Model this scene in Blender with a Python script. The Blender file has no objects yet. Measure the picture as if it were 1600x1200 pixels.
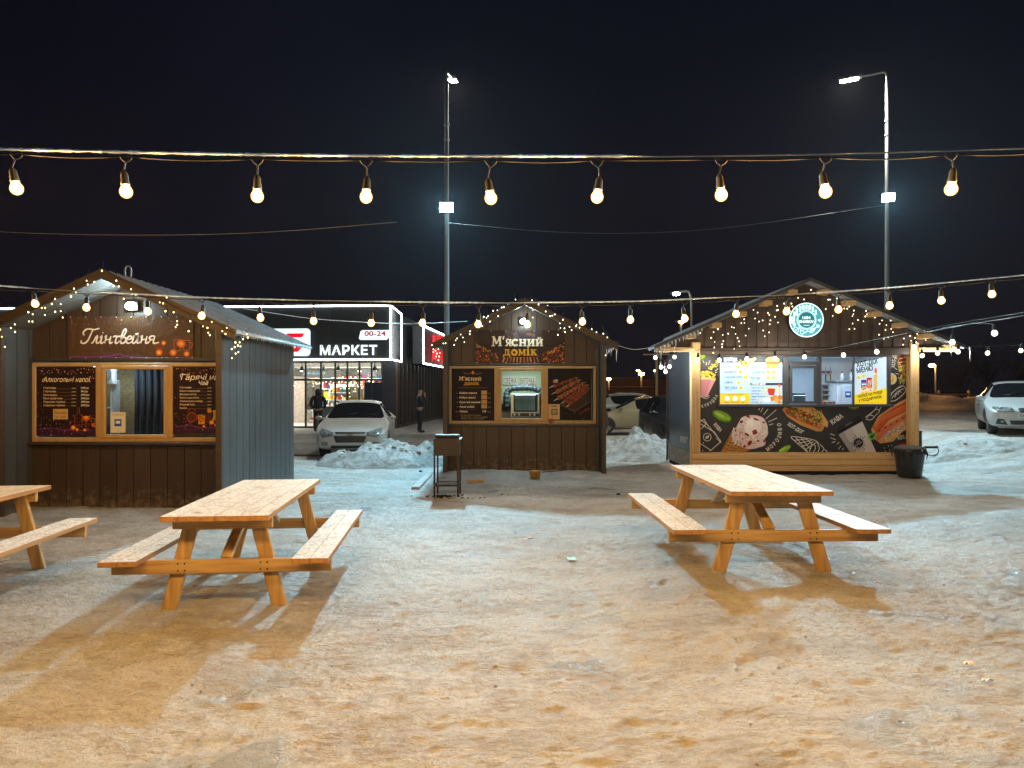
import bpy, bmesh, math, random
import numpy as np
from mathutils import Vector, Matrix, noise as mnoise
from mathutils.bvhtree import BVHTree

scene = bpy.context.scene
COL = scene.collection
R = math.radians

# ------------------------------------------------------------------ camera
CAM_H, HZ, F = 1.75, 610.0, 1150.0          # eye height, horizon row and focal length of a 1600 px wide picture
cam_data = bpy.data.cameras.new("camera")
cam = bpy.data.objects.new("camera", cam_data)
COL.objects.link(cam)
cam.location = (0, 0, CAM_H)
cam.rotation_euler = (R(90), 0, 0)
cam_data.sensor_width = 36.0
cam_data.lens = F / 1600.0 * 36.0
cam_data.shift_y = (HZ - 600.0) / 1600.0
cam_data.clip_start = 0.05
cam_data.clip_end = 3000
scene.camera = cam

# ------------------------------------------------------------------ night sky
world = bpy.data.worlds.new("World")
scene.world = world
world.use_nodes = True
wn, wl = world.node_tree.nodes, world.node_tree.links
bg = wn["Background"]
tc = wn.new("ShaderNodeTexCoord")
sp = wn.new("ShaderNodeSeparateXYZ")
wl.new(tc.outputs["Generated"], sp.inputs[0])
rp = wn.new("ShaderNodeValToRGB")
wl.new(sp.outputs["Z"], rp.inputs[0])
e = rp.color_ramp.elements
e[0].position = 0.0; e[0].color = (0.0085, 0.0062, 0.0100, 1)
e[1].position = 0.55; e[1].color = (0.0028, 0.0030, 0.0085, 1)
m_ = rp.color_ramp.elements.new(0.16); m_.color = (0.0056, 0.0048, 0.0100, 1)
m_ = rp.color_ramp.elements.new(0.34); m_.color = (0.0040, 0.0042, 0.0098, 1)
nz_ = wn.new("ShaderNodeTexNoise"); nz_.inputs["Scale"].default_value = 2.2; nz_.inputs["Detail"].default_value = 4
wl.new(tc.outputs["Generated"], nz_.inputs[0])
mr_ = wn.new("ShaderNodeMapRange"); mr_.inputs[1].default_value = 0.3; mr_.inputs[2].default_value = 0.7; mr_.inputs[3].default_value = 0.75; mr_.inputs[4].default_value = 1.3
wl.new(nz_.outputs[0], mr_.inputs[0])
mu_ = wn.new("ShaderNodeMix"); mu_.data_type = 'RGBA'; mu_.blend_type = 'MULTIPLY'; mu_.inputs[0].default_value = 1.0
wl.new(rp.outputs[0], mu_.inputs[6]); wl.new(mr_.outputs[0], mu_.inputs[7]); wl.new(mu_.outputs[2], bg.inputs[0])
bg.inputs[1].default_value = 0.74

# ------------------------------------------------------------------ exposure and sampling
scene.view_settings.view_transform = 'Standard'
scene.view_settings.look = 'None'
scene.view_settings.exposure = 0.1
scene.view_settings.gamma = 1.0
cy = scene.cycles
cy.use_denoising = True
try:
    cy.denoiser = 'OPENIMAGEDENOISE'
except Exception:
    pass
cy.max_bounces = 6
cy.diffuse_bounces = 3
cy.glossy_bounces = 3
cy.transparent_max_bounces = 12
cy.sample_clamp_indirect = 4.0
cy.sample_clamp_direct = 0.0
cy.caustics_reflective = False
cy.caustics_refractive = False
cy.use_light_tree = True

WARM = (1.0, 0.55, 0.165)
COOL = (0.38, 0.79, 1.0)
BULB_W = 60.0           # each bulb of the high warm string
BULB2_W = 21.0          # each bulb of the string at the gables
WHITE_W = 10.0          # each white bulb
FLOOD_W = 1120.0
LAMP_W = 900.0          # each street lamp head        # each pole floodlight

# ------------------------------------------------------------------ helpers
def P(px, py, Y):
    """point of the place that lies at distance Y behind picture position px, py"""
    return Vector(((px - 800.0) * Y / F, Y, CAM_H - (py - HZ) * Y / F))

def PX(px, Y): return (px - 800.0) * Y / F
def PZ(py, Y): return CAM_H - (py - HZ) * Y / F

class MB:
    """collects shapes for ONE mesh"""
    def __init__(s):
        s.v, s.f, s.m, s.c, s.sm = [], [], [], [], []
    def face(s, idx, m=0, c=None, smooth=False):
        s.f.append(idx); s.m.append(m); s.c.append(c); s.sm.append(smooth)
    def add(s, verts, faces, m=0, c=None, smooth=False):
        o = len(s.v)
        s.v += [tuple(v) for v in verts]
        for f in faces: s.face([o + i for i in f], m, c, smooth)
    def box(s, x0, x1, y0, y1, z0, z1, m=0, M=None, c=None):
        vs = [(x, y, z) for z in (z0, z1) for y in (y0, y1) for x in (x0, x1)]
        if M is not None: vs = [M @ Vector(v) for v in vs]
        s.add(vs, [(0, 2, 3, 1), (4, 5, 7, 6), (0, 1, 5, 4), (2, 6, 7, 3), (0, 4, 6, 2), (1, 3, 7, 5)], m, c)
    def bbox(s, x0, x1, y0, y1, z0, z1, b=0.006, m=0, M=None):
        """box with chamfered edges"""
        bm = bmesh.new()
        bmesh.ops.create_cube(bm, size=1)
        for v in bm.verts:
            v.co = Vector(((x0 + x1) / 2 + v.co.x * (x1 - x0), (y0 + y1) / 2 + v.co.y * (y1 - y0), (z0 + z1) / 2 + v.co.z * (z1 - z0)))
        bmesh.ops.bevel(bm, geom=list(bm.edges), offset=b, segments=1, affect='EDGES', profile=0.5)
        s.bm(bm, m, M)
    def bm(s, bm, m=0, M=None, smooth=False):
        bm.verts.index_update()
        vs = [v.co.copy() for v in bm.verts]
        if M is not None: vs = [M @ v for v in vs]
        s.add(vs, [[v.index for v in f.verts] for f in bm.faces], m, None, smooth)
        bm.free()
    def bar(s, a, b, w, h, m=0, up=(0, 0, 1), bev=0.0):
        """rectangular bar from a to b, w wide, h high"""
        a, b = Vector(a), Vector(b)
        d = (b - a); L = d.length; d.normalize()
        u = Vector(up); r = d.cross(u)
        if r.length < 1e-5: r = d.cross(Vector((0, 1, 0)))
        r.normalize(); u = r.cross(d)
        M = Matrix(((d.x, r.x, u.x, a.x), (d.y, r.y, u.y, a.y), (d.z, r.z, u.z, a.z), (0, 0, 0, 1)))
        if bev: s.bbox(0, L, -w / 2, w / 2, -h / 2, h / 2, bev, m, M)
        else: s.box(0, L, -w / 2, w / 2, -h / 2, h / 2, m, M)
    def tube(s, pts, r, n=8, m=0, caps=True, c=None):
        pts = [Vector(p) for p in pts]
        rs = r if isinstance(r, (list, tuple)) else [r] * len(pts)
        rings, prev = [], None
        for i, p in enumerate(pts):
            t = (pts[min(i + 1, len(pts) - 1)] - pts[max(i - 1, 0)])
            if t.length < 1e-9: t = Vector((0, 0, 1))
            t.normalize()
            if prev is None:
                a = t.cross(Vector((0, 0, 1)))
                if a.length < 1e-3: a = t.cross(Vector((0, 1, 0)))
            else:
                a = prev - t * prev.dot(t)
            a.normalize(); prev = a
            b = t.cross(a)
            rings.append([p + (a * math.cos(2 * math.pi * k / n) + b * math.sin(2 * math.pi * k / n)) * rs[i] for k in range(n)])
        o = len(s.v)
        for rg in rings: s.v += [tuple(q) for q in rg]
        for i in range(len(pts) - 1):
            for k in range(n):
                s.face([o + i * n + k, o + i * n + (k + 1) % n, o + (i + 1) * n + (k + 1) % n, o + (i + 1) * n + k], m, c, True)
        if caps:
            s.face([o + k for k in range(n)][::-1], m, c)
            s.face([o + (len(pts) - 1) * n + k for k in range(n)], m, c)
    def lathe(s, prof, n=16, m=0, M=None, smooth=True):
        """prof: list of (r, z)"""
        o = len(s.v)
        for r, z in prof:
            for k in range(n):
                v = Vector((r * math.cos(2 * math.pi * k / n), r * math.sin(2 * math.pi * k / n), z))
                s.v.append(tuple(M @ v if M is not None else v))
        for i in range(len(prof) - 1):
            for k in range(n):
                s.face([o + i * n + k, o + i * n + (k + 1) % n, o + (i + 1) * n + (k + 1) % n, o + (i + 1) * n + k], m, None, smooth)
        s.face([o + k for k in range(n)][::-1], m)
        s.face([o + (len(prof) - 1) * n + k for k in range(n)], m)
    def ball(s, c, r, n=10, m=0, sc=(1, 1, 1), smooth=True):
        k = max(4, n // 2)
        prof = [(max(1e-4, math.sin(math.pi * i / k)), -math.cos(math.pi * i / k)) for i in range(k + 1)]
        M = Matrix.Translation(c) @ Matrix.Diagonal((r * sc[0], r * sc[1], r * sc[2], 1))
        s.lathe(prof, n, m, M, smooth)
    def prism(s, poly, y0, y1, m=0, c=None):
        """polygon in x, z, pushed from y0 to y1"""
        n = len(poly)
        vs = [(x, y0, z) for x, z in poly] + [(x, y1, z) for x, z in poly]
        fs = [list(range(n)), list(range(n, 2 * n))[::-1]] + [(i, n + i, n + (i + 1) % n, (i + 1) % n) for i in range(n)]
        s.add(vs, fs, m, c)
    def build(s, name, mats, parent=None, loc=None, recalc=True):
        me = bpy.data.meshes.new(name)
        me.from_pydata(s.v, [], s.f)
        if not isinstance(mats, (list, tuple)): mats = [mats]
        for q in mats: me.materials.append(q)
        me.polygons.foreach_set("material_index", s.m)
        me.polygons.foreach_set("use_smooth", s.sm)
        if any(c is not None for c in s.c):
            at = me.color_attributes.new("Col", 'FLOAT_COLOR', 'CORNER')
            buf = []
            for f, c in zip(s.f, s.c):
                c = c or (0.5, 0.5, 0.5)
                buf += [c[0], c[1], c[2], 1.0] * len(f)
            at.data.foreach_set("color", buf)
        me.update()
        if recalc:
            bm = bmesh.new(); bm.from_mesh(me)
            bmesh.ops.recalc_face_normals(bm, faces=bm.faces)
            bm.to_mesh(me); bm.free()
        ob = bpy.data.objects.new(name, me)
        COL.objects.link(ob)
        if parent is not None: ob.parent = parent
        if loc is not None: ob.location = loc
        return ob

def tag(o, label=None, cat=None, group=None, kind=None):
    if label: o["label"] = label
    if cat: o["category"] = cat
    if group: o["group"] = group
    if kind: o["kind"] = kind
    return o

def thing(name, label, cat, loc=(0, 0, 0), rz=0.0, group=None):
    o = bpy.data.objects.new(name, None)
    o.empty_display_size = 0.2
    COL.objects.link(o)
    o.location = loc; o.rotation_euler = (0, 0, rz)
    return tag(o, label, cat, group)

def copy_tree(o, parent=None):
    c = o.copy(); COL.objects.link(c)
    if parent is not None: c.parent = parent
    for ch in list(o.children): copy_tree(ch, c)
    return c

def srgb(h):
    """'#rrggbb' to linear"""
    h = h.lstrip('#')
    out = []
    for i in (0, 2, 4):
        v = int(h[i:i + 2], 16) / 255.0
        out.append(v / 12.92 if v <= 0.04045 else ((v + 0.055) / 1.055) ** 2.4)
    return tuple(out)

# ------------------------------------------------------------------ materials
def new_mat(name):
    m = bpy.data.materials.new(name); m.use_nodes = True
    return m, m.node_tree.nodes, m.node_tree.links, m.node_tree.nodes["Principled BSDF"]

def pmat(name, c1, c2=None, scale=(8, 8, 8), rough=0.6, rough2=None, bump=0.0, bscale=None, metal=0.0, spec=0.5, island=0.0,
         coat=0.0, detail=4.0, lo=0.35, hi=0.65, transmission=0.0, coord="Object", splash=0.0):
    m, n, l, b = new_mat(name)
    b.inputs["Metallic"].default_value = metal
    b.inputs["Roughness"].default_value = rough
    b.inputs["Specular IOR Level"].default_value = spec
    b.inputs["Coat Weight"].default_value = coat
    t = n.new("ShaderNodeTexCoord"); mp = n.new("ShaderNodeMapping")
    l.new(t.outputs[coord], mp.inputs[0]); mp.inputs["Scale"].default_value = scale
    nz = n.new("ShaderNodeTexNoise"); nz.inputs["Scale"].default_value = 1.0; nz.inputs["Detail"].default_value = detail
    l.new(mp.outputs[0], nz.inputs[0])
    r = n.new("ShaderNodeValToRGB"); l.new(nz.outputs[0], r.inputs[0])
    r.color_ramp.elements[0].position = lo; r.color_ramp.elements[1].position = hi
    c2 = c2 or tuple(x * 0.75 for x in c1)
    r.color_ramp.elements[0].color = (*c1, 1); r.color_ramp.elements[1].color = (*c2, 1)
    col = r.outputs[0]
    if island:
        g = n.new("ShaderNodeNewGeometry")
        mr = n.new("ShaderNodeMapRange"); l.new(g.outputs["Random Per Island"], mr.inputs[0])
        mr.inputs[3].default_value = 1 - island; mr.inputs[4].default_value = 1 + island
        mx = n.new("ShaderNodeMix"); mx.data_type = 'RGBA'; mx.blend_type = 'MULTIPLY'; mx.inputs[0].default_value = 1
        l.new(col, mx.inputs[6]); l.new(mr.outputs[0], mx.inputs[7]); col = mx.outputs[2]
    if splash:   # frozen slush and grit kicked up against the foot
        sx = n.new("ShaderNodeSeparateXYZ"); l.new(t.outputs["Object"], sx.inputs[0])
        sn = n.new("ShaderNodeTexNoise"); sn.inputs["Scale"].default_value = 9; sn.inputs["Detail"].default_value = 7; sn.inputs["Roughness"].default_value = .7; l.new(t.outputs["Object"], sn.inputs[0])
        m1 = n.new("ShaderNodeMath"); m1.operation = 'MULTIPLY_ADD'; m1.inputs[1].default_value = -0.55; m1.inputs[2].default_value = 0.0; l.new(sx.outputs[2], m1.inputs[0])
        m2 = n.new("ShaderNodeMath"); m2.operation = 'ADD'; l.new(m1.outputs[0], m2.inputs[0]); l.new(sn.outputs[0], m2.inputs[1])
        m3 = n.new("ShaderNodeMapRange"); m3.inputs[1].default_value = 0.36; m3.inputs[2].default_value = 0.60; m3.inputs[4].default_value = splash; l.new(m2.outputs[0], m3.inputs[0])
        mg = n.new("ShaderNodeMix"); mg.data_type = 'RGBA'; l.new(m3.outputs[0], mg.inputs[0]); l.new(col, mg.inputs[6]); mg.inputs[7].default_value = (0.30, 0.27, 0.235, 1); col = mg.outputs[2]
    l.new(col, b.inputs["Base Color"])
    if rough2 is not None:
        mr = n.new("ShaderNodeMapRange"); l.new(nz.outputs[0], mr.inputs[0])
        mr.inputs[1].default_value = lo; mr.inputs[2].default_value = hi
        mr.inputs[3].default_value = rough; mr.inputs[4].default_value = rough2
        l.new(mr.outputs[0], b.inputs["Roughness"])
    if bump:
        bp = n.new("ShaderNodeBump"); bp.inputs["Strength"].default_value = bump; bp.inputs["Distance"].default_value = 0.01
        if bscale:
            n2 = n.new("ShaderNodeTexNoise"); n2.inputs["Scale"].default_value = bscale; n2.inputs["Detail"].default_value = 5
            l.new(t.outputs[coord], n2.inputs[0]); l.new(n2.outputs[0], bp.inputs["Height"])
        else:
            l.new(nz.outputs[0], bp.inputs["Height"])
        l.new(bp.outputs[0], b.inputs["Normal"])
    return m

def emat(name, col, strength):
    m, n, l, b = new_mat(name)
    b.inputs["Base Color"].default_value = (*[min(1, c * 0.8) for c in col], 1)
    b.inputs["Emission Color"].default_value = (*col, 1)
    b.inputs["Emission Strength"].default_value = strength
    b.inputs["Roughness"].default_value = 0.4
    return m

def artmat(name, rough=0.45, emit=0.0, wrinkle=0.0, spec=0.4):
    """printed sheet: the print's colours come from the mesh's colour attribute"""
    m, n, l, b = new_mat(name)
    a = n.new("ShaderNodeAttribute"); a.attribute_name = "Col"
    l.new(a.outputs["Color"], b.inputs["Base Color"])
    b.inputs["Roughness"].default_value = rough
    b.inputs["Specular IOR Level"].default_value = spec
    if emit:
        l.new(a.outputs["Color"], b.inputs["Emission Color"])
        b.inputs["Emission Strength"].default_value = emit
    t = n.new("ShaderNodeTexCoord")
    nz = n.new("ShaderNodeTexNoise"); nz.inputs["Scale"].default_value = 5 if wrinkle else 60
    nz.inputs["Detail"].default_value = 3; nz.inputs["Distortion"].default_value = 1.2
    l.new(t.outputs["Object"], nz.inputs[0])
    bp = n.new("ShaderNodeBump"); bp.inputs["Strength"].default_value = wrinkle or 0.03; bp.inputs["Distance"].default_value = 0.05 if wrinkle else 0.005
    l.new(nz.outputs[0], bp.inputs["Height"]); l.new(bp.outputs[0], b.inputs["Normal"])
    return m

def bulbmat(name, core, rim, strength):
    """glowing clear glass: the envelope glows softly and lets the lamp inside shine through"""
    m, n, l, b = new_mat(name)
    n.remove(b)
    lw = n.new("ShaderNodeLayerWeight"); lw.inputs[0].default_value = 0.45
    mx = n.new("ShaderNodeMix"); mx.data_type = 'RGBA'; l.new(lw.outputs["Facing"], mx.inputs[0])
    mx.inputs[6].default_value = (*core, 1); mx.inputs[7].default_value = (*rim, 1)
    mr = n.new("ShaderNodeMapRange"); l.new(lw.outputs["Facing"], mr.inputs[0]); mr.inputs[3].default_value = strength; mr.inputs[4].default_value = strength * 0.35
    em = n.new("ShaderNodeEmission"); l.new(mx.outputs[2], em.inputs[0]); l.new(mr.outputs[0], em.inputs[1])
    tr = n.new("ShaderNodeBsdfTransparent"); ad = n.new("ShaderNodeAddShader")
    l.new(em.outputs[0], ad.inputs[0]); l.new(tr.outputs[0], ad.inputs[1]); l.new(ad.outputs[0], n["Material Output"].inputs[0])
    return m

def bulb_light(name, p, watts, col, parent, r=0.008):
    ld = bpy.data.lights.new(name, 'POINT'); ld.energy = watts; ld.color = col; ld.shadow_soft_size = r
    lo = bpy.data.objects.new(name, ld); COL.objects.link(lo); lo.parent = parent; lo.location = p
    return lo

def glassmat(name, tint=(0.9, 0.95, 1.0), refl=0.10, rough=0.02, dark=0.0):
    m, n, l, b = new_mat(name)
    n.remove(b)
    out = n["Material Output"]
    tr = n.new("ShaderNodeBsdfTransparent"); tr.inputs[0].default_value = (*tint, 1)
    gl = n.new("ShaderNodeBsdfGlossy"); gl.inputs["Roughness"].default_value = rough
    lw = n.new("ShaderNodeLayerWeight"); lw.inputs[0].default_value = 0.35
    mr = n.new("ShaderNodeMapRange"); l.new(lw.outputs["Fresnel"], mr.inputs[0])
    mr.inputs[3].default_value = refl * 0.5; mr.inputs[4].default_value = min(1, refl * 5)
    mx = n.new("ShaderNodeMixShader"); l.new(mr.outputs[0], mx.inputs[0])
    l.new(tr.outputs[0], mx.inputs[1]); l.new(gl.outputs[0], mx.inputs[2])
    l.new(mx.outputs[0], out.inputs[0])
    return m

M = {}
M['pine_x'] = pmat('pine_x', (0.54, 0.37, 0.165), (0.36, 0.21, 0.075), scale=(1.6, 26, 26), rough=0.5, bump=0.15, island=0.16)
M['pine_y'] = pmat('pine_y', (0.54, 0.37, 0.165), (0.36, 0.21, 0.075), scale=(26, 1.6, 26), rough=0.5, bump=0.15, island=0.16)
M['pine_z'] = pmat('pine_z', (0.54, 0.37, 0.165), (0.36, 0.21, 0.075), scale=(26, 26, 1.6), rough=0.5, bump=0.15, island=0.16)
M['raw_x'] = pmat('raw_timber_x', (0.58, 0.40, 0.20), (0.46, 0.29, 0.12), scale=(1.2, 22, 22), rough=0.65, bump=0.1, island=0.14)
M['raw_z'] = pmat('raw_timber_z', (0.58, 0.40, 0.20), (0.46, 0.29, 0.12), scale=(22, 22, 1.2), rough=0.65, bump=0.1, island=0.14)
M['brown'] = pmat('brown_boards', (0.056, 0.034, 0.023), (0.040, 0.024, 0.016), scale=(30, 30, 1.5), rough=0.5, bump=0.12, island=0.20, splash=0.5)
M['brownx'] = pmat('brown_trim', (0.052, 0.032, 0.021), (0.038, 0.023, 0.015), scale=(2, 20, 20), rough=0.5, bump=0.1, island=0.08)
M['groove'] = pmat('dark_groove', (0.008, 0.006, 0.005), (0.005, 0.004, 0.003), rough=0.9)
M['grey_sheet'] = pmat('grey_profiled_sheet', (0.070, 0.074, 0.074), (0.054, 0.058, 0.060), scale=(6, 6, 1.2), rough=0.42, metal=0.2, island=0.10, bump=0.08, splash=0.45)
M['roof_sheet'] = pmat('pale_roof_sheet', (0.24, 0.27, 0.30), (0.36, 0.40, 0.44), scale=(5, 3, 5), rough=0.4, metal=0.25, bump=0.1)
M['frame_oak'] = pmat('golden_oak_frame', (0.50, 0.325, 0.135), (0.42, 0.26, 0.10), scale=(8, 8, 2), rough=0.42, bump=0.04)
M['dark_metal'] = pmat('dark_metal', (0.030, 0.031, 0.033), (0.022, 0.023, 0.025), rough=0.4, metal=0.5)
M['window_grey'] = pmat('window_grey', (0.060, 0.066, 0.085), (0.052, 0.057, 0.074), rough=0.4)
M['black_rubber'] = pmat('black_rubber', (0.012, 0.012, 0.013), (0.018, 0.018, 0.019), rough=0.55)
M['galv'] = pmat('galvanised_pole', (0.30, 0.32, 0.33), (0.24, 0.255, 0.265), scale=(20, 20, 2), rough=0.42, metal=0.5)
M['osb'] = pmat('osb_board', (0.42, 0.31, 0.14), (0.28, 0.19, 0.08), scale=(22, 22, 34), rough=0.7, detail=6, bump=0.1)
M['white_wall'] = pmat('white_panel', (0.72, 0.76, 0.80), (0.66, 0.70, 0.74), scale=(2, 2, 2), rough=0.5)
M['steel'] = pmat('stainless', (0.50, 0.53, 0.55), (0.42, 0.45, 0.47), scale=(4, 4, 40), rough=0.3, metal=0.8)
M['art'] = artmat('printed_sheet', 0.5, spec=0.12)
M['cable'] = pmat('dull_cable', (0.014, 0.014, 0.015), (0.010, 0.010, 0.011), rough=0.85, spec=0.12)
M['art_vinyl'] = artmat('printed_vinyl', 0.42, wrinkle=0.35, spec=0.22)
M['art_board'] = artmat('printed_board', 0.5)
M['art_lit'] = artmat('painted_glow_print', 0.4, emit=0.62)  # own glow stands in for kitchen light shining through the sheet
M['art_glow'] = artmat('backlit_sign', 0.4, emit=1.15)
M['glass'] = glassmat('window_glass')
M['glass_shop'] = glassmat('shop_glass', (0.86, 0.90, 0.90), 0.14)
def icemat(name, base, back):
    m, n, l, b = new_mat(name)
    b.inputs["Base Color"].default_value = (*base, 1); b.inputs["Roughness"].default_value = 0.18; b.inputs["Specular IOR Level"].default_value = 0.9
    t = n.new("ShaderNodeTexCoord"); z = n.new("ShaderNodeTexNoise"); z.inputs["Scale"].default_value = 60; l.new(t.outputs["Object"], z.inputs[0])
    bp = n.new("ShaderNodeBump"); bp.inputs["Strength"].default_value = 0.6; bp.inputs["Distance"].default_value = 0.006; l.new(z.outputs[0], bp.inputs["Height"])
    l.new(bp.outputs[0], b.inputs["Normal"])
    tr = n.new("ShaderNodeBsdfTranslucent"); tr.inputs[0].default_value = (*back, 1)
    mx = n.new("ShaderNodeMixShader"); mx.inputs[0].default_value = 0.5
    l.new(b.outputs[0], mx.inputs[1]); l.new(tr.outputs[0], mx.inputs[2]); l.new(mx.outputs[0], n["Material Output"].inputs[0])
    return m
M['ice_white'] = icemat('rime_ice', (0.74, 0.86, 0.97), (0.72, 0.86, 1.0))
M['ice'] = pmat('clear_ice', (0.72, 0.78, 0.82), (0.50, 0.56, 0.62), scale=(40, 40, 40), rough=0.12, rough2=0.4, spec=0.8, bump=0.5)
M['bulb_warm'] = bulbmat('warm_bulb', (1.0, 0.70, 0.24), (1.0, 0.42, 0.07), 3.6)
M['bulb_white'] = bulbmat('white_bulb', (1.0, 0.97, 0.80), (0.85, 0.80, 0.52), 3.0)
M['fairy'] = emat('fairy_bulb', (1.0, 0.80, 0.34), 5.0)
M['fairy_w'] = emat('fairy_bulb_white', (1.0, 0.88, 0.60), 4.0)
M['led'] = emat('led_tube', (0.88, 0.97, 1.0), 14.0)
M['lamp_face'] = emat('lamp_face', (0.80, 0.97, 1.0), 60.0)

# ------------------------------------------------------------------ printed sheets (posters, menus, signs)
_tcache = {}
def glyphs(s, bold=0.0, space=1.0):
    k = (s, bold, space)
    if k not in _tcache:
        cu = bpy.data.curves.new("lettering", 'FONT')
        cu.body = s; cu.size = 1.0; cu.resolution_u = 3; cu.offset = bold; cu.space_character = space
        ob = bpy.data.objects.new("lettering", cu)
        me = ob.to_mesh()
        vs = [(v.co.x, v.co.y) for v in me.vertices]
        fs = [tuple(p.vertices) for p in me.polygons]
        ob.to_mesh_clear()
        bpy.data.objects.remove(ob); bpy.data.curves.remove(cu)
        _tcache[k] = (vs, fs)
    return _tcache[k]
CAP = max(v[1] for v in glyphs("Н")[0])

def smooth_path(pts, n=6):
    """catmull-rom through pts"""
    if len(pts) < 3: return [Vector(p) for p in pts]
    q = [Vector(p) for p in pts]
    q = [q[0] * 2 - q[1]] + q + [q[-1] * 2 - q[-2]]
    out = []
    for i in range(1, len(q) - 2):
        for k in range(n):
            t = k / n
            out.append(0.5 * ((2 * q[i]) + (q[i + 1] - q[i - 1]) * t + (2 * q[i - 1] - 5 * q[i] + 4 * q[i + 1] - q[i + 2]) * t * t
                              + (3 * q[i] - q[i - 1] - 3 * q[i + 1] + q[i + 2]) * t ** 3))
    out.append(q[-2])
    return out

class Art:
    """a printed sheet that stands upright facing -Y at distance D; drawn in the units of the photograph"""
    def __init__(s, D, cx, cy, seed=1):
        s.D, s.mb, s.k = D, MB(), 0
        s.o = P(cx, cy, D)
        s.rng = random.Random(seed)
    def put(s, pts, faces, col, layer):
        s.k += 1
        y = -(layer * 0.0012 + (s.k % 14) * 0.00006)
        if isinstance(col, str): col = srgb(col)
        s.mb.add([(PX(x, s.D) - s.o.x, y, PZ(z, s.D) - s.o.z) for x, z in pts], faces, 0, col)
    def poly(s, pts, col, layer=1):
        s.put(pts, [list(range(len(pts)))], col, layer)
    def rect(s, x0, y0, x1, y1, col, layer=1):
        s.poly([(x0, y0), (x1, y0), (x1, y1), (x0, y1)], col, layer)
    def rrect(s, x0, y0, x1, y1, r, col, layer=1, n=6):
        pts = []
        for cx, cy, a in ((x1 - r, y0 + r, -90), (x1 - r, y1 - r, 0), (x0 + r, y1 - r, 90), (x0 + r, y0 + r, 180)):
            pts += [(cx + r * math.cos(R(a + 90 * i / n)), cy + r * math.sin(R(a + 90 * i / n))) for i in range(n + 1)]
        s.poly(pts, col, layer)
    def ell(s, cx, cy, rx, ry, col, layer=1, n=20, rot=0.0, wob=0.0):
        c, d = math.cos(R(rot)), math.sin(R(rot))
        pts = []
        for i in range(n):
            k = 1 + s.rng.uniform(-wob, wob)
            a, b = rx * k * math.cos(2 * math.pi * i / n), ry * k * math.sin(2 * math.pi * i / n)
            pts.append((cx + a * c - b * d, cy + a * d + b * c))
        s.poly(pts, col, layer)
    def ring(s, cx, cy, r0, r1, col, layer=1, n=28, a0=0, a1=360):
        full = (a1 - a0) >= 360
        k = n if full else n + 1
        pts = []
        for r in (r0, r1):
            pts += [(cx + r * math.cos(R(a0 + (a1 - a0) * i / n)), cy + r * math.sin(R(a0 + (a1 - a0) * i / n))) for i in range(k)]
        fs = [(i, (i + 1) % k, k + (i + 1) % k, k + i) for i in range(n)]
        s.put(pts, fs, col, layer)
    def stroke(s, pts, w, col, layer=1, smooth=False, taper=None):
        q = smooth_path(pts) if smooth else [Vector(p) for p in pts]
        n = len(q); L, Rr = [], []
        for i, p in enumerate(q):
            a = (p - q[i - 1]) if i else (q[1] - p)
            b = (q[i + 1] - p) if i < n - 1 else a
            if a.length < 1e-6: a = b
            if b.length < 1e-6: b = a
            a = a.normalized(); b = b.normalized()
            t = (a + b)
            t = t.normalized() if t.length > 1e-3 else a
            nv = Vector((-t.y, t.x))
            k = min(1.6, 1 / max(0.4, abs(nv.dot(Vector((-a.y, a.x))))))
            ww = w * (taper(i / (n - 1)) if taper else 1.0)
            L.append(p + nv * ww / 2 * k); Rr.append(p - nv * ww / 2 * k)
        s.put([tuple(v) for v in L + Rr], [(i, i + 1, n + i + 1, n + i) for i in range(n - 1)], col, layer)
    def text(s, txt, x, y, h, col, layer=2, rot=0.0, shear=0.0, bold=0.0, align='l', width=None, sx=1.0, space=1.0):
        """x, y: start of the baseline; h: height of a capital"""
        vs, fs = glyphs(txt, bold, space)
        if not vs: return
        k = h / CAP
        x0 = min(v[0] for v in vs); x1 = max(v[0] for v in vs)
        kx = k * sx
        if width: kx = width / (x1 - x0)
        off = x0 if align == 'l' else (x0 + x1) / 2 if align == 'c' else x1
        c, d = math.cos(R(rot)), math.sin(R(rot))
        pts = []
        for a, b in vs:
            u, v = (a - off) * kx + b * k * shear, -b * k
            pts.append((x + u * c - v * d, y + u * d + v * c))
        s.put(pts, fs, col, layer)
    def arc_text(s, txt, pts, h, col, layer=2, bold=0.0, sx=1.0):
        """letters set one by one along a curve"""
        q = smooth_path(pts, 12)
        cum = [0.0]
        for a, b in zip(q, q[1:]): cum.append(cum[-1] + (b - a).length)
        for i, ch in enumerate(txt):
            if ch == ' ': continue
            t = cum[-1] * (i + 0.5) / len(txt)
            j = max(0, min(len(q) - 2, next((k for k, cv in enumerate(cum) if cv > t), len(q) - 1) - 1))
            d = q[j + 1] - q[j]
            f = (t - cum[j]) / max(1e-6, cum[j + 1] - cum[j])
            p = q[j] + d * f
            s.text(ch, p.x, p.y, h, col, layer, rot=math.degrees(math.atan2(d.y, d.x)), bold=bold, align='c', sx=sx)
    def specks(s, x0, y0, x1, y1, n, cols, r0, r1, layer=1, keep=None):
        for _ in range(n):
            x, y = s.rng.uniform(x0, x1), s.rng.uniform(y0, y1)
            if keep and not keep(x, y): continue
            r = s.rng.uniform(r0, r1)
            s.ell(x, y, r, r, s.rng.choice(cols), layer, n=6)
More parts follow.
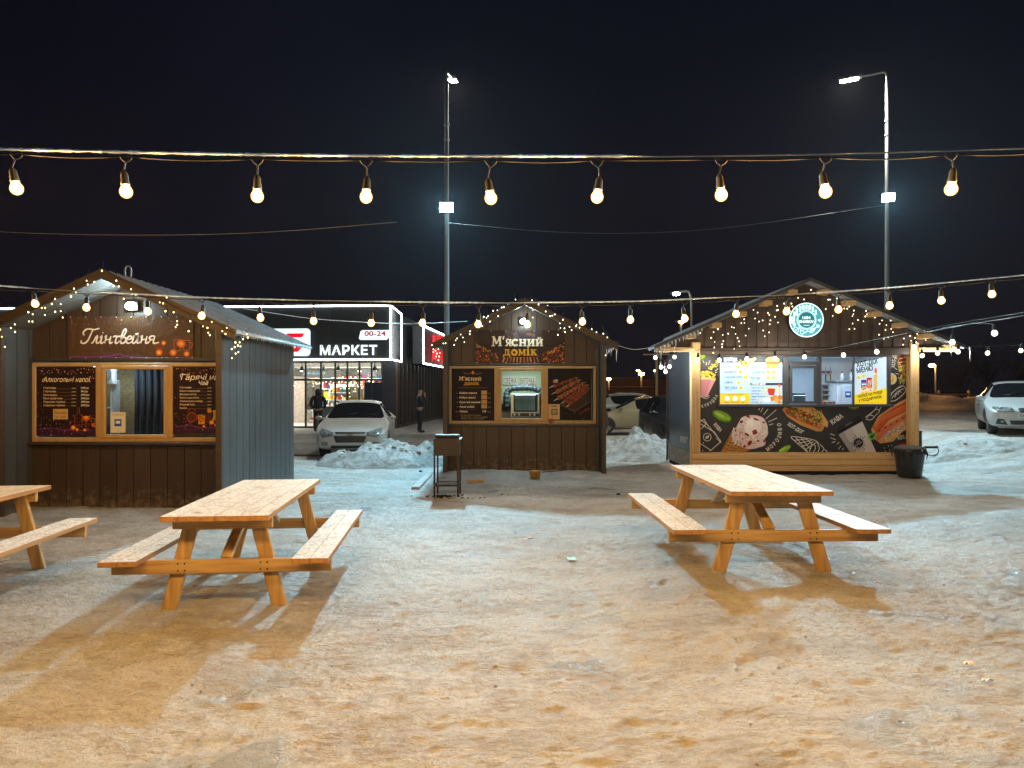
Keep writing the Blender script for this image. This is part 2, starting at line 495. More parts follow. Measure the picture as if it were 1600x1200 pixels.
    def build(s, name, mat, parent=None):
        ob = s.mb.build(name, mat, parent, recalc=False)
        # every print faces the viewer's side (-Y)
        me = ob.data
        bm = bmesh.new(); bm.from_mesh(me); bm.normal_update()
        bad = [f for f in bm.faces if f.normal.y > 0]
        if bad: bmesh.ops.reverse_faces(bm, faces=bad)
        bm.to_mesh(me); bm.free()
        ob.location = s.o if parent is None else s.o - parent.location
        return ob

def poster(art, name, label, cat, x0, y0, x1, y1, backing, mat='art', thick=0.006, group=None):
    """sheet with its print: the print is part of the sheet"""
    D = art.D
    root = thing(name, label, cat, tuple(art.o), 0, group)
    mb = MB()
    mb.box(PX(x0, D) - art.o.x, PX(x1, D) - art.o.x, 0.0008, 0.0008 + thick, PZ(y1, D) - art.o.z, PZ(y0, D) - art.o.z, 0, None, srgb(backing))
    mb.build('sheet', M[mat], root)
    art.build('print', M[mat], root)
    return root

# ------------------------------------------------------------------ the ground
def hash2(ix, iy, seed):
    h = (ix.astype(np.int64) * 374761393 + iy.astype(np.int64) * 668265263 + seed * 1442695041) & 0x7fffffff
    h = ((h ^ (h >> 13)) * 1274126177) & 0x7fffffff
    return ((h ^ (h >> 16)) & 0xffff) / 65535.0

def vnoise(x, y, seed=0):
    ix, iy = np.floor(x), np.floor(y)
    fx, fy = x - ix, y - iy
    fx = fx * fx * (3 - 2 * fx); fy = fy * fy * (3 - 2 * fy)
    a, b = hash2(ix, iy, seed), hash2(ix + 1, iy, seed)
    c, d = hash2(ix, iy + 1, seed), hash2(ix + 1, iy + 1, seed)
    return (a * (1 - fx) + b * fx) * (1 - fy) + (c * (1 - fx) + d * fx) * fy - 0.5

def sstep(a, b, x):
    t = np.clip((x - a) / (b - a), 0, 1)
    return t * t * (3 - 2 * t)

HEAPS = [  # snow heaps thrown up by the plough: x, y, rx, ry, height
    (-3.0, 17.9, 1.5, 0.8, 0.40), (-2.1, 17.6, 1.2, 0.7, 0.22), (-4.3, 17.6, 0.9, 0.6, 0.15),
]
def ground_base(x, y):
    """broad lie of the land"""
    x = np.asarray(x, float); y = np.asarray(y, float)
    z = 0.07 * sstep(0.6, 2.2, x) * (1 - sstep(9.0, 13.0, y))
    z = z + 0.55 * sstep(9.0, 12.2, x) * sstep(14.0, 18.2, y)
    return z
def gz(x, y): return float(ground_base(x, y))

def build_ground():
    ys = [-30, -12, -4, 0, 1.2, 2.0]
    y = 2.5
    while y < 60:
        ys.append(y); y += max(0.020, 0.0050 * y)
    while y < 700:
        ys.append(y); y *= 1.12
    xs = list(np.arange(-5.0, 5.0001, 0.032))
    x = 5.0; st = 0.04
    right = []
    while x < 600:
        x += st; st = min(st * 1.035, 60); right.append(x)
    xs = [-v for v in right[::-1]] + xs + right
    X, Y = np.meshgrid(np.array(xs), np.array(ys, float))
    Z = ground_base(X, Y)
    near = 1 - sstep(14.0, 34.0, Y)
    wx = X + 0.12 * vnoise(X * 3, Y * 3, 5); wy = Y + 0.12 * vnoise(X * 3, Y * 3, 6)
    b = 0.030 * vnoise(wx * 1.3, wy * 1.5, 1) + 0.016 * vnoise(wx * 3.4, wy * 4.2, 2)
    b += 0.014 * vnoise(wx * 7.0, wy * 9.0, 3) + 0.016 * (0.5 - np.abs(vnoise(wx * 13, wy * 17, 4)) * 2) + 0.010 * vnoise(wx * 24, wy * 27, 8)
    # trodden hollows
    hol = np.clip(vnoise(wx * 6.2, wy * 6.6, 9) - 0.14, 0, 1) * vnoise(wx * 1.1, wy * 1.1, 10).clip(0, 1)
    b -= 0.08 * hol
    # footprints of people crossing the square, with a little rim pushed up
    fr = random.Random(31)
    xa, ya = np.array(xs), np.array(ys, float)
    for _ in range(110):
        wy0 = fr.uniform(3.3, 12.5); wx0 = fr.uniform(-.66, .66) * wy0; hd = fr.gauss(1.2, .6); dep = fr.uniform(.004, .008)
        for st_ in range(fr.randint(1, 4)):
            cx_ = wx0 + math.cos(hd) * .62 * st_ + (-1) ** st_ * .09 * math.sin(hd); cy_ = wy0 + math.sin(hd) * .62 * st_ - (-1) ** st_ * .09 * math.cos(hd)
            i0, i1 = np.searchsorted(xa, (cx_ - .3, cx_ + .3)); j0, j1 = np.searchsorted(ya, (cy_ - .3, cy_ + .3))
            if i1 - i0 < 2 or j1 - j0 < 2: continue
            dx, dy = X[j0:j1, i0:i1] - cx_, Y[j0:j1, i0:i1] - cy_
            u = dx * math.cos(hd) + dy * math.sin(hd); v = -dx * math.sin(hd) + dy * math.cos(hd)
            q = np.sqrt((u / .145) ** 2 + (v / (.052 + .012 * np.clip(u / .14, -1, 1))) ** 2)
            b[j0:j1, i0:i1] += -dep * (1 - sstep(.75, 1.08, q)) + .45 * dep * np.exp(-((q - 1.22) / .22) ** 2)
    # wheel ruts and ploughed ridges of the car park on the right
    Z = Z + b * (0.25 + 0.75 * near)
    rut = sstep(8.0, 10.5, X) * sstep(15.0, 17.0, Y)
    Z = Z + rut * (0.10 * vnoise(X * 0.35, Y * 1.1, 12) + 0.05 * vnoise(X * 1.2, Y * 2.6, 13))
    # soft banks where snow lies against the kiosks
    def bank(x0, x1, yf, h, w):
        return h * sstep(x0 - w, x0, X) * (1 - sstep(x1, x1 + w, X)) * np.exp(-((Y - yf) / w) ** 2) * (0.7 + 0.9 * (vnoise(X * 2.2, Y * 2.2, 20) + 0.5))
    Z = Z + bank(-7.0, -4.0, 10.6, 0.05, 0.35) + bank(-1.3, 1.9, 15.2, 0.07, 0.5)
    # road edge: a ploughed ridge far behind on the right
    Z = Z + 0.9 * np.exp(-((Y - 52 - 0.1 * X) / 1.6) ** 2) * sstep(8, 14, X) * (0.5 + vnoise(X * 0.9, Y * 0.9, 30) + 0.3)
    nx, ny = X.shape[1], X.shape[0]
    V = np.stack([X, Y, Z], -1).reshape(-1, 3)
    i = np.arange(nx * ny).reshape(ny, nx)
    Fc = np.stack([i[:-1, :-1], i[:-1, 1:], i[1:, 1:], i[1:, :-1]], -1).reshape(-1, 4)
    me = bpy.data.meshes.new('ground')
    me.vertices.add(len(V)); me.vertices.foreach_set('co', V.ravel())
    me.loops.add(Fc.size); me.loops.foreach_set('vertex_index', Fc.ravel().astype(np.int32))
    me.polygons.add(len(Fc))
    me.polygons.foreach_set('loop_start', np.arange(0, Fc.size, 4, dtype=np.int32))
    me.polygons.foreach_set('use_smooth', np.ones(len(Fc), bool))
    me.update(calc_edges=True)
    ob = bpy.data.objects.new('ground', me); COL.objects.link(ob)
    tag(ob, 'trodden dirty snow of the market square', None, None, 'structure')
    return ob

def snow_material(name='trodden_snow', clean=(0.80, 0.79, 0.77), dirty=(0.56, 0.50, 0.43), ice=(0.54, 0.56, 0.58), amount=0.5):
    m, n, l, b = new_mat(name)
    t = n.new("ShaderNodeTexCoord")
    st = n.new("ShaderNodeMapping"); st.inputs["Scale"].default_value = (0.62, 1.0, 1.0); l.new(t.outputs["Object"], st.inputs[0])
    def noise(sc, det=5, dist=0.0, rough=0.55):
        q = n.new("ShaderNodeTexNoise"); q.inputs["Scale"].default_value = sc; q.inputs["Detail"].default_value = det
        q.inputs["Distortion"].default_value = dist; q.inputs["Roughness"].default_value = rough
        l.new(st.outputs[0], q.inputs[0]); return q.outputs[0]
    def ramp(src, a, c):
        r = n.new("ShaderNodeMapRange"); r.interpolation_type = 'SMOOTHSTEP'
        r.inputs[1].default_value = a; r.inputs[2].default_value = c; l.new(src, r.inputs[0]); return r.outputs[0]
    def mix(f, a, c):
        q = n.new("ShaderNodeMix"); q.data_type = 'RGBA'; l.new(f, q.inputs[0])
        for s_, k in ((a, 6), (c, 7)):
            if isinstance(s_, tuple): q.inputs[k].default_value = (*s_, 1)
            else: l.new(s_, q.inputs[k])
        return q.outputs[2]
    big, mid, fine, grit = noise(0.35, 4, 0.6), noise(2.6, 6, 0.8), noise(13, 9, 0.9, 0.74), noise(52, 6, 0.6, 0.72)
    add = n.new("ShaderNodeMath"); add.operation = 'ADD'; l.new(mid, add.inputs[0]); l.new(fine, add.inputs[1])
    add2 = n.new("ShaderNodeMath"); add2.operation = 'ADD'; l.new(add.outputs[0], add2.inputs[0]); l.new(big, add2.inputs[1])
    d = ramp(add2.outputs[0], 1.5 - 0.16 * (amount + 0.4), 1.5 + 0.24)
    c = mix(d, clean, dirty)
    gr = ramp(grit, 0.50, 0.68)
    gm = n.new("ShaderNodeMath"); gm.operation = 'MULTIPLY'; gm.inputs[1].default_value = 0.75; l.new(gr, gm.inputs[0])
    c = mix(gm.outputs[0], c, tuple(v * 0.72 for v in dirty))
    fl = ramp(noise(30, 7, 0.5, 0.75), 0.62, 0.74)
    c = mix(fl, c, tuple(min(.8, v * 1.35) for v in clean))
    icy = ramp(noise(0.9, 5, 1.2), 0.57, 0.70)
    c = mix(icy, c, ice)
    l.new(c, b.inputs["Base Color"])
    rr = n.new("ShaderNodeMapRange"); l.new(icy, rr.inputs[0]); rr.inputs[3].default_value = 0.55; rr.inputs[4].default_value = 0.22
    l.new(rr.outputs[0], b.inputs["Roughness"])
    b.inputs["Specular IOR Level"].default_value = 0.45
    b1 = n.new("ShaderNodeBump"); b1.inputs["Strength"].default_value = 1.0; b1.inputs["Distance"].default_value = 0.085
    l.new(fine, b1.inputs["Height"])
    b2 = n.new("ShaderNodeBump"); b2.inputs["Strength"].default_value = 1.0; b2.inputs["Distance"].default_value = 0.035
    l.new(grit, b2.inputs["Height"]); l.new(b1.outputs[0], b2.inputs["Normal"])
    l.new(b2.outputs[0], b.inputs["Normal"])
    return m
M['snow'] = snow_material()
M['snow_heap'] = snow_material('ploughed_snow', (0.70, 0.70, 0.69), (0.36, 0.33, 0.29), (0.5, 0.52, 0.54), 0.25)
ground = build_ground()
ground.data.materials.append(M['snow'])

def snow_heap(name, label, x, y, rx, ry, h, seed, chunks=14, group='heaps of cleared snow'):
    """ploughed heap: uneven lumpy mound with clods"""
    rng = random.Random(seed)
    z0 = gz(x, y) - 0.06
    root = thing(name, label, 'snow heap', (x, y, z0), 0, group)
    n = 110; vs = []; fs = []; g0 = gz(x, y)
    for j in range(n):
        for i in range(n):
            u, v = i / (n - 1) * 2 - 1, j / (n - 1) * 2 - 1
            r = math.hypot(u, v)
            w = 0.22 * mnoise.noise(Vector((u * 2 + seed, v * 2, 0))) 
            k = max(0.0, 1 - (r + w) ** 1.7) if r + w > 0 else 1
            q = mnoise.fractal(Vector((u * rx * 1.7 + seed, v * ry * 1.7, seed)), 1.1, 2.1, 5)
            z = h * k * (0.85 + 0.45 * q) + 0.035 * mnoise.noise(Vector((u * rx * 5, v * ry * 5, seed))) * min(1, k * 4)
            vs.append((u * rx, v * ry, (max(-0.05, z) if k > 0 else -0.05) + gz(x + u * rx, y + v * ry) - g0))
    for j in range(n - 1):
        for i in range(n - 1):
            fs.append((j * n + i, j * n + i + 1, (j + 1) * n + i + 1, (j + 1) * n + i))
    mb = MB(); mb.add(vs, fs, 0, None, True)
    mb.build('mound', M['snow_heap'], root)
    mb = MB()
    for _ in range(chunks):
        a, rr = rng.uniform(0, 6.28), rng.uniform(0.1, 0.75)
        px_, py_ = rr * math.cos(a) * rx, rr * math.sin(a) * ry
        i, j = int((px_ / rx + 1) / 2 * (n - 1)), int((py_ / ry + 1) / 2 * (n - 1))
        zz = vs[j * n + i][2]
        bm = bmesh.new(); bmesh.ops.create_icosphere(bm, subdivisions=2, radius=rng.uniform(0.02, 0.06))
        for v in bm.verts:
            v.co *= 1 + 0.5 * mnoise.noise(v.co * 9 + Vector((seed, _, 0))); v.co.z *= 0.7
        mb.bm(bm, 0, Matrix.Translation((px_, py_, zz + 0.0)))
    mb.build('clod', M['snow_heap'], root)['kind'] = 'stuff'
    return root
snow_heap('snow_heap', 'tall heap of dirty cleared snow in front of the white sedan with a dark grille', -2.95, 17.45, 1.75, 1.1, 0.66, 3, 40)
snow_heap('snow_heap', 'low lumpy heap of snow beside the left wall of the kiosk with the kebab poster', -1.95, 17.8, 1.1, 0.9, 0.55, 8, 24)
snow_heap('snow_heap', 'smooth snow heap between the kebab kiosk and the chalkboard food kiosk', 3.45, 19.0, 1.7, 1.3, 0.80, 5, 8)
snow_heap('snow_heap', 'flat snow heap behind the black bin at the right end of the food kiosk', 10.6, 17.6, 1.7, 0.9, 0.30, 12, 8)
for k, (hx, hy, hr) in enumerate(((-5.0, 26.8, 0.7),)):
    snow_heap('snow_heap', 'small snow heap on the pavement near the shop side wall', -2.6, 29.0, 0.7, 0.5, 0.3, 21, 4)

# kerb stone standing out of the ice left of the kebab kiosk
kb = MB()
kb.bbox(-1.78, -1.63, 13.0, 15.4, -0.05, 0.05, 0.015)
tag(kb.build('kerb', pmat('concrete', (0.35, 0.34, 0.33), (0.25, 0.24, 0.23), rough=0.5, bump=0.2)), None, None, None, 'structure')

# cleared paving in front of the shop, a step above the snow
pv = MB()
pv.bbox(-14.0, 0.6, 28.6, 52.0, -0.1, 0.06, 0.02)
tag(pv.build('pavement', snow_material('swept_paving', (0.50, 0.47, 0.42), (0.33, 0.30, 0.26), (0.30, 0.30, 0.30), 0.4)), None, None, None, 'structure')
rd = MB()
rd.box(-14.0, -1.5, 19.6, 28.5, -0.05, 0.045)
tag(rd.build('road', snow_material('slushy_asphalt', (0.26, 0.24, 0.215), (0.10, 0.09, 0.08), (0.16, 0.16, 0.16), 0.6)), None, None, None, 'structure')

# ------------------------------------------------------------------ pole lamps
def pole_lamp(label, px_, Y, top_py, flood_py, arm, aim):
    x = PX(px_, Y); zt = PZ(top_py, Y); zf = PZ(flood_py, Y)
    z0 = gz(x, Y)
    root = thing('street_lamp', label, 'street lamp', (x, Y, z0), 0, 'tall lamp poles with a floodlight')
    zt -= z0; zf -= z0
    mb = MB()
    mb.tube([(0, 0, -0.1), (0, 0, 1.2), (0, 0, zt * 0.6), (0, 0, zt - 0.3)], [0.085, 0.080, 0.062, 0.048], 14)
    mb.tube([(0, 0, zt * 0.86), (0, 0, zt * 0.86 + 0.05)], 0.075, 12); mb.tube([(0, 0, zt * 0.82), (0, 0, zt * 0.82 + 0.05)], 0.075, 12)
    mb.build('pole', M['galv'], root)
    mb = MB(); mb.bbox(-0.16, 0.16, -0.16, 0.16, 0.0, 0.03, 0.005); mb.lathe([(0.11, 0.03), (0.11, 0.25), (0.09, 0.28)], 14)
    mb.build('base_plate', M['galv'], root)
    ax, ay, az = arm
    mb = MB()
    pts = [(0, 0, zt - 0.32), (ax * 0.02, ay * 0.02, zt - 0.1), (ax * 0.1, ay * 0.1, zt), (ax * 0.5, ay * 0.5, zt + az * 0.45), (ax, ay, zt + az)]
    mb.tube(smooth_path3(pts), 0.034, 10)
    mb.build('arm', M['galv'], root)
    d = Vector((ax, ay, az)); d.normalize()
    hd = Vector((ax, ay, zt + az))
    mb = MB(); mb.bar(hd - d * 0.05, hd + d * 0.62, 0.24, 0.09, bev=0.03)
    head = mb.build('lamp_head', M['galv'], root)
    mb = MB(); mb.bar(hd + d * 0.08 - Vector((0, 0, 0.052)), hd + d * 0.58 - Vector((0, 0, 0.052)), 0.2, 0.02)
    mb.build('lamp_lens', emat('street_lens', (1.0, 0.97, 0.80), 160.0), head)
    ld = bpy.data.lights.new('lamp_head_light', 'AREA'); ld.shape = 'RECTANGLE'; ld.size = 0.5; ld.size_y = 0.2; ld.energy = LAMP_W; ld.color = (1.0, 0.97, 0.84)
    lo = bpy.data.objects.new('lamp_head_light', ld); COL.objects.link(lo); lo.parent = root
    lo.location = hd + d * 0.33 - Vector((0, 0, 0.075)); lo.rotation_euler = (0, 0, math.atan2(d.y, d.x))
    # floodlight clamped to the pole
    a = (Vector(aim) - Vector((x, Y, zf + z0))).normalized()
    side = a.cross(Vector((0, 0, 1))).normalized(); up = side.cross(a)
    fc = Vector((0, 0, zf)) + a * 0.20
    Mf = Matrix(((side.x, a.x, up.x, fc.x), (side.y, a.y, up.y, fc.y), (side.z, a.z, up.z, fc.z), (0, 0, 0, 1)))
    mb = MB(); mb.bbox(-0.19, 0.19, -0.06, 0.0, -0.14, 0.14, 0.015, 0, Mf)
    for k in range(7): mb.box(-0.16 + k * 0.05, -0.145 + k * 0.05, -0.10, -0.06, -0.12, 0.12, 0, Mf)
    fl = mb.build('floodlight', M['dark_metal'], root)
    mb = MB(); mb.tube([(0, 0, zf), tuple(fc - a * 0.06)], 0.03, 8); mb.tube([(0, 0, zf - 0.05), (0, 0, zf + 0.05)], 0.075, 12)
    mb.build('bracket', M['dark_metal'], fl)
    mb = MB(); mb.box(-0.17, 0.17, 0.002, 0.006, -0.12, 0.12, 0, Mf)
    mb.build('flood_lens', emat('flood_lens', (0.55, 0.93, 1.0), 120.0), fl)
    ld = bpy.data.lights.new('floodlight_beam', 'AREA')
    ld.shape = 'RECTANGLE'; ld.size = 0.34; ld.size_y = 0.24; ld.energy = FLOOD_W; ld.color = COOL; ld.spread = R(140)
    lo = bpy.data.objects.new('floodlight_beam', ld); COL.objects.link(lo)
    lo.parent = root
    zax = -a
    Ml = Matrix(((side.x, up.x, zax.x, 0), (side.y, up.y, zax.y, 0), (side.z, up.z, zax.z, 0), (0, 0, 0, 1)))
    if Ml.to_3x3().determinant() < 0:
        Ml = Matrix(((-side.x, up.x, zax.x, 0), (-side.y, up.y, zax.y, 0), (-side.z, up.z, zax.z, 0), (0, 0, 0, 1)))
    lo.matrix_local = Matrix.Translation(fc + a * 0.012) @ Ml
    return root

def smooth_path3(pts, n=6):
    return smooth_path(pts, n)

pole_lamp('tall lamp pole behind the kebab kiosk, its top lamp pointing away', 698, 19.5, 112, 322, (0.05, 0.85, 0.22), (-1.2, 4.0, 0))
pole_lamp('tall lamp pole with a bent arm rising behind the food kiosk', 1386, 22.5, 112, 307, (-0.66, 0.30, -0.02), (6.5, 4.5, 0))

# ------------------------------------------------------------------ strings of bulbs over the square
def glass_bulb(c, r, mb, n=12, tl=Matrix.Identity(4)):
    prof = [(r * 0.30, r * 1.55), (r * 0.42, r * 1.25), (r * 0.72, r * 0.80), (r * 0.97, r * 0.30), (r, 0), (r * 0.92, -r * 0.40),
            (r * 0.70, -r * 0.72), (r * 0.38, -r * 0.93), (r * 0.05, -r)]
    mb.lathe(prof, n, 0, Matrix.Translation(c) @ tl)

def light_string(label, wire, bulbs, r, bulb_m, ice=True, seed=1, group=None, watts=10.0):
    """wire: points of the icy support cable; bulbs: bulb centres. The lamp holders hang from a rubber cable below it."""
    rng = random.Random(seed)
    o = Vector(wire[len(wire) // 2])
    root = thing('string_lights', label, 'string lights', tuple(o), 0, group)
    w = smooth_path3([Vector(p) - o for p in wire], 14)
    mb = MB()
    mb.tube(w, 0.0035, 6)
    mb.build('support_wire', M['black_rubber'], root)
    def wz(x):
        for a, b in zip(w, w[1:]):
            if a.x <= x <= b.x:
                t = (x - a.x) / max(1e-6, b.x - a.x); return a.lerp(b, t)
        return w[0].copy() if x < w[0].x else w[-1].copy()
    if ice:
        mb = MB(); pts, rs = [], []
        L_ = w[-1].x - w[0].x; k = int(L_ / (0.016 * r / 0.029))
        kk = r / 0.029
        for i in range(k + 1):
            q = wz(w[0].x + L_ * i / k)
            cover = mnoise.noise(Vector((q.x * 1.3 / kk, seed * 3.1, 0.5)))
            cover = max(0.0, min(1.0, (cover + 0.32) * 4))
            lump = 0.0050 + 0.0050 * abs(mnoise.noise(Vector((q.x * 35, seed, 0)))) + 0.0030 * abs(mnoise.noise(Vector((q.x * 7, seed, 4)))) + 0.0015 * rng.random()
            pts.append(q + Vector((0, 0, 0.003 * cover))); rs.append(0.0037 + (lump - 0.0037) * cover * kk * ICE_K if cover > 0.02 else 0.0037)
        mb.tube(pts, rs, 7)
        mb.build('ice_coat', M['ice_white'], root)
    # rubber cable sagging between the holders
    bl = [Vector(b) - o for b in bulbs]
    bl.sort(key=lambda v: v.x)
    anchors = []
    for b in bl:
        a = wz(b.x); a.z -= 0.02 * r / 0.029; anchors.append(a)
    mb = MB()
    for a, b in zip(anchors, anchors[1:]):
        sag = rng.uniform(0.002, 0.016) * r / 0.029
        pts = [a.lerp(b, t) - Vector((0, 0, sag * 4 * t * (1 - t) - 0.004)) for t in [i / 10 for i in range(11)]]
        mb.tube(pts, 0.0034 * r / 0.029, 6)
    mb.build('cable', M['cable'], root)
    k = r / 0.029
    for a, b in zip(anchors, bl):
        tl = Matrix.Rotation(rng.uniform(-.16, .16), 4, 'Y') @ Matrix.Rotation(rng.uniform(-.14, .14), 4, 'X')
        mb = MB()
        top = b + tl @ Vector((0, 0, r * 1.3 + 0.058 * k))
        sw = 0.03 * k
        mid = a.lerp(top, 0.38)
        mb.tube(smooth_path3([a + Vector((-sw, 0, 0.006)), a + Vector((-sw * 0.6, 0, -0.012 * k)), mid, mid.lerp(top, 0.6), top]), 0.0036 * k, 6)
        mb.tube(smooth_path3([a + Vector((sw, 0, 0.006)), a + Vector((sw * 0.6, 0, -0.014 * k)), mid]), 0.0036 * k, 6)
        mb.lathe([(0.004 * k, 0.066 * k), (0.010 * k, 0.060 * k), (0.016 * k, 0.050 * k), (0.0185 * k, 0.012 * k), (0.021 * k, 0.008 * k), (0.021 * k, 0.0), (0.017 * k, -0.004 * k)], 12, 0,
                 Matrix.Translation(b) @ tl @ Matrix.Translation((0, 0, r * 1.15)))
        h = mb.build('lamp_holder', M['black_rubber'], root)
        mb = MB(); glass_bulb(b, r, mb, 14, tl)
        mb.build('bulb', bulb_m, h)
        bulb_light('bulb_lamp', b, watts * rng.uniform(.78, 1.2), WARM if bulb_m is M['bulb_warm'] else (1.0, .95, .80), root, r * .3)
    return root
ICE_K = 1.15

D1 = 3.45
w1 = [P(x, y, D1) for x, y in ((-420, 222), (-140, 229), (0, 234), (200, 239), (420, 243), (640, 245), (800, 245), (960, 245), (1180, 243), (1400, 238), (1600, 232), (1760, 226), (2020, 214))]
b1 = [(-330, 285), (-150, 290), (26, 295), (197, 300), (402, 307), (572, 308), (767, 310), (933, 308), (1127, 305), (1290, 300), (1486, 296), (1660, 290), (1840, 284)]
light_string('warm bulb string with large glowing bulbs, the highest across the night sky', w1, [P(x, y, D1) for x, y in b1], 0.029, M['bulb_warm'], True, 4,
             'warm bulb strings across the square', BULB_W)
D2 = 7.7
w2 = [P(x, y, D2) for x, y in ((-260, 425), (0, 447), (180, 458), (340, 466), (520, 470), (700, 473), (860, 473), (1000, 471), (1110, 466), (1240, 460), (1390, 450), (1600, 430), (1800, 408))]
b2 = [(-200, 462), (-115, 467), (-30, 471), (55, 475), (135, 481), (231, 487), (315, 494), (407, 497), (490, 502), (580, 505), (660, 505), (747, 507), (824, 507), (910, 503), (985, 500), (1070, 498),
      (1150, 491), (1229, 487), (1310, 484), (1390, 478), (1471, 470), (1550, 460), (1632, 452), (1715, 443)]
light_string('warm bulb string with smaller bulbs hung in front of the kiosk gables', w2, [P(x, y, D2) for x, y in b2], 0.036, M['bulb_warm'], True, 9,
             'warm bulb strings across the square', BULB2_W)
# white bulbs in front of the food kiosk
D3 = 15.0
w3 = [P(x, y, D3) for x, y in ((1055, 546), (1090, 544), (1160, 545), (1240, 546), (1320, 546), (1400, 545), (1440, 538), (1520, 540), (1600, 536), (1700, 530))]
b3 = [(1090, 562), (1124, 563), (1167, 561), (1211, 560), (1441, 556), (1465, 552), (1497, 550), (1543, 552), (1595, 548), (1640, 546)]
light_string('white bulb string along the eave of the food kiosk and on towards the car park', w3, [P(x, y, D3) for x, y in b3], 0.042, M['bulb_white'], False, 5,
             'white bulb strings at the food kiosk', WHITE_W)
def p4(x, y):
    t = (x - 1240) / 360.0
    return P(x, y, 15.0 - 5.2 * t)
w4 = [p4(x, y) for x, y in ((1236, 552), (1300, 544), (1360, 532), (1420, 520), (1480, 508), (1540, 498), (1600, 488), (1660, 478))]
b4 = [(1257, 558), (1318, 555), (1370, 550), (1428, 543), (1488, 535), (1554, 521), (1630, 505)]
light_string('white bulb string climbing from the food kiosk towards the viewer', w4, [p4(x, y) for x, y in b4], 0.040, M['bulb_white'], True, 6,
             'white bulb strings at the food kiosk', WHITE_W)
w5 = [P(x, y, 15.6) for x, y in ((1015, 540), (1026, 548), (1032, 558), (1040, 562), (1050, 550), (1058, 546))]
b5 = [(1024, 559), (1033, 574), (1040, 581), (1046, 573), (1054, 558)]
light_string('short tangle of white bulbs hanging at the left corner of the food kiosk', w5, [P(x, y, 15.6) for x, y in b5], 0.040, M['bulb_white'], False, 7,
             'white bulb strings at the food kiosk', WHITE_W)

# bare icy wires
def wire(label, pts, r):
    o = Vector(pts[0])
    mb = MB(); mb.tube(smooth_path3([Vector(p) - o for p in pts], 10), r, 5)
    ob = mb.build('overhead_wire', M['ice'] if r > 0.003 else M['galv'], None, tuple(o))
    tag(ob, label, 'wire', 'thin overhead wires')
wire('thin icy wire sagging across the left sky below the top bulb string', [P(x, y, 9.0) for x, y in ((-120, 350), (0, 362), (170, 367), (330, 366), (460, 360), (620, 347))], 0.0020)
wire('thin icy wire running from the middle pole to the right pole', [P(698, 348, 18.8), P(860, 362, 18.9), P(1000, 364, 19.0), P(1150, 354, 19.2), P(1386, 320, 19.5)], 0.0024)
wire('thin wire from the shop side sign to the kebab kiosk roof', [P(380, 482, 12.0), P(480, 497, 13.0), P(560, 503, 13.8), P(640, 506, 14.6), P(730, 502, 15.3)], 0.006)
wire('thin wire between the kebab kiosk roof and the food kiosk roof', [P(966, 540, 15.0), P(990, 546, 15.0), P(1018, 543, 15.0)], 0.006)

# ------------------------------------------------------------------ drawn lettering
SCRIPT = {
    'Г': ([[(.10, .55), (.0, .72), (.10, .93), (.32, 1.0), (.62, .95), (.92, 1.04)], [(.55, .97), (.47, .6), (.38, .2), (.2, .0), (.0, .06), (.0, .22)]], .60),
    'л': ([[(0, .03), (.1, .05), (.22, .42), (.30, .5), (.30, .12), (.38, 0), (.50, .10)]], .46),
    'і': ([[(0, .38), (.1, .5), (.10, .10), (.17, 0), (.30, .10)], [(.11, .70), (.13, .76)]], .28),
    'н': ([[(0, .40), (.08, .5), (.08, 0)], [(.08, .24), (.34, .29)], [(.36, .5), (.36, .08), (.43, 0), (.54, .10)]], .50),
    'т': ([[(0, .42), (.10, .5), (.30, .47), (.46, .52)], [(.22, .49), (.20, .10), (.28, 0), (.42, .10)]], .40),
    'в': ([[(0, .10), (.16, .32), (.31, .82), (.23, .98), (.13, .78), (.12, .12), (.25, 0), (.40, .15), (.34, .40), (.16, .38)]], .42),
    'е': ([[(0, .24), (.28, .32), (.29, .45), (.15, .5), (.02, .30), (.07, .06), (.2, 0), (.38, .12)]], .36),
    'й': ([[(0, .42), (.06, .5), (.04, .12), (.14, 0), (.28, .18), (.33, .5), (.33, .10), (.40, 0), (.50, .10)], [(.10, .68), (.19, .62), (.29, .71)]], .48),
    'я': ([[(.33, .5), (.12, .5), (.03, .38), (.12, .26), (.32, .26)], [(.33, .5), (.32, .08), (.41, 0), (.66, .07)], [(.15, .26), (0, 0)]], .56),
}
def script_text(a, txt, x, y, h, col, layer=3, sx=1.0, w=0.105, shear=0.22):
    for ch in txt:
        strokes, adv = SCRIPT[ch]
        for st in strokes:
            pts = [(x + (u * sx + v * shear) * h, y - v * h) for u, v in st]
            a.stroke(pts, w * h, col, layer, smooth=len(pts) > 2, taper=lambda t: 0.75 + 0.35 * math.sin(math.pi * t))
        x += adv * h * sx
    return x

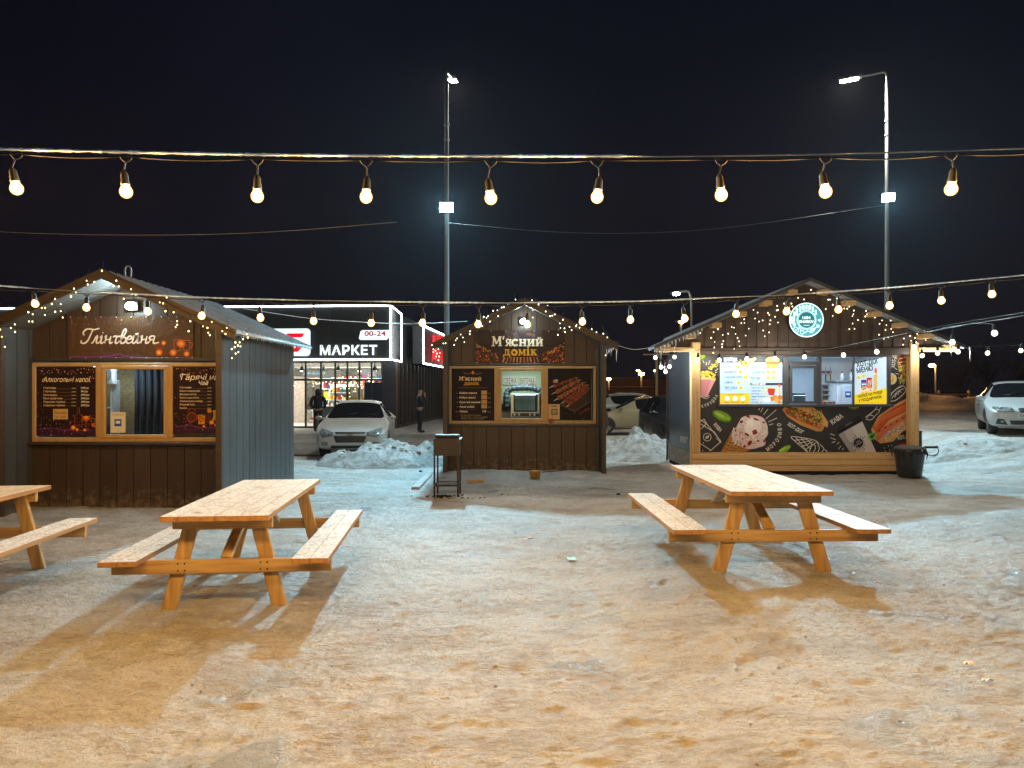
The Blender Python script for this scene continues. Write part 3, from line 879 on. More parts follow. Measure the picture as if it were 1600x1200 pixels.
def slab_text(a, txt, x, y, h, col, layer=3, sx=1.0):
    def st(pts, w): a.stroke([(x + u * h * sx, y - v * h) for u, v in pts], w * h, col, layer)
    def sf(u0, u1, v): st([(u0, v), (u1, v)], .11)
    for ch in txt:
        X = .72
        if ch == 'М':
            st([(.17, .05), (.22, .95)], .12); st([(.22, .98), (.53, .22)], .20); st([(.53, .22), (.84, .98)], .12); st([(.86, .95), (.90, .05)], .21)
            sf(.0, .34, .055); sf(.70, 1.08, .055); sf(.04, .32, .945); sf(.74, 1.05, .945); adv = 1.14
        elif ch == "'":
            st([(.14, 1.02), (.06, .68)], .15); adv = .26
        elif ch == 'я':
            st([(.52, 0), (.52, X)], .19); a.ring(x + .36 * h * sx, y - .52 * h, .13 * h, .27 * h, col, layer, 14, 90, 270); st([(.36, .665), (.52, .665)], .11); st([(.36, .36), (.52, .36)], .10)
            st([(.38, .36), (.15, .04)], .17); sf(.02, .26, .05); sf(.42, .68, .05); sf(.52, .68, .67); adv = .74
        elif ch == 'с':
            a.ring(x + .32 * h * sx, y - .36 * h, .19 * h, .40 * h, col, layer, 20, 38, 322); adv = .70
        elif ch in 'ни' or ch == 'й':
            st([(.18, 0), (.18, X)], .19); st([(.62, 0), (.62, X)], .19)
            st([(.18, .36), (.62, .36)], .11) if ch == 'н' else st([(.20, .10), (.60, .62)], .12)
            for u in (.18, .62): sf(u - .17, u + .17, .05); sf(u - .17, u + .17, X - .05)
            if ch == 'й': a.ring(x + .40 * h * sx, y - .92 * h, .09 * h, .18 * h, col, layer, 10, 0, 180)
            adv = .86
        elif ch == 'д':
            st([(.26, .10), (.34, X)], .11); st([(.62, .08), (.62, X)], .20); st([(.22, X - .05), (.74, X - .05)], .12); st([(.02, .06), (.84, .06)], .13)
            st([(.06, .06), (.06, -.20)], .12); st([(.80, .06), (.80, -.20)], .12); adv = .92
        elif ch == 'о':
            a.ring(x + .38 * h * sx, y - .36 * h, .17 * h, .39 * h, col, layer, 22); adv = .82
        elif ch == 'м':
            st([(.14, 0), (.18, X)], .11); st([(.18, X), (.45, .12)], .17); st([(.45, .12), (.70, X)], .11); st([(.72, X), (.75, 0)], .19)
            sf(0, .28, .05); sf(.60, .92, .05); sf(.04, .26, X - .05); sf(.62, .88, X - .05); adv = .98
        elif ch == 'і':
            st([(.18, 0), (.18, X)], .20); sf(.0, .36, .05); sf(.0, .22, X - .05); a.ell(x + .18 * h * sx, y - .92 * h, .11 * h, .11 * h, col, layer, 12); adv = .46
        elif ch == 'к':
            st([(.18, 0), (.18, X)], .19); st([(.24, .32), (.58, X - .02)], .13); st([(.34, .42), (.64, .04)], .18)
            sf(0, .35, .05); sf(0, .35, X - .05); sf(.46, .76, .05); sf(.44, .70, X - .05); adv = .84
        else: adv = .4
        x += adv * h * sx
    return x

# ------------------------------------------------------------------ kiosks with a recessed front
def boards(mb, x0, x1, width, zlo, ztop, y0, y1, gap=0.012, cut=None, rng=None):
    """upright boards from x0 to x1; ztop(x) is the roof line; cut=(x0,x1,z0,z1) opening"""
    n = max(1, round((x1 - x0) / width)); w = (x1 - x0) / n
    for i in range(n):
        a, b = x0 + i * w + gap / 2, x0 + (i + 1) * w - gap / 2
        segs = []
        if cut and b > cut[0] and a < cut[1]:
            segs.append((zlo, cut[2])); segs.append((cut[3], None))
        else: segs.append((zlo, None))
        for lo, hi in segs:
            za, zb = (hi, hi) if hi is not None else (ztop(a), ztop(b))
            cuts = [a, b]
            poly = [(a, lo), (b, lo), (b, zb)]
            if hi is None and a < KC < b: poly.append((KC, ztop(KC)))
            poly.append((a, za))
            if min(za, zb) - lo > 0.01: mb.prism(poly, y0, y1)
KC = 0.0

def ybox_boards(mb, x0, x1, y0, y1, z0, z1, width, gap=0.012):
    n = max(1, round((y1 - y0) / width)); w = (y1 - y0) / n
    for i in range(n):
        mb.box(x0, x1, y0 + i * w + gap / 2, y0 + (i + 1) * w - gap / 2, z0, z1)

def icicle(mb, p, L, r, rng):
    p = Vector(p)
    k = 5
    pts = [p + Vector((rng.uniform(-.002, .002), rng.uniform(-.002, .002), -L * i / k)) for i in range(k + 1)]
    mb.tube(pts, [r * (1 - i / k) ** 0.7 + 0.001 for i in range(k + 1)], 6)

def recessed_kiosk(name_label, cx, hw, yf, yr, yb, zA, zE, ex, yroof, open_z, wood_label=None):
    """gabled timber kiosk; hw half width, yf front of the wings, yr recessed front, yb back, ex eave half width"""
    global KC
    KC = 0.0
    root = thing('market_kiosk', name_label, 'kiosk', (cx, yr, 0), 0, 'gabled wooden market kiosks')
    sl = (zA - zE) / ex
    roof = lambda x: zA - 0.07 - sl * abs(x)
    oz0, oz1 = open_z
    fy = yf - yr; by = yb - yr; ry = yroof - yr
    # front
    mb = MB(); boards(mb, -hw + 0.03, hw - 0.03, 0.255, 0.0, lambda x: oz0, 0.0, 0.022)
    mb.build('front_boards', M['brown'], root)
    mb = MB(); boards(mb, -hw + 0.03, hw - 0.03, 0.255, oz1, roof, 0.0, 0.022)
    mb.build('gable_boards', M['brown'], root)
    mb = MB()
    mb.box(-hw + .03, hw - .03, 0.024, 0.05, 0.0, oz0); mb.prism([(-hw + .03, oz1), (hw - .03, oz1), (hw - .03, roof(hw)), (0, roof(0)), (-hw + .03, roof(hw))], 0.024, 0.05)
    mb.build('front_backing', M['groove'], root)
    # sides with wings reaching forward
    for s in (-1, 1):
        mb = MB(); xa, xb = sorted((s * (hw - 0.03), s * (hw + 0.03)))
        ybox_boards(mb, xa, xb, fy + 0.06, by, 0.02, roof(hw) - 0.0, 0.25, 0.014)
        mb.box(xa + 0.012, xb - 0.012, fy + 0.05, by - 0.01, 0.03, roof(hw) - 0.01)
        mb.build('side_wall', M['grey_sheet'], root)
        mb = MB(); mb.bbox(s * hw - 0.042, s * hw + 0.042, fy - 0.02, fy + 0.06, 0.0, roof(hw) + 0.0, 0.006)
        mb.build('corner_post', M['brownx'], root)
    mb = MB(); mb.prism([(-hw + .03, 0.02), (hw - .03, 0.02), (hw - .03, roof(hw)), (0, roof(0)), (-hw + .03, roof(hw))], by - 0.04, by)
    mb.build('back_wall', M['grey_sheet'], root)
    # roof
    for s in (-1, 1):
        t = 0.045
        poly = [(0, zA), (s * ex, zE), (s * ex, zE - t), (0, zA - t)]
        mb = MB(); mb.prism(poly, ry, by + 0.28)
        y = ry + 0.12
        dx, dz = s * ex, zE - zA
        L = math.hypot(dx, dz)
        while y < by + 0.22:
            mb.bar((s * 0.03, y, zA - sl * 0.03 + 0.008), (s * (ex - 0.01), y, zE + 0.012), 0.035, 0.02)
            y += 0.21
        r = mb.build('roof_slope', M['roof_sheet'], root)
        # underside lining of the porch and barge board
        mb = MB()
        n = 9
        for i in range(n):
            y0 = ry + 0.03 + i * (-0.02 - ry) / n
            mb.prism([(s * 0.02, zA - t - 0.006), (s * (ex - .02), zE - t - 0.004), (s * (ex - .02), zE - t - 0.018), (s * 0.02, zA - t - 0.02)], y0, y0 + (-0.02 - ry) / n - 0.006)
        mb.build('soffit', M['soffit'], r)
        mb = MB()
        mb.prism([(s * 0.002, zA + 0.012), (s * (ex + 0.02), zE + 0.002), (s * (ex + 0.02), zE - 0.135), (s * 0.002, zA - 0.125)], ry - 0.025, ry)
        mb.build('barge_board', M['brownx'], r)
    # service ledge
    mb = MB(); mb.bbox(-hw + 0.034, hw - 0.034, -0.13, -0.002, oz0 - 0.035, oz0 + 0.0, 0.006)
    mb.build('ledge', M['brownx'], root)
    mb = MB(); mb.bbox(-hw + 0.034, hw - 0.034, -0.05, -0.004, oz1 + 0.004, oz1 + 0.055, 0.006)
    mb.build('head_trim', M['brownx'], root)
    # room behind the window
    mb = MB()
    mb.box(-hw + .04, hw - .04, 1.35, 1.38, 0.05, 2.35)
    mb.build('inner_wall', M['osb'], root)
    mb = MB(); mb.box(-hw + .04, hw - .04, 0.06, 1.34, 2.36, 2.40); mb.build('inner_ceiling', M['white_wall'], root)
    mb = MB(); mb.box(-hw + .04, hw - .04, 0.06, 1.34, 0.80, 0.84); mb.build('inner_counter', M['steel'], root)
    # lamp under the ridge
    lz = zA - 0.40
    mb = MB(); mb.bbox(-0.10, 0.10, -0.07, -0.02, lz - 0.07, lz + 0.07, 0.01); mb.box(-0.03, 0.03, -0.02, 0.0, lz - 0.03, lz + 0.03)
    lamp = mb.build('wall_lamp', M['dark_metal'], root)
    mb = MB(); mb.ball((0, -0.078, lz), 0.085, 16, 0, (1, .3, .72))
    mb.build('lamp_lens', M['lamp_face'], lamp)
    ld = bpy.data.lights.new('kiosk_lamp', 'AREA'); ld.shape = 'RECTANGLE'; ld.size = 0.16; ld.size_y = 0.1; ld.energy = 150; ld.color = (0.60, 0.90, 1.0)
    lo = bpy.data.objects.new('kiosk_lamp', ld); COL.objects.link(lo); lo.parent = root
    lo.location = (0, -0.082, lz); lo.rotation_euler = (R(-58), 0, 0)
    bulb_light('kiosk_lamp_spill', (0, -0.20, lz - 0.02), 13.0, (0.60, 0.90, 1.0), root, 0.03)
    return root, roof
M['soffit'] = pmat('soffit_board', (0.13, 0.12, 0.11), (0.10, 0.09, 0.08), scale=(3, 12, 3), rough=0.45)

def window_unit(root, D, xs, y0, y1, sash, panes_blank, mats='frame_oak'):
    """golden frame across the kiosk: xs = picture x of frame ends and mullions"""
    ox, oy, oz = root.location
    def X(px): return PX(px, D) - ox
    def Z(py): return PZ(py, D) - oz
    yl = D - oy
    mb = MB()
    f = 0.052
    x0, x1, zt, zb = X(xs[0]), X(xs[-1]), Z(y0), Z(y1)
    mb.bbox(x0, x1, yl - 0.045, yl + 0.02, zt - f, zt, 0.006); mb.bbox(x0, x1, yl - 0.045, yl + 0.02, zb, zb + f * 1.15, 0.006)
    for i, px in enumerate(xs):
        c = X(px)
        a, b = (c, c + f) if i == 0 else (c - f, c) if i == len(xs) - 1 else (c - 0.055, c + 0.055)
        mb.bbox(a, b, yl - 0.048, yl + 0.02, zb + f * 1.15, zt - f, 0.006)
    fr = mb.build('window_frame', M[mats], root)
    a, b = X(sash[0]), X(sash[1]); zt2, zb2 = Z(sash[2]), Z(sash[3]); s = 0.055
    mb = MB()
    mb.bbox(a, b, yl - 0.062, yl - 0.01, zt2 - s, zt2, 0.008); mb.bbox(a, b, yl - 0.062, yl - 0.01, zb2, zb2 + s, 0.008)
    mb.bbox(a, a + s, yl - 0.060, yl - 0.01, zb2 + s, zt2 - s, 0.008); mb.bbox(b - s, b, yl - 0.060, yl - 0.01, zb2 + s, zt2 - s, 0.008)
    mb.build('sash', M[mats], fr)
    mb = MB(); mb.box(a + s, b - s, yl - 0.03, yl - 0.026, zb2 + s, zt2 - s); mb.build('pane', M['glass'], fr)
    return fr

def fairy_string(label, D, pts, mat, r, wire_pts, seed, group):
    rng = random.Random(seed)
    o = P(*wire_pts[len(wire_pts) // 2], D)
    root = thing('fairy_lights', label, 'fairy lights', tuple(o), 0, group)
    mb = MB()
    w = [P(x, y, D) - o + Vector((0, rng.uniform(-.01, .01), rng.uniform(-.015, .015))) for x, y in wire_pts]
    if len(w) > 1: mb.tube(smooth_path3(w, 5), 0.0035, 5)
    for x, y in pts:
        p = P(x, y, D) - o
        h = rng.uniform(0.05, 0.16)
        mb.tube([p, p + Vector((rng.uniform(-.02, .02), 0.004, h * 0.5)), p + Vector((rng.uniform(-.03, .03), 0.008, h))], 0.0022, 4)
    mb.build('wire', M['black_rubber'], root)
    for x, y in pts:
        p = P(x, y, D) - o + Vector((0, rng.uniform(-.02, .0), 0))
        mb = MB(); mb.ball(p, r * rng.uniform(0.8, 1.15), 6, 0, (1, 1, 1.25))
        mb.build('bulb', mat, root)
    return root

# ============================ mulled wine kiosk (left)
KL = 10.7
kiosk_l, roof_l = recessed_kiosk('brown kiosk with a grey side wall and a mulled wine banner, at the left', -5.5, 1.5, 10.05, KL, 13.4, 3.37, 2.56, 1.78, 9.88, (1.0, 2.17))
window_unit(kiosk_l, KL - 0.02, [53, 158, 266, 371], 567, 690, (162, 264, 571.5, 684.5), None)
# things seen through the sash
def inner(name, label, cat, boxes, mat, loc):
    mb = MB()
    for b in boxes: mb.bbox(*b, 0.008)
    ob = mb.build(name, mat, None, loc); tag(ob, label, cat); return ob
px0 = lambda px, Y: PX(px, Y)
mb = MB(); mb.box(-0.30, 0.18, 0, 0.02, -0.55, 0.55)
for k in range(5): mb.tube([(-0.27 + k * 0.105, 0.0, -0.54), (-0.26 + k * 0.105, -0.004, 0.0), (-0.27 + k * 0.105, 0.0, 0.54)], 0.035, 10)
tag(mb.build('dark_curtain', pmat('dark_cloth', (0.020, 0.022, 0.030), (0.014, 0.015, 0.021), rough=0.8), None, (-5.62, 11.55, 1.60)), 'dark curtain hanging inside the mulled wine window', 'curtain')
t = thing('wall_shelf', 'pale shelf unit standing inside the left edge of the mulled wine window', 'shelf', (-6.12, 11.35, 1.05))
mb = MB(); mb.bbox(-0.015, 0.015, -0.12, 0.12, 0, 0.86, 0.004); mb.build('upright', M['white_wall'], t)
mb = MB(); mb.bbox(-0.26, -0.02, -0.12, 0.12, 0.42, 0.44, 0.004); mb.bbox(-0.26, -0.02, -0.12, 0.12, 0.82, 0.84, 0.004); mb.build('shelf_board', M['white_wall'], t)
t = thing('fan_heater', 'white round fan high inside the mulled wine window', 'fan', (-6.22, 11.2, 2.0))
mb = MB(); mb.bbox(-0.16, 0.16, -0.02, 0.1, -0.17, 0.17, 0.02); mb.build('casing', M['white_wall'], t)
mb = MB(); mb.lathe([(0.12, 0), (0.135, 0.012), (0.12, 0.024), (0.105, 0.012)], 20, 0, Matrix.Translation((0.03, -0.045, 0.01)) @ Matrix.Rotation(R(90), 4, 'X')); mb.build('guard', M['steel'], t)
for nm, loc, en in (('kiosk_room_light', (-6.1, 11.1, 2.3), 22.0),):
    ld = bpy.data.lights.new(nm, 'AREA'); ld.shape = 'RECTANGLE'; ld.size = 0.5; ld.size_y = 0.15; ld.energy = en; ld.color = (0.72, 0.93, 1.0)
    lo = bpy.data.objects.new(nm, ld); COL.objects.link(lo); lo.parent = kiosk_l
    lo.location = Vector(loc) - kiosk_l.location
# price card on the pane
a = Art(KL - 0.075, 185, 659)
a.rect(173, 644, 196, 676, '#d8d4cc', 1); a.rect(179, 655, 190, 666, '#1d4f9a', 2); a.rect(181, 657.5, 188, 662, '#d7dbe4', 3)
for k in range(2): a.stroke([(176, 647 + k * 1.6), (193, 647 + k * 1.6)], 0.5, '#77726c', 2)
poster(a, 'paper_card', 'white card with a blue square taped to the mulled wine window', 'card', 173, 644, 196, 676, '#d8d4cc', 'art_board', 0.002)

# banner over the window
a = Art(KL - 0.03, 205, 528, 11)
a.rect(108, 494, 302, 561, '#553d2b', 1)
a.specks(110, 497, 300, 508, 60, ['#c98f5a', '#e0b080', '#8a5ac0', '#d0603a', '#b08050'], 0.25, 0.7, 2)
a.specks(110, 500, 300, 556, 60, ['#6a4528', '#8a6a48', '#7a4a8a'], 0.15, 0.4, 2)
pts = [(108, 558), (130, 556), (160, 558), (180, 552), (192, 557), (230, 559), (302, 557), (302, 561), (108, 561)]
a.poly(pts, '#5e2f52', 2)
a.stroke([(112, 557), (140, 557.6), (170, 556.5), (186, 553), (200, 557), (235, 559)], 1.2, '#8a4aa8', 3, True)
a.specks(160, 552, 220, 560, 40, ['#7a50e0', '#9a6af0', '#c09af8'], 0.2, 0.55, 4)
for x, y, r in ((249, 551, 6), (283, 537, 7.5), (256, 536, 4), (271, 551, 6), (292, 553, 5)):
    a.ell(x, y, r, r * 0.92, '#b4521a', 3, 16); a.ell(x, y, r * 0.72, r * 0.68, '#e08a35', 4, 14); a.ell(x, y, r * 0.3, r * 0.3, '#f3c070', 5, 8)
for x0, y0, x1, y1 in ((272, 531, 283, 548), (286, 532, 297, 547)):
    a.stroke([(x0, y0), (x0 + 1, y1), (x1 - 1, y1), (x1, y0), (x0, y0)], 0.7, '#c86a4a', 6)
a.stroke([(297, 535), (301, 537), (300, 543), (296, 544)], 0.7, '#c86a4a', 6, True)
for k in range(26):
    x, y = a.rng.uniform(240, 301), a.rng.uniform(540, 559)
    a.stroke([(x, y), (x + a.rng.uniform(-5, 5), y + a.rng.uniform(-3, 2))], 0.7, a.rng.choice(['#8a2a14', '#c2501e', '#5a1c10']), 5)
for k in range(14):
    an = a.rng.uniform(0, 3.1); a.stroke([(249, 546), (249 - 11 * math.cos(an), 546 - 9 * math.sin(an))], 0.5, '#a04a18', 3)
script_text(a, 'Глінтвейня', 127, 536.5, 22.5, '#efe3d4', 8, 1.16)
poster(a, 'banner', 'brown vinyl banner with white script lettering above the mulled wine window', 'banner', 108, 494, 302, 561, '#3a2416', 'art_vinyl', 0.004)
bn = bpy.context.scene.objects['banner']
mb = MB()
for i in range(9):
    for y in (495.5, 559.5):
        p = P(110 + i * 23.8, y, KL - 0.045) - Vector(bn.location); mb.ball(p, 0.012, 8, 0, (1, 0.5, 1))
mb.build('eyelet', M['steel'], bn)

def menu_rows(a, rows, x0, xv, xp, y0, dy, h, col, dots):
    for i, (nm, vol, pr) in enumerate(rows):
        y = y0 + i * dy
        a.text(nm, x0, y, h, col, 3, bold=0.012)
        vs, _ = glyphs(nm, 0.012); wdt = (max(v[0] for v in vs) - min(v[0] for v in vs)) * h / CAP
        a.stroke([(x0 + wdt + 1, y), (xv - 1, y)], 0.35, dots, 2)
        a.text(vol, xv, y, h * 0.62, col, 3)
        if pr: a.text(pr, xp, y, h, '#f2ece2', 3, bold=0.02, shear=0.15)

def drinks_poster_back(a, x0, y0, x1, y1):
    a.rect(x0, y0, x1, y1, '#2c1a1a', 1)
    a.specks(x0 + 2, y0 + 2, x1 - 2, y0 + 11, 55, ['#e08a7a', '#f0c0a0', '#c85a50', '#e8d0b0'], 0.25, 0.85, 2)
    a.specks(x0 + 1, y0 + 10, x0 + 12, y1 - 20, 34, ['#b98a7a', '#d8b8a8', '#8a5a5a'], 0.2, 0.5, 2)
    a.specks(x1 - 11, y0 + 10, x1 - 1, y1 - 20, 34, ['#b98a7a', '#d8b8a8', '#8a5a5a'], 0.2, 0.5, 2)
    a.poly([(x0, y1 - 12), (x0 + 20, y1 - 13), (x0 + 50, y1 - 10), (x1, y1 - 12), (x1, y1), (x0, y1)], '#3c1d38', 2)
    a.stroke([(x0 + 4, y1 - 10), (x0 + 25, y1 - 12), (x0 + 48, y1 - 9), (x1 - 10, y1 - 8)], 1.0, '#7a3a86', 3, True)
    a.specks(x0 + 1, y1 - 32, x1 - 1, y1 - 1, 110, ['#d8a8c8', '#a868b0', '#e8d8d8', '#b88a90'], 0.2, 0.6, 4)

YP = KL - 0.052
a = Art(YP, 105, 628, 21)
drinks_poster_back(a, 57, 573.5, 153, 681)
a.text('Алкогольні напої.', 67.5, 596.8, 8.0, '#ffeccb', 3, shear=0.25, bold=.004, width=74)
a.stroke([(68, 597), (66.5, 594.5), (69.5, 591.5), (72.5, 592.5)], 0.8, '#f2dcb4', 4, True)
a.text('18+', 143.5, 592.5, 3.4, '#c85a8a', 3)
menu_rows(a, [('Глінтвейн', '300мл', '149грн'), ('Глінтвейн', '200мл', '99грн'), ('Кальвадос', '500мл', '299грн'), ('Віскі крафтове', '500мл', '349грн'),
              ('Перцова горілка', '500мл', '299грн'), ('Сливова горілка', '500мл', '299грн')], 68.3, 112, 126.5, 607.6, 5.42, 3.1, '#e8d2ac', '#8a745a')
# bottle, glass, slices
a.stroke([(122, 637), (122, 646), (117, 650), (117, 664), (129, 664), (129, 650), (124.5, 646), (124.5, 637), (122, 637)], 0.7, '#9a4a34', 5)
a.stroke([(119, 653), (127, 653), (127, 660), (119, 660), (119, 653)], 0.5, '#7a3a2a', 5)
a.poly([(129, 650), (141, 650), (139.5, 656), (135, 658), (131, 656)], '#d0641e', 5); a.ell(135, 652, 3, 2.2, '#f0a850', 6, 10)
a.stroke([(128.5, 647), (129.5, 654), (135, 659), (140.5, 654), (141.5, 647)], 0.6, '#b8623a', 7, True)
a.stroke([(135, 659), (135, 669)], 0.7, '#b8623a', 7); a.stroke([(130, 670), (140, 670)], 0.8, '#b8623a', 7)
a.stroke([(143, 654), (144, 666), (149, 666), (150, 654), (143, 654)], 0.6, '#b8623a', 7); a.ell(146.5, 664, 3, 3, '#d0641e', 6, 10)
for x, y, r in ((115, 668, 4.6), (121, 671, 3), (133, 672, 2.8)):
    a.ell(x, y, r, r * 0.85, '#a8480f', 5, 14); a.ell(x, y, r * 0.7, r * 0.6, '#f0a040', 6, 12); a.ell(x, y, r * 0.25, r * 0.25, '#f8d090', 7, 8)
for k in range(30):
    x, y = a.rng.uniform(100, 152), a.rng.uniform(658, 674)
    a.stroke([(x, y), (x + a.rng.uniform(-4, 4), y + a.rng.uniform(-3, 1))], 0.5, a.rng.choice(['#8a3a20', '#c2501e', '#5a2218']), 6)
poster(a, 'menu_poster', 'dark brown alcoholic drinks menu with a pale note stuck on it', 'poster', 57, 573.5, 153, 681, '#2a1a18', 'art', 0.006, 'menu posters in the kiosk windows')
a = Art(YP - 0.012, 94.5, 647)
a.rect(83, 639, 106, 655, '#c9a870', 1)
a.text('Акция', 84.5, 646.5, 4.6, '#5a4226', 2, shear=0.15, width=19)
a.text('1л - 200', 85.5, 653.3, 4.0, '#5a4226', 2, shear=0.15, width=17)
poster(a, 'paper_note', 'small pale handwritten note stuck on the alcoholic drinks menu', 'note', 83, 639, 106, 655, '#c9a870', 'art_board', 0.002)

a = Art(YP, 318, 628, 22)
drinks_poster_back(a, 270, 573.5, 366, 677)
a.text('Гарячі напої', 282.5, 593.5, 8.8, '#fff6ec', 3, shear=0.25, bold=.006, width=78)
a.stroke([(283.5, 590), (281.8, 586.5), (285, 584.2), (292, 585.5), (297, 584.5)], 0.9, '#f6e9dd', 4, True)
a.text('Чай', 309.5, 601.4, 6.4, '#f6e9dd', 3, shear=0.28, bold=0.02, width=15)
menu_rows(a, [('Глінтвейн', '300мл', '69грн'), ('Манго-маракуйя', '300мл', '69грн'), ("Малина-м'ята", '300мл', '69грн'), ("Апельсин-м'ята", '300мл', '69грн'),
              ('Лемонграсс-імбир', '300мл', '69грн'), ('Ягідний мікс', '300мл', '69грн'), ('Какао', '300мл', '69грн')], 281, 324, 338.3, 606.8, 5.32, 2.9, '#e6d2b0', '#8a745a')
a.ell(300, 652, 7.5, 8, '#5a2a22', 5, 18); a.ring(300, 652, 7.2, 8, '#b0503a', 6); a.stroke([(294, 643), (297, 639), (303, 639), (306, 643)], 0.7, '#b0503a', 6, True)
a.poly([(309, 648), (321, 648), (320, 663), (310, 663)], '#c87a1e', 5); a.specks(310, 649, 320, 662, 22, ['#f0b040', '#8a3a14', '#e08a28'], 0.5, 1.4, 6)
a.poly([(324, 641), (331, 641), (331, 660), (324, 660)], '#5a2a18', 5); a.ell(327.5, 642, 3.6, 3, '#d8902e', 6, 12)
a.poly([(333, 641), (343, 640), (342, 657), (334, 657)], '#b88a20', 5); a.specks(333, 642, 343, 657, 18, ['#f0c840', '#e0a830', '#8a5a14'], 0.6, 1.6, 6)
for x, y, r in ((331, 660, 4.5), (338, 664, 3.6), (319, 666, 2.5), (346, 660, 4)):
    a.ell(x, y, r, r * 0.85, '#a8480f', 6, 14); a.ell(x, y, r * 0.72, r * 0.62, '#f0a840', 7, 12)
for k in range(40):
    x, y = a.rng.uniform(292, 364), a.rng.uniform(655, 668)
    a.stroke([(x, y), (x + a.rng.uniform(-4, 4), y + a.rng.uniform(-3, 1))], 0.6, a.rng.choice(['#7a2a18', '#b2501e', '#4a1c14']), 5)
poster(a, 'menu_poster', 'dark brown hot drinks menu partly hidden by the corner post', 'poster', 270, 573.5, 366, 677, '#2a1a18', 'art', 0.006, 'menu posters in the kiosk windows')

s4 = lambda L: [(x / 4.0, 400 + y / 4.0) for x, y in L]
fairy_string('fairy lights draped along the gable edge of the mulled wine kiosk', 9.84, s4([(637, 92), (545, 155), (590, 162), (550, 178), (467, 205), (475, 228), (445, 253), (325, 300), (350, 270), (380, 300), (265, 325), (285, 325),
    (180, 352), (210, 365), (285, 370), (350, 350), (380, 345), (395, 385), (185, 410), (205, 410), (97, 428), (72, 450), (97, 475), (15, 505), (35, 568), (3, 460), (730, 155), (712, 188), (745, 190), (775, 268),
    (820, 208), (1045, 260), (1000, 290), (1022, 297), (1035, 345), (1088, 352), (1108, 408), (1100, 445), (1108, 430), (1190, 408), (1180, 470), (1325, 412), (1270, 440), (1300, 450), (1305, 480), (1315, 495),
    (1420, 450), (1390, 470), (1410, 487), (1472, 540), (1520, 520), (1490, 560), (1450, 582), (1470, 570), (1490, 600), (1475, 610), (1450, 638), (1545, 490), (1550, 510), (1500, 540), (1505, 565), (-40, 480), (-60, 530)]),
    M['fairy'], 0.0088, s4([(-60, 455), (0, 445), (180, 345), (320, 270), (470, 195), (600, 115), (660, 95), (740, 140), (860, 195), (1000, 270), (1150, 340), (1320, 410), (1460, 475), (1500, 495)]), 3, 'fairy lights on the kiosk gables')
# eave of the right slope: a fringe of short drips
rng = random.Random(5)
mb = MB()
for i in range(46):
    y = 9.9 + i * 0.08
    icicle(mb, (1.775, y - KL, 2.535), rng.uniform(0.02, 0.07), 0.009, rng)
mb.tube([(1.775, 9.86 - KL, 2.535), (1.775, 13.6 - KL, 2.535)], 0.013, 6)
mb.build('ice_fringe', M['ice'], kiosk_l)
mb = MB(); mb.tube(smooth_path3([(0.06, -0.35, 3.36), (0.06, -0.35, 3.46), (0.10, -0.35, 3.50), (0.14, -0.35, 3.46), (0.14, -0.35, 3.34)]), 0.012, 6)
mb.build('lifting_ring', M['galv'], kiosk_l)

# ============================ kebab kiosk (middle)
KM = 15.55
kiosk_m, roof_m = recessed_kiosk('brown kiosk with a meat banner and a kebab poster, in the middle', 0.255, 1.62, 15.0, KM, 18.2, 3.60, 2.70, 1.86, 14.85, (1.03, 2.27))
window_unit(kiosk_m, KM - 0.02, [702, 776.5, 852, 931], 572, 662, (779.5, 849.5, 575.5, 657.5), None)
# grey corner trim right of the window
mb = MB(); mb.bbox(1.518, 1.584, -0.06, -0.005, 0.02, 2.62, 0.01)
for k in range(2): mb.box(1.528 + k * 0.025, 1.538 + k * 0.025, -0.068, -0.06, 0.02, 2.62)
mb.build('corner_trim', M['grey_sheet'], kiosk_m)
# inside: oven with a quilted hose over it and paper signs
ld = bpy.data.lights.new('kiosk_room_light', 'AREA'); ld.shape = 'RECTANGLE'; ld.size = 1.0; ld.size_y = 0.2; ld.energy = 20; ld.color = (0.80, 1.0, 0.93)
lo = bpy.data.objects.new('kiosk_room_light', ld); COL.objects.link(lo); lo.parent = kiosk_m; lo.location = (0, 0.45, 2.34)
def room(px, py, Y): return P(px, py, Y)
OY = 16.15
t = thing('oven', 'steel table oven behind the window of the kebab kiosk', 'oven', tuple(P(821, 652, OY)))
o = t.location
def ob_(x0, y0, x1, y1, ya, yb_, name, mat, par=None, b=0.006):
    mb = MB(); mb.bbox(PX(x0, OY) - o.x, PX(x1, OY) - o.x, ya, yb_, PZ(y1, OY) - o.z, PZ(y0, OY) - o.z, b)
    return mb.build(name, mat, par or t)
ob_(798, 615, 843, 652, 0.0, 0.5, 'casing', M['steel'])
d_ = ob_(802.5, 616.5, 840, 644, -0.02, -0.001, 'oven_door', M['dark_metal'])
ob_(805, 619.5, 836, 641, -0.026, -0.021, 'door_glass', pmat('oven_glass', (0.12, 0.20, 0.20), (0.20, 0.30, 0.30), scale=(9, 1, 1), rough=0.1), d_)
ob_(804, 616.8, 837, 618.3, -0.06, -0.04, 'door_handle', M['steel'], d_)
ob_(800, 645.5, 842, 651, -0.014, -0.001, 'control_panel', M['dark_metal'])
mb = MB()
for x in (804, 811, 828, 835): mb.lathe([(0.022, 0), (0.018, 0.025)], 12, 0, Matrix.Translation((PX(x, OY) - o.x, -0.015, PZ(648, OY) - o.z)) @ Matrix.Rotation(R(90), 4, 'X'))
mb.build('knob', M['white_wall'], t)
mb = MB()
hp = [P(791, 636, OY + .05), P(791, 622, OY + .05), P(793, 612, OY + .1), P(801, 607, OY + .1), P(815, 606, OY + .1), P(830, 606.5, OY + .1), P(841, 610, OY + .1), P(846, 620, OY + .1), P(848, 634, OY + .1)]
hq = smooth_path3([p - Vector(o) for p in hp], 8)
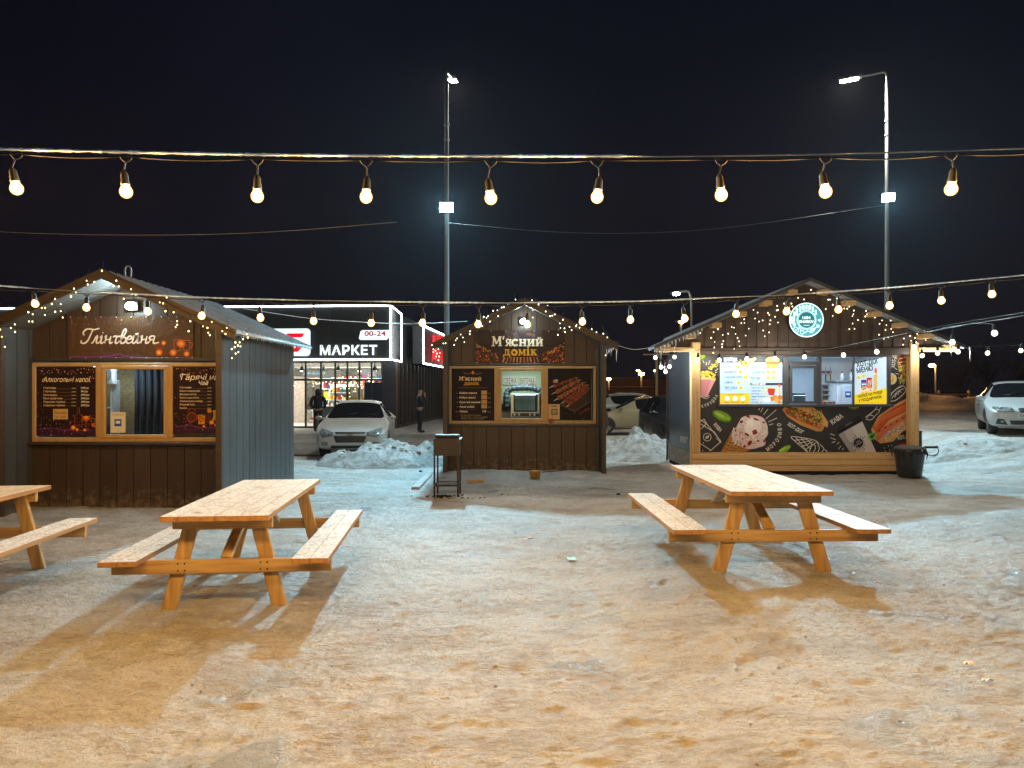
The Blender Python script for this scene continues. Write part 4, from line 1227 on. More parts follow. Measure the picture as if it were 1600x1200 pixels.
mb.tube(hq, [0.068 + 0.009 * math.sin(i * 1.6) for i in range(len(hq))], 12)
tag(mb.build('quilted_hose', pmat('quilted_foil', (0.10, 0.13, 0.14), (0.06, 0.08, 0.09), scale=(30, 30, 30), rough=0.35, bump=0.4), None, tuple(o)), 'thick grey quilted duct hose looped over the oven', 'hose')
a = Art(OY + 0.55, 814, 594); 
a.rect(785.5, 588, 809, 601, '#cfc4b4', 1); a.text('СВІЖА', 797, 599.3, 8.8, '#54463a', 2, align='c', width=20)
poster(a, 'paper_sign', 'paper sign with hand lettering, left of two above the oven', 'sign', 785.5, 588, 809, 601, '#cfc4b4', 'art_board', 0.002, 'paper signs above the oven')
a = Art(OY + 0.55, 828, 594)
a.rect(812, 588, 837, 601, '#cfc4b4', 1); a.text('ВИПІЧКА', 824, 599.3, 8.8, '#54463a', 2, align='c', width=22)
a.stroke([(827, 600.4), (834, 600)], 0.9, '#c02a1e', 2)
poster(a, 'paper_sign', 'paper sign with a red underline, right of two above the oven', 'sign', 812, 588, 837, 601, '#cfc4b4', 'art_board', 0.002, 'paper signs above the oven')
mb = MB(); mb.box(-0.5, 0.5, 0, 0.02, 0, 0.9); 
tag(mb.build('wall_panel', pmat('pale_green_board', (0.60, 0.62, 0.40), (0.36, 0.42, 0.24), scale=(60, 60, 60), rough=0.6, detail=5), None, (P(815, 600, OY + 0.58).x, OY + 0.58, 1.45)), 'speckled pale board behind the oven of the kebab kiosk', 'board')

# banner
a = Art(KM - 0.03, 812, 541, 31)
a.rect(743, 516, 882, 568, '#291a16', 1)
a.poly([(790, 516), (842, 516), (850, 528), (836, 540), (800, 541), (786, 528)], '#423230', 2)
for k in range(26):
    x, y = a.rng.uniform(792, 846), a.rng.uniform(517, 540); a.ell(x, y, a.rng.uniform(2, 5), a.rng.uniform(1.5, 3), a.rng.choice(['#4c4248', '#5a4a48', '#6a4a3a', '#3c3638']), 3, 12, a.rng.uniform(0, 90), 0.2)
for s in (-1, 1):
    for k in range(150):
        d = a.rng.random() ** 1.6 * 34
        x = (744 + d) if s < 0 else (881 - d)
        top = 537 + d * 0.5
        y = a.rng.uniform(top, 566)
        a.ell(x, y, a.rng.uniform(.5, 1.8), a.rng.uniform(.4, 1.2), a.rng.choice(['#5a1c12', '#8a2a16', '#c25a22', '#e08a30', '#3a1a14', '#6a2418', '#a83a1a']), 3, 7, a.rng.uniform(0, 180), 0.25)
    for k in range(34):
        d = a.rng.uniform(0, 26); x = (744 + d) if s < 0 else (881 - d); y = 537 + d * 0.55 + a.rng.uniform(-1.5, 3)
        a.ell(x, y, .7, .5, a.rng.choice(['#f0a040', '#e8b860', '#d07a28']), 4, 6)
for k in range(11):
    x = 788 + k * 5; y = 558
    a.stroke([(x, y), (x + (k - 5) * 0.5, 566)], 1.8, a.rng.choice(['#b04a22', '#8a4a3a', '#c87a4a', '#6a3a2a']), 3)
    a.stroke([(x + 1.2, y), (x + 1.2 + (k - 5) * 0.5, 566)], 0.6, '#d8a070', 4)
a.specks(744, 550, 881, 567, 60, ['#7a2a1a', '#5a2018', '#a0502a'], 0.3, 0.9, 3)
slab_text(a, "М'ясний", 768, 541, 15.5, '#f6e8cc', 8, 0.97)
slab_text(a, "домік", 786, 555.5, 13.5, '#e8a72c', 8, 1.0)
poster(a, 'banner', 'dark banner with cream and orange slab lettering and embers above the kebab kiosk window', 'banner', 743, 516, 882, 568, '#2a1a15', 'art_vinyl', 0.004)
bn = [ob for ob in scene.objects if ob.name.startswith('banner')][-1]
mb = MB()
for i in range(7):
    for y in (517.3, 566.7): mb.ball(P(745 + i * 22.5, y, KM - 0.045) - Vector(bn.location), 0.013, 8, 0, (1, .5, 1))
for x in (745, 880): mb.ball(P(x, 542, KM - 0.045) - Vector(bn.location), 0.013, 8, 0, (1, .5, 1))
mb.build('eyelet', M['steel'], bn)

YM = KM - 0.052
a = Art(YM, 739, 617, 41)
a.rect(704.5, 575.5, 773.5, 657.5, '#1e1216', 1)
for k in range(16):
    a.ell(a.rng.uniform(708, 770), a.rng.uniform(590, 654), a.rng.uniform(3, 9), a.rng.uniform(2, 6), a.rng.choice(['#24161a', '#2a161c', '#22171b', '#2e181c']), 2, 12, a.rng.uniform(0, 180), 0.3)
a.stroke([(724, 582.5), (732, 584.5), (737, 581.5)], 0.5, '#b89a70', 3, True); a.stroke([(753, 582.5), (745, 584.5), (741, 581.5)], 0.5, '#b89a70', 3, True)
a.poly([(739, 578.5), (741, 582), (740.4, 584.5), (737.2, 584.5), (736.6, 582)], '#e08a28', 3)
slab_text(a, "М'ясний", 717, 594.7, 6.6, '#ecd2a2', 4, 0.99)
slab_text(a, "домік", 724.8, 601.6, 6.0, '#e8a72c', 4, 1.0)
a.stroke([(716, 605.8), (762, 605.8)], 0.45, '#8a7460', 3)
for i, (nm, b) in enumerate((('Шийка свинна', 1), ('Ребра свинні', 1), ('Курячий шашлик', 1), ('Люля кебаб', 1), ('Лаваш', 0))):
    y = 615.3 + i * 7.2
    a.text(nm, 718, y, 2.9, '#f6ead2', 3, bold=0.03)
    a.text('100 г', 713.3, y - 0.4, 1.5, '#a08a70', 3)
    a.stroke([(719, y + 2.6), (746, y + 2.6)], 0.3, '#7a6654', 3)
    if b: a.rect(752, y - 5.0, 761, y + 1.2, '#c9a068', 3)
    else: a.text('150', 754, y, 3.2, '#f0e6d6', 3, bold=0.03); a.ell(712.8, y - 1, 2, 1, '#b03a2a', 3, 8)
    a.text('грн', 762.3, y, 2.0, '#cdb898', 3)
for k in range(3):
    a.text(('Готуємо на вугіллі щодня', 'Замовлення з собою та на виніс', 'Соуси і овочі на вибір')[k], 720, 649.6 + k * 2.7, 1.7, '#cdbb9e', 3, width=(31, 42, 36)[k])
poster(a, 'menu_poster', 'dark meat menu with pasted price patches, left pane of the kebab kiosk', 'poster', 704.5, 575.5, 773.5, 657.5, '#221518', 'art', 0.006, 'menu posters in the kiosk windows')

a = Art(YM, 890, 616, 51)
a.rect(856, 575, 923.5, 656.5, '#161011', 1)
for k in range(24): a.ell(a.rng.uniform(860, 920), a.rng.uniform(578, 610), a.rng.uniform(2, 8), a.rng.uniform(1, 4), a.rng.choice(['#191213', '#1e1516', '#231819', '#140f10']), 2, 10, 30, 0.3)
a.poly([(872, 634), (919, 611), (923, 628), (900, 643.5), (893, 642)], '#3d2c22', 2); a.stroke([(878, 632), (897, 643), (922, 627)], 0.9, '#6a5240', 3)
def skewer(x0, y0, x1, y1, w, cols, n):
    a.stroke([(x0, y0), (x1, y1)], 0.7, '#c8c4bc', 4)
    a.poly([(x0, y0), (x0 + 6.4, y0 - 4.2), (x0 + 7.2, y0 - 3.0)], '#f0eee8', 5)
    for i in range(n):
        t = 0.2 + 0.68 * i / (n - 1)
        x, y = x0 + (x1 - x0) * t, y0 + (y1 - y0) * t
        a.ell(x, y, w * a.rng.uniform(0.85, 1.15), w * 0.78, cols[0] if i % 2 else cols[1], 6, 12, -30, 0.18)
        for _ in range(6): a.ell(x + a.rng.uniform(-w, w) * 0.6, y + a.rng.uniform(-w, w) * 0.5, w * a.rng.uniform(.14, .36), w * 0.18, a.rng.choice(cols), 7, 7, -30, 0.25)
cb = ['#7a4526', '#9a6034', '#b98050', '#5a2c1a', '#c8a070', '#3c1e14']
cr = ['#6a3022', '#8a4a34', '#4a2018', '#a05a40', '#2e1612', '#7a3a2a']
skewer(862, 616, 908, 593, 4.4, cb, 7); skewer(865, 626.5, 915, 597, 4.6, cb, 8); skewer(876, 631, 920, 601, 4.6, cr, 9); skewer(884, 636, 921, 606, 4.2, cr, 8)
skewer(858, 606, 902, 590, 3.2, cr, 6)
a.ell(868, 595.5, 3.8, 3, '#b98a7a', 6, 12, 0, 0.15); a.ell(870, 594.5, 2, 1.6, '#d8b8a8', 7, 10)
a.stroke([(906, 648), (913, 642), (922, 638.5)], 1.5, '#8a2020', 5, True); a.stroke([(913, 640), (920, 637)], 1.3, '#7a1c1c', 5, True)
for k in range(70): a.ell(a.rng.uniform(858, 922), a.rng.uniform(642, 656), a.rng.uniform(.3, .9), .4, a.rng.choice(['#4a3a20', '#5a4a28', '#7a3a20', '#3a4020', '#8a6a40']), 4, 6)
for k in range(40): a.ell(a.rng.uniform(866, 916), a.rng.uniform(592, 632), .4, .35, a.rng.choice(['#d8b080', '#4a5a28', '#c87a50']), 8, 6)
poster(a, 'menu_poster', 'photo poster of meat skewers in the right pane of the kebab kiosk', 'poster', 856, 575, 923.5, 656.5, '#1a1212', 'art', 0.006, 'menu posters in the kiosk windows')
a = Art(YM - 0.012, 864.5, 644)
a.rect(856.5, 631.5, 874.5, 655.3, '#cfae7e', 1); a.rect(860.5, 634, 870, 635.3, '#5a4630', 2); a.rect(861.5, 639, 871, 648, '#3a3a3a', 2); a.rect(863, 640.5, 869.5, 646.2, '#b8a890', 3); a.text('0%', 863.8, 645, 3, '#3a3a3a', 4)
a.stroke([(858, 640), (864, 651)], 0.6, '#8a7450', 2)
poster(a, 'paper_note', 'pale paper note with a dark square on the skewer photo poster', 'note', 856.5, 631.5, 874.5, 655.3, '#cfae7e', 'art_board', 0.002)
mb = MB()
for i in range(5):
    an = i * 1.256
    mb.ball((0.035 * math.cos(an), -0.012, 0.03 * math.sin(an)), 0.026, 8, 0, (1, .4, 1))
tag(mb.build('leaf_ornament', pmat('orange_felt', (0.45, 0.10, 0.03), (0.30, 0.06, 0.02), rough=0.8), None, tuple(P(861, 657.5, YM - 0.03))), 'small orange leaf ornament on the kebab kiosk window sill', 'ornament')
s3 = lambda L: [(640 + x / 4.4444, 440 + y / 4.4444) for x, y in L]
fairy_string('fairy lights pinned round the gable of the kebab kiosk', 14.80, s3([(735, 125), (640, 180), (610, 200), (580, 203), (615, 240), (655, 178), (545, 240), (515, 245), (535, 252), (558, 278), (505, 310), (420, 345), (418, 365),
    (355, 368), (370, 388), (380, 420), (320, 408), (310, 440), (330, 395), (250, 428), (235, 430), (165, 470), (180, 480), (200, 470), (165, 490), (190, 500), (205, 520), (185, 520), (200, 545), (210, 495), (155, 440),
    (850, 130), (870, 145), (895, 160), (958, 168), (945, 208), (975, 240), (990, 237), (1008, 228), (855, 250), (855, 200), (1043, 290), (1047, 322), (1075, 325), (1065, 265), (1080, 350), (1110, 315), (1125, 337), (1030, 370),
    (1160, 300), (1180, 320), (1155, 310), (1265, 330), (1298, 352), (1345, 362), (1373, 388), (1360, 512)]), M['fairy_w'], 0.0105,
    s3([(150, 450), (240, 425), (370, 360), (520, 255), (640, 180), (740, 130), (800, 112), (860, 130), (960, 190), (1070, 250), (1160, 300), (1260, 330), (1370, 385), (1455, 425)]), 4, 'fairy lights on the kiosk gables')
for i in range(9):
    mb = MB(); icicle(mb, (1.86 - 0.0 + rng.uniform(-.01, .01), -0.66 + i * 0.22, 2.66), (0.34 if i == 0 else rng.uniform(0.07, 0.18)), 0.014, rng)
    mb.build('icicle', M['ice'], kiosk_m)

# ============================ food kiosk with chalkboard panels (right)
KF, KP = 15.35, 15.50           # posts and gable; recessed chalkboard front
CX = 6.09
HWR = 2.27
kiosk_r = thing('food_kiosk', 'large kiosk with black chalkboard food graphics and a round lit sign, at the right', 'kiosk', (CX, KP, 0.05))
oR = Vector(kiosk_r.location)
def lx(px, Y): return PX(px, Y) - oR.x
def lz(py, Y): return PZ(py, Y) - oR.z
zA_, zE_, ex_ = 3.98, 2.60, 3.17
slr = (zA_ - zE_) / ex_
ry_, by_ = 15.02 - KP, 2.50
# roof of profiled sheets on rafters
for s in (-1, 1):
    t = 0.035
    mb = MB()
    # the eave reaches far out only over the front canopy; behind it the roof ends close to the wall
    for e_, y0, y1 in ((ex_, ry_, 0.30), (HWR + 0.12, 0.302, by_)):
        ze = zA_ - slr * e_
        mb.prism([(0, zA_), (s * e_, ze), (s * e_, ze - t), (0, zA_ - t)], y0, y1)
        y = y0 + 0.06
        while y < y1 - 0.03:
            mb.bar((s * 0.03, y, zA_ - slr * 0.03 + 0.01), (s * e_, y, ze + 0.012), 0.04, 0.022)
            mb.bar((s * 0.03, y, zA_ - slr * 0.03 - t - 0.008), (s * (e_ - .01), y, ze - t - 0.008), 0.04, 0.018)
            y += 0.17
    r = mb.build('roof_slope', M['roof_sheet'], kiosk_r)
    # timber purlins whose ends show under the verge
    for k in range(6):
        mb = MB()
        x = s * (0.34 + k * 0.52); z = zA_ - slr * abs(x) - t - 0.075
        mb.bbox(x - 0.10, x + 0.10, ry_ + 0.03, KF - KP - 0.03, z - 0.05, z + 0.05, 0.006)
        mb.build('purlin', M['raw_x'], r)
    mb = MB(); mb.prism([(0, zA_ + 0.025), (s * (ex_ + 0.015), zE_ + 0.02), (s * (ex_ + 0.015), zE_ - 0.05), (0, zA_ - 0.045)], ry_ - 0.018, ry_)
    mb.build('verge_trim', M['grey_sheet'], r)
# gable cladding of upright profiled sheet
KC = 0.0
mb = MB()
zg = 2.60
gx = 2.95
def rl(x): return zA_ - 0.055 - slr * abs(x)
n = 27
for i in range(n):
    a, b = -gx + i * 2 * gx / n, -gx + (i + 1) * 2 * gx / n
    for (u0, u1, y0) in ((a, a + (b - a) * 0.62, -0.022), (a + (b - a) * 0.62, b, 0.0)):
        poly = [(u0, zg), (u1, zg), (u1, max(zg + .01, rl(u1)))]
        if u0 < 0 < u1: poly.append((0, rl(0)))
        poly.append((u0, max(zg + .01, rl(u0))))
        if max(rl(u0), rl(u1)) > zg + 0.03: mb.prism(poly, KF - KP + y0, KF - KP + 0.02)
mb.build('gable_cladding', M['brown'], kiosk_r)
mb = MB(); mb.bbox(-HWR - 0.05, HWR + 0.05, KF - KP - 0.06, KF - KP + 0.10, 2.44, 2.592, 0.008)
mb.build('header_beam', M['brownx'], kiosk_r)
mb = MB()
for s in (-1, 1):
    mb.bbox(s * (HWR + .06) if s > 0 else -ex_ + .04, ex_ - .04 if s > 0 else -(HWR + .06), -0.30, -0.16, 2.50, 2.585, 0.006)
mb.build('eave_beam', M['raw_x'], kiosk_r)
for s in (-1, 1):
    mb = MB(); mb.bbox(s * HWR - 0.09, s * HWR + 0.09, KF - KP - 0.08, KF - KP + 0.10, 0.02, 2.70, 0.008)
    for k in range(9): mb.lathe([(0.010, 0), (0.008, 0.004)], 8, 1, Matrix.Translation((s * HWR + (0.03 if k % 2 else -0.04), KF - KP - 0.08, 0.25 + k * 0.28)) @ Matrix.Rotation(R(90), 4, 'X'))
    mb.build('corner_post', [M['raw_z'], M['dark_metal']], kiosk_r)
mb = MB(); mb.bbox(-HWR - 0.07, -HWR - 0.032, 2.365, 2.405, 0.0, 2.5, 0.004); mb.build('edge_trim', M['brownx'], kiosk_r)
# timber skirt of three planks
mb = MB()
for k in range(3): mb.bbox(-HWR - 0.09, HWR + 0.02, KF - KP - 0.12, KF - KP - 0.085, 0.03 + k * 0.118, 0.142 + k * 0.118, 0.008)
mb.build('skirt', M['raw_x'], kiosk_r)
mb = MB(); mb.bbox(-HWR + .09, HWR - .09, KF - KP + 0.02, -0.012, 0.335, 0.372, 0.005); mb.bbox(-HWR + .03, HWR - .03, -0.01, 0.05, 0.08, 0.398, 0.003); mb.build('sill_board', M['raw_x'], kiosk_r)
mb = MB(); mb.box(-HWR, HWR, -0.2, 2.36, -0.06, 0.06); mb.build('floor_frame', M['groove'], kiosk_r)
# side walls
M['side_blue'] = pmat('dark_blue_sheet', (0.024, 0.032, 0.041), (0.018, 0.025, 0.033), scale=(3, 3, 0.8), rough=0.35, bump=0.06)
for s in (-1, 1):
    mb = MB(); mb.bbox(s * HWR - 0.03, s * HWR + 0.03, -0.2, 2.36, 0.40, 2.56, 0.004)
    w_ = mb.build('side_wall', M['side_blue'], kiosk_r)
    mb = MB(); mb.bbox(s * HWR - 0.035, s * HWR + 0.035, -0.2, 2.38, 0.04, 0.39, 0.004); mb.build('side_skirt', pmat('weathered_board', (0.20, 0.19, 0.17), (0.14, 0.13, 0.12), scale=(3, 3, 12), rough=0.7), w_)
    if s < 0:
        mb = MB(); mb.bbox(-HWR - 0.044, -HWR - 0.031, 0.35, 1.05, 0.55, 0.68, 0.004)
        for k in range(4): mb.box(-HWR - 0.052, -HWR - 0.044, 0.40, 1.0, 0.57 + k * 0.028, 0.58 + k * 0.028)
        mb.build('vent', M['galv'], w_)
mb = MB(); mb.box(-HWR + .03, HWR - .03, 2.32, 2.36, 0.06, 2.5); mb.build('back_wall', M['white_wall'], kiosk_r)
mb = MB(); mb.box(-HWR + .03, HWR - .03, 0.06, 2.31, 2.50, 2.53); mb.build('ceiling_panel', M['white_wall'], kiosk_r)
mb = MB(); mb.box(-HWR + .03, HWR - .03, 0.06, 2.31, 0.06, 0.09); mb.build('floor_panel', M['white_wall'], kiosk_r)
for s in (-1, 1):
    mb = MB(); mb.box(s * (HWR - 0.05) - 0.006, s * (HWR - 0.05) + 0.006, 0.06, 2.31, 0.1, 2.49); mb.build('inner_wall', M['white_wall'], kiosk_r)
ld = bpy.data.lights.new('food_kiosk_light', 'AREA'); ld.shape = 'RECTANGLE'; ld.size = 3.6; ld.size_y = 0.3; ld.energy = 50; ld.color = (0.62, 0.84, 1.0)
lo = bpy.data.objects.new('food_kiosk_light', ld); COL.objects.link(lo); lo.parent = kiosk_r; lo.location = (0, 1.0, 2.48)
# window band: opening between picture columns 1125 and 1388
wx0, wx1, wz0, wz1 = lx(1124, KP), lx(1389, KP), lz(633.5, KP), lz(555, KP)
mb = MB(); mb.bbox(-HWR + .03, wx0, 0.0, 0.05, 0.40, 2.44, 0.002); mb.bbox(wx1, HWR - .03, 0.0, 0.05, 0.40, 2.44, 0.002); mb.bbox(wx0, wx1, 0.0, 0.05, 0.40, wz0, 0.002)
mb.bbox(wx0, wx1, 0.0, 0.05, wz1, 2.44, 0.002)
mb.build('front_wall', pmat('black_panel', (0.022, 0.021, 0.023), (0.018, 0.017, 0.019), rough=0.45), kiosk_r)
mb = MB()
def wbar(a, b, z0, z1, y0=-0.03, y1=0.05): mb.bbox(lx(a, KP), lx(b, KP), y0, y1, lz(z1, KP), lz(z0, KP), 0.006)
wbar(1122, 1391, 555, 557.5); wbar(1120, 1393, 631.5, 635.5, -0.10)
wbar(1122, 1124.5, 557.5, 631.5); wbar(1385.5, 1391, 557.5, 631.5)
wbar(1222.5, 1232, 557.5, 631.5); wbar(1277, 1283, 557.5, 631.5); wbar(1332.5, 1334.5, 557.5, 631.5)
wbar(1232, 1277, 565, 570)
wf = mb.build('window_frame', M['window_grey'], kiosk_r)
mb = MB()
wbar(1232.5, 1237, 571, 631, -0.045, 0.0); wbar(1271, 1276.5, 571, 631, -0.045, 0.0); wbar(1237, 1271, 571, 575.5, -0.045, 0.0); wbar(1237, 1271, 627, 631, -0.045, 0.0)
mb.build('sash', M['window_grey'], wf)
mb = MB(); mb.box(lx(1237, KP), lx(1271, KP), -0.02, -0.016, lz(627, KP), lz(575.5, KP)); mb.build('pane', M['glass'], wf)

# the printed chalkboard front: drawn sheet by sheet
ink, chalk = '#262427', '#d8d6d2'
def chalkfront():
    a = Art(KP - 0.004, 1257, 640, 61)
    W = chalk
    # popcorn tub
    a.poly([(1088, 586), (1118.5, 592), (1105, 620), (1088, 620)], '#c98a98', 2)
    a.poly([(1088, 586), (1096, 588), (1094, 620), (1088, 620)], '#b87a8a', 3); a.poly([(1112, 591), (1118.5, 592), (1105, 620), (1101, 620)], '#d89aa6', 3)
    for _ in range(120):
        x, y = a.rng.uniform(1090, 1118), a.rng.uniform(577, 592)
        if y < 579 + abs(x - 1104) * 0.35: continue
        a.ell(x, y, a.rng.uniform(1.2, 2.6), a.rng.uniform(1, 2.2), a.rng.choice(['#f0d860', '#e8c840', '#f8e890', '#d8b030', '#e0c050']), 4, 8, 0, .25)
    a.stroke([(1093, 590), (1106, 592), (1117.5, 594)], 0.8, '#f4ece4', 5, True)
    for _ in range(26):
        t = a.rng.random(); x, y = 1108 + t * 16 + a.rng.uniform(-3, 3), 577 - t * 12 + a.rng.uniform(-3, 3)
        a.ell(x, y, 1.3, 1.1, a.rng.choice(['#f0d860', '#f8e890', '#d8b030']), 4, 7, 0, .3)
    for p in (((1104, 566), (1103, 571)), ((1109, 563), (1107, 570)), ((1117, 580), (1123, 575)), ((1117, 583), (1121, 581)), ((1121, 586), (1124, 585)), ((1098, 563), (1100, 567)), ((1128, 562), (1136, 558))): a.stroke(p, 0.9, W, 3)
    a.stroke([(1090, 617), (1100, 621), (1108, 618), (1104, 623), (1094, 620)], 0.6, W, 5, True)
    a.arc_text('КУКУРУДЗА', [(1086, 638.5), (1098, 637), (1112, 631), (1123, 618)], 4.6, W, 3, 0.02, 0.8)
    # leaves
    def leaf(cx, cy, rx, ry, rot, c='#86b83c', d='#5c8a22', e='#b4d868'):
        a.ell(cx, cy, rx, ry, d, 2, 22, rot, 0.03); a.ell(cx + .4, cy - ry * .12, rx * .88, ry * .72, c, 3, 20, rot, .04); a.ell(cx - rx * .2, cy - ry * .25, rx * .5, ry * .3, e, 4, 14, rot, .05)
        cs, sn = math.cos(R(rot)), math.sin(R(rot)); a.stroke([(cx - rx * .8 * cs, cy - rx * .8 * sn), (cx + rx * .8 * cs, cy + rx * .8 * sn)], 0.4, e, 5)
    leaf(1128, 650, 16, 7.5, 24); leaf(1096, 557, 7, 6, -40); leaf(1225, 703, 12.5, 5, -32); leaf(1334, 636, 9, 4, 0, '#9a9a2c', '#6a6a1a', '#b8b85a')
    # takeaway cup, chalk outline
    for p in ([(1094, 662), (1116, 675), (1126, 690), (1111, 703.5), (1094, 693)], [(1104, 662), (1126, 689)], [(1093, 672), (1104, 662), (1100, 655), (1092, 660)], [(1095, 656), (1103, 662)], [(1119, 684), (1127, 692)]): a.stroke(p, 1.1, W, 3)
    a.ring(1105, 683, 5.6, 6.5, W, 3, 20); a.ell(1105, 683, 2.0, 3.6, W, 3, 14, 50); a.stroke([(1103, 685), (1107, 681)], 0.6, ink, 4)
    for x, y in ((1098, 704), (1104, 709), (1099, 692), (1109, 704), (1096, 708)): a.ell(x, y, .8, .8, W, 3, 8)
    a.text('КАВА', 1114.5, 664, 5.6, W, 3, rot=48, bold=0.03, sx=0.75)
    # ice cream
    a.poly([(1124, 710.5), (1146, 669), (1152, 690), (1166, 698), (1178, 700), (1154, 710.5)], '#a8763c', 3)
    for k in range(7): a.stroke([(1128 + k * 5, 710 - k * 1.5), (1140 + k * 4.6, 682 + k * 2.6)], 0.7, '#6a431c', 4)
    for k in range(6): a.stroke([(1129 + k * 3.2, 703 - k * 5.6), (1150 + k * 3.5, 709 - k * 3.2)], 0.7, '#d8ac68', 4)
    cream = ['#e8dcdc', '#d8c4c8', '#f0e8e8', '#e0d0d4', '#cfc0c8']
    a.ell(1175, 672, 25, 24, '#dccfd2', 5, 30, 0, .05); a.ell(1153, 680, 10, 13, '#d4c2c6', 5, 22, 0, .07); a.ell(1177, 693, 20, 8, '#d8c8cc', 5, 22, -8, .08)
    for _ in range(130):
        an, rr = a.rng.uniform(0, 6.28), a.rng.random() ** .5 * 23
        a.ell(1174 + rr * math.cos(an), 674 + rr * math.sin(an), a.rng.uniform(1, 4), a.rng.uniform(.8, 2.6), a.rng.choice(cream), 6, 9, a.rng.uniform(0, 180), .25)
    for _ in range(60): a.ell(1153 + a.rng.uniform(-9, 9), 682 + a.rng.uniform(-13, 13), a.rng.uniform(.8, 2.4), a.rng.uniform(.6, 1.6), a.rng.choice(cream + ['#b05a5a', '#c88a8a']), 6, 8, a.rng.uniform(0, 180), .25)
    a.ell(1176, 667, 13, 14, '#ece6ea', 7, 24, 0, .04); a.ell(1172, 662, 6, 6, '#f6f2f4', 8, 16, 0, .06)
    for x, y, rx, ry, ro in ((1168, 650, 3.4, 2.2, 40), (1181, 655, 4.4, 1.6, 25), (1179, 675, 4.4, 3.6, 0), (1167, 679, 4, 2, 30), (1158, 659, 3, 2, -30), (1193, 660, 2, 1.6, 0), (1171, 692, 4.6, 3.2, -50), (1163, 697, 2.4, 2, 0), (1184, 689, 2, 1.4, 0), (1194, 689, 1.8, 2.2, 0), (1149, 672, 1.6, 2.2, 0)):
        a.ell(x, y, rx, ry, '#7c1c20', 9, 12, ro, .2); a.ell(x - .4, y - .5, rx * .6, ry * .5, '#a8343a', 10, 10, ro, .2)
    for _ in range(26): a.ell(a.rng.uniform(1150, 1196), a.rng.uniform(650, 698), .8, .6, '#a83a3e', 9, 6)
    for p in (((1185, 641), (1187, 638)), ((1188.5, 644), (1192, 637)), ((1193, 648), (1200, 639)), ((1196, 655), (1213, 640)), ((1200, 659.5), (1214, 653)), ((1201.5, 664), (1208, 662))): a.stroke(p, 1.0, W, 3)
    a.arc_text('МОРОЗИВО', [(1199, 706), (1212, 695), (1221, 681), (1220, 660)], 6.0, W, 3, 0.03, 0.78)
    # hot dog, middle
    def hotdog(pts_bun, pts_top, fill, seed, sausage):
        a.poly(pts_bun, '#b98a50', 3); a.poly(pts_top, '#c89a60', 4)
        for _ in range(110):
            t = a.rng.random(); u = a.rng.uniform(-1, 1)
            x = sausage[0][0] + (sausage[1][0] - sausage[0][0]) * t; y = sausage[0][1] + (sausage[1][1] - sausage[0][1]) * t
            dx, dy = sausage[1][0] - sausage[0][0], sausage[1][1] - sausage[0][1]; L = math.hypot(dx, dy)
            x += -dy / L * u * sausage[2]; y += dx / L * u * sausage[2]
            a.ell(x, y, a.rng.uniform(1.2, 3.4), a.rng.uniform(.8, 2), a.rng.choice(fill), 5, 9, math.degrees(math.atan2(dy, dx)) + a.rng.uniform(-50, 50), .25)
    hotdog([(1222, 640), (1226, 636), (1240, 640), (1284, 662), (1288, 668), (1284, 674), (1276, 674), (1250, 664), (1230, 651)],
           [(1234, 635.5), (1270, 636.5), (1284, 645), (1294, 660), (1293, 668), (1284, 664), (1260, 650)], ['#8a3a1c', '#a84a24', '#6a2a14', '#5c6a20', '#788a30', '#b8582c', '#7a2a1a', '#4a5a1a'], 1, ((1230, 640), (1284, 663), 7))
    a.stroke([(1228, 645), (1250, 657), (1282, 669)], 1.6, '#b0402a', 6, True)
    for k in range(7):
        x, y = 1237 + k * 7, 640 + k * 3.2
        a.ell(x, y + 3, 2.3, 2, '#7a8a3a', 7, 12); a.ell(x, y + 3, 1.2, 1, '#b8c27a', 8, 10)
        a.stroke([(x - 3, y + 5), (x + 1, y - 2), (x + 4, y + 4)], 0.7, '#5a1a10', 8)
    for _ in range(24): a.ell(a.rng.uniform(1268, 1284), a.rng.uniform(640, 656), 2, .9, a.rng.choice(['#5c7a26', '#84a040', '#466018']), 6, 8, a.rng.uniform(0, 180), .2)
    a.text('ХОТ-ДОГ', 1229.5, 664, 5.6, W, 3, rot=31, bold=0.03, sx=0.8)
    # waffle cone, chalk
    for p in ([(1236, 684), (1264, 708.5)], [(1236, 684), (1240, 682), (1270, 687), (1280, 693)], [(1264, 708.5), (1268, 697), (1276, 691)], [(1243, 683), (1262, 706)], [(1252, 684.5), (1266, 702)], [(1260, 686), (1270, 695)],
              [(1241, 688), (1262, 685.6)], [(1246, 693), (1268, 688)], [(1252, 698), (1271, 690)], [(1258, 703), (1270, 694)], [(1270, 708), (1274, 700), (1272, 694)], [(1277, 708), (1280, 700), (1277, 692)], [(1281, 694), (1287, 701), (1284, 706)], [(1287, 702), (1292, 705), (1291, 708)]): a.stroke(p, 1.1, W, 3, len(p) > 2)
    a.text('КАВА', 1300.5, 663.5, 7.4, W, 3, rot=-34, bold=0.03, sx=0.78)
    # paper cup
    a.poly([(1308, 670), (1343, 650), (1347, 657), (1310, 678)], '#201d1f', 3); a.poly([(1320, 664), (1331, 658), (1332, 661), (1321, 667)], '#6a625e', 4); a.stroke([(1310, 672), (1344, 652.5)], 1.2, '#4a4446', 4)
    a.poly([(1310, 679), (1347, 658.5), (1369, 707), (1328.5, 707)], '#b4b2b6', 3); a.poly([(1330, 668), (1347, 658.5), (1369, 707), (1352, 707)], '#c4c2c6', 4); a.poly([(1310, 679), (1318, 674.6), (1337, 707), (1328.5, 707)], '#9a989c', 4)
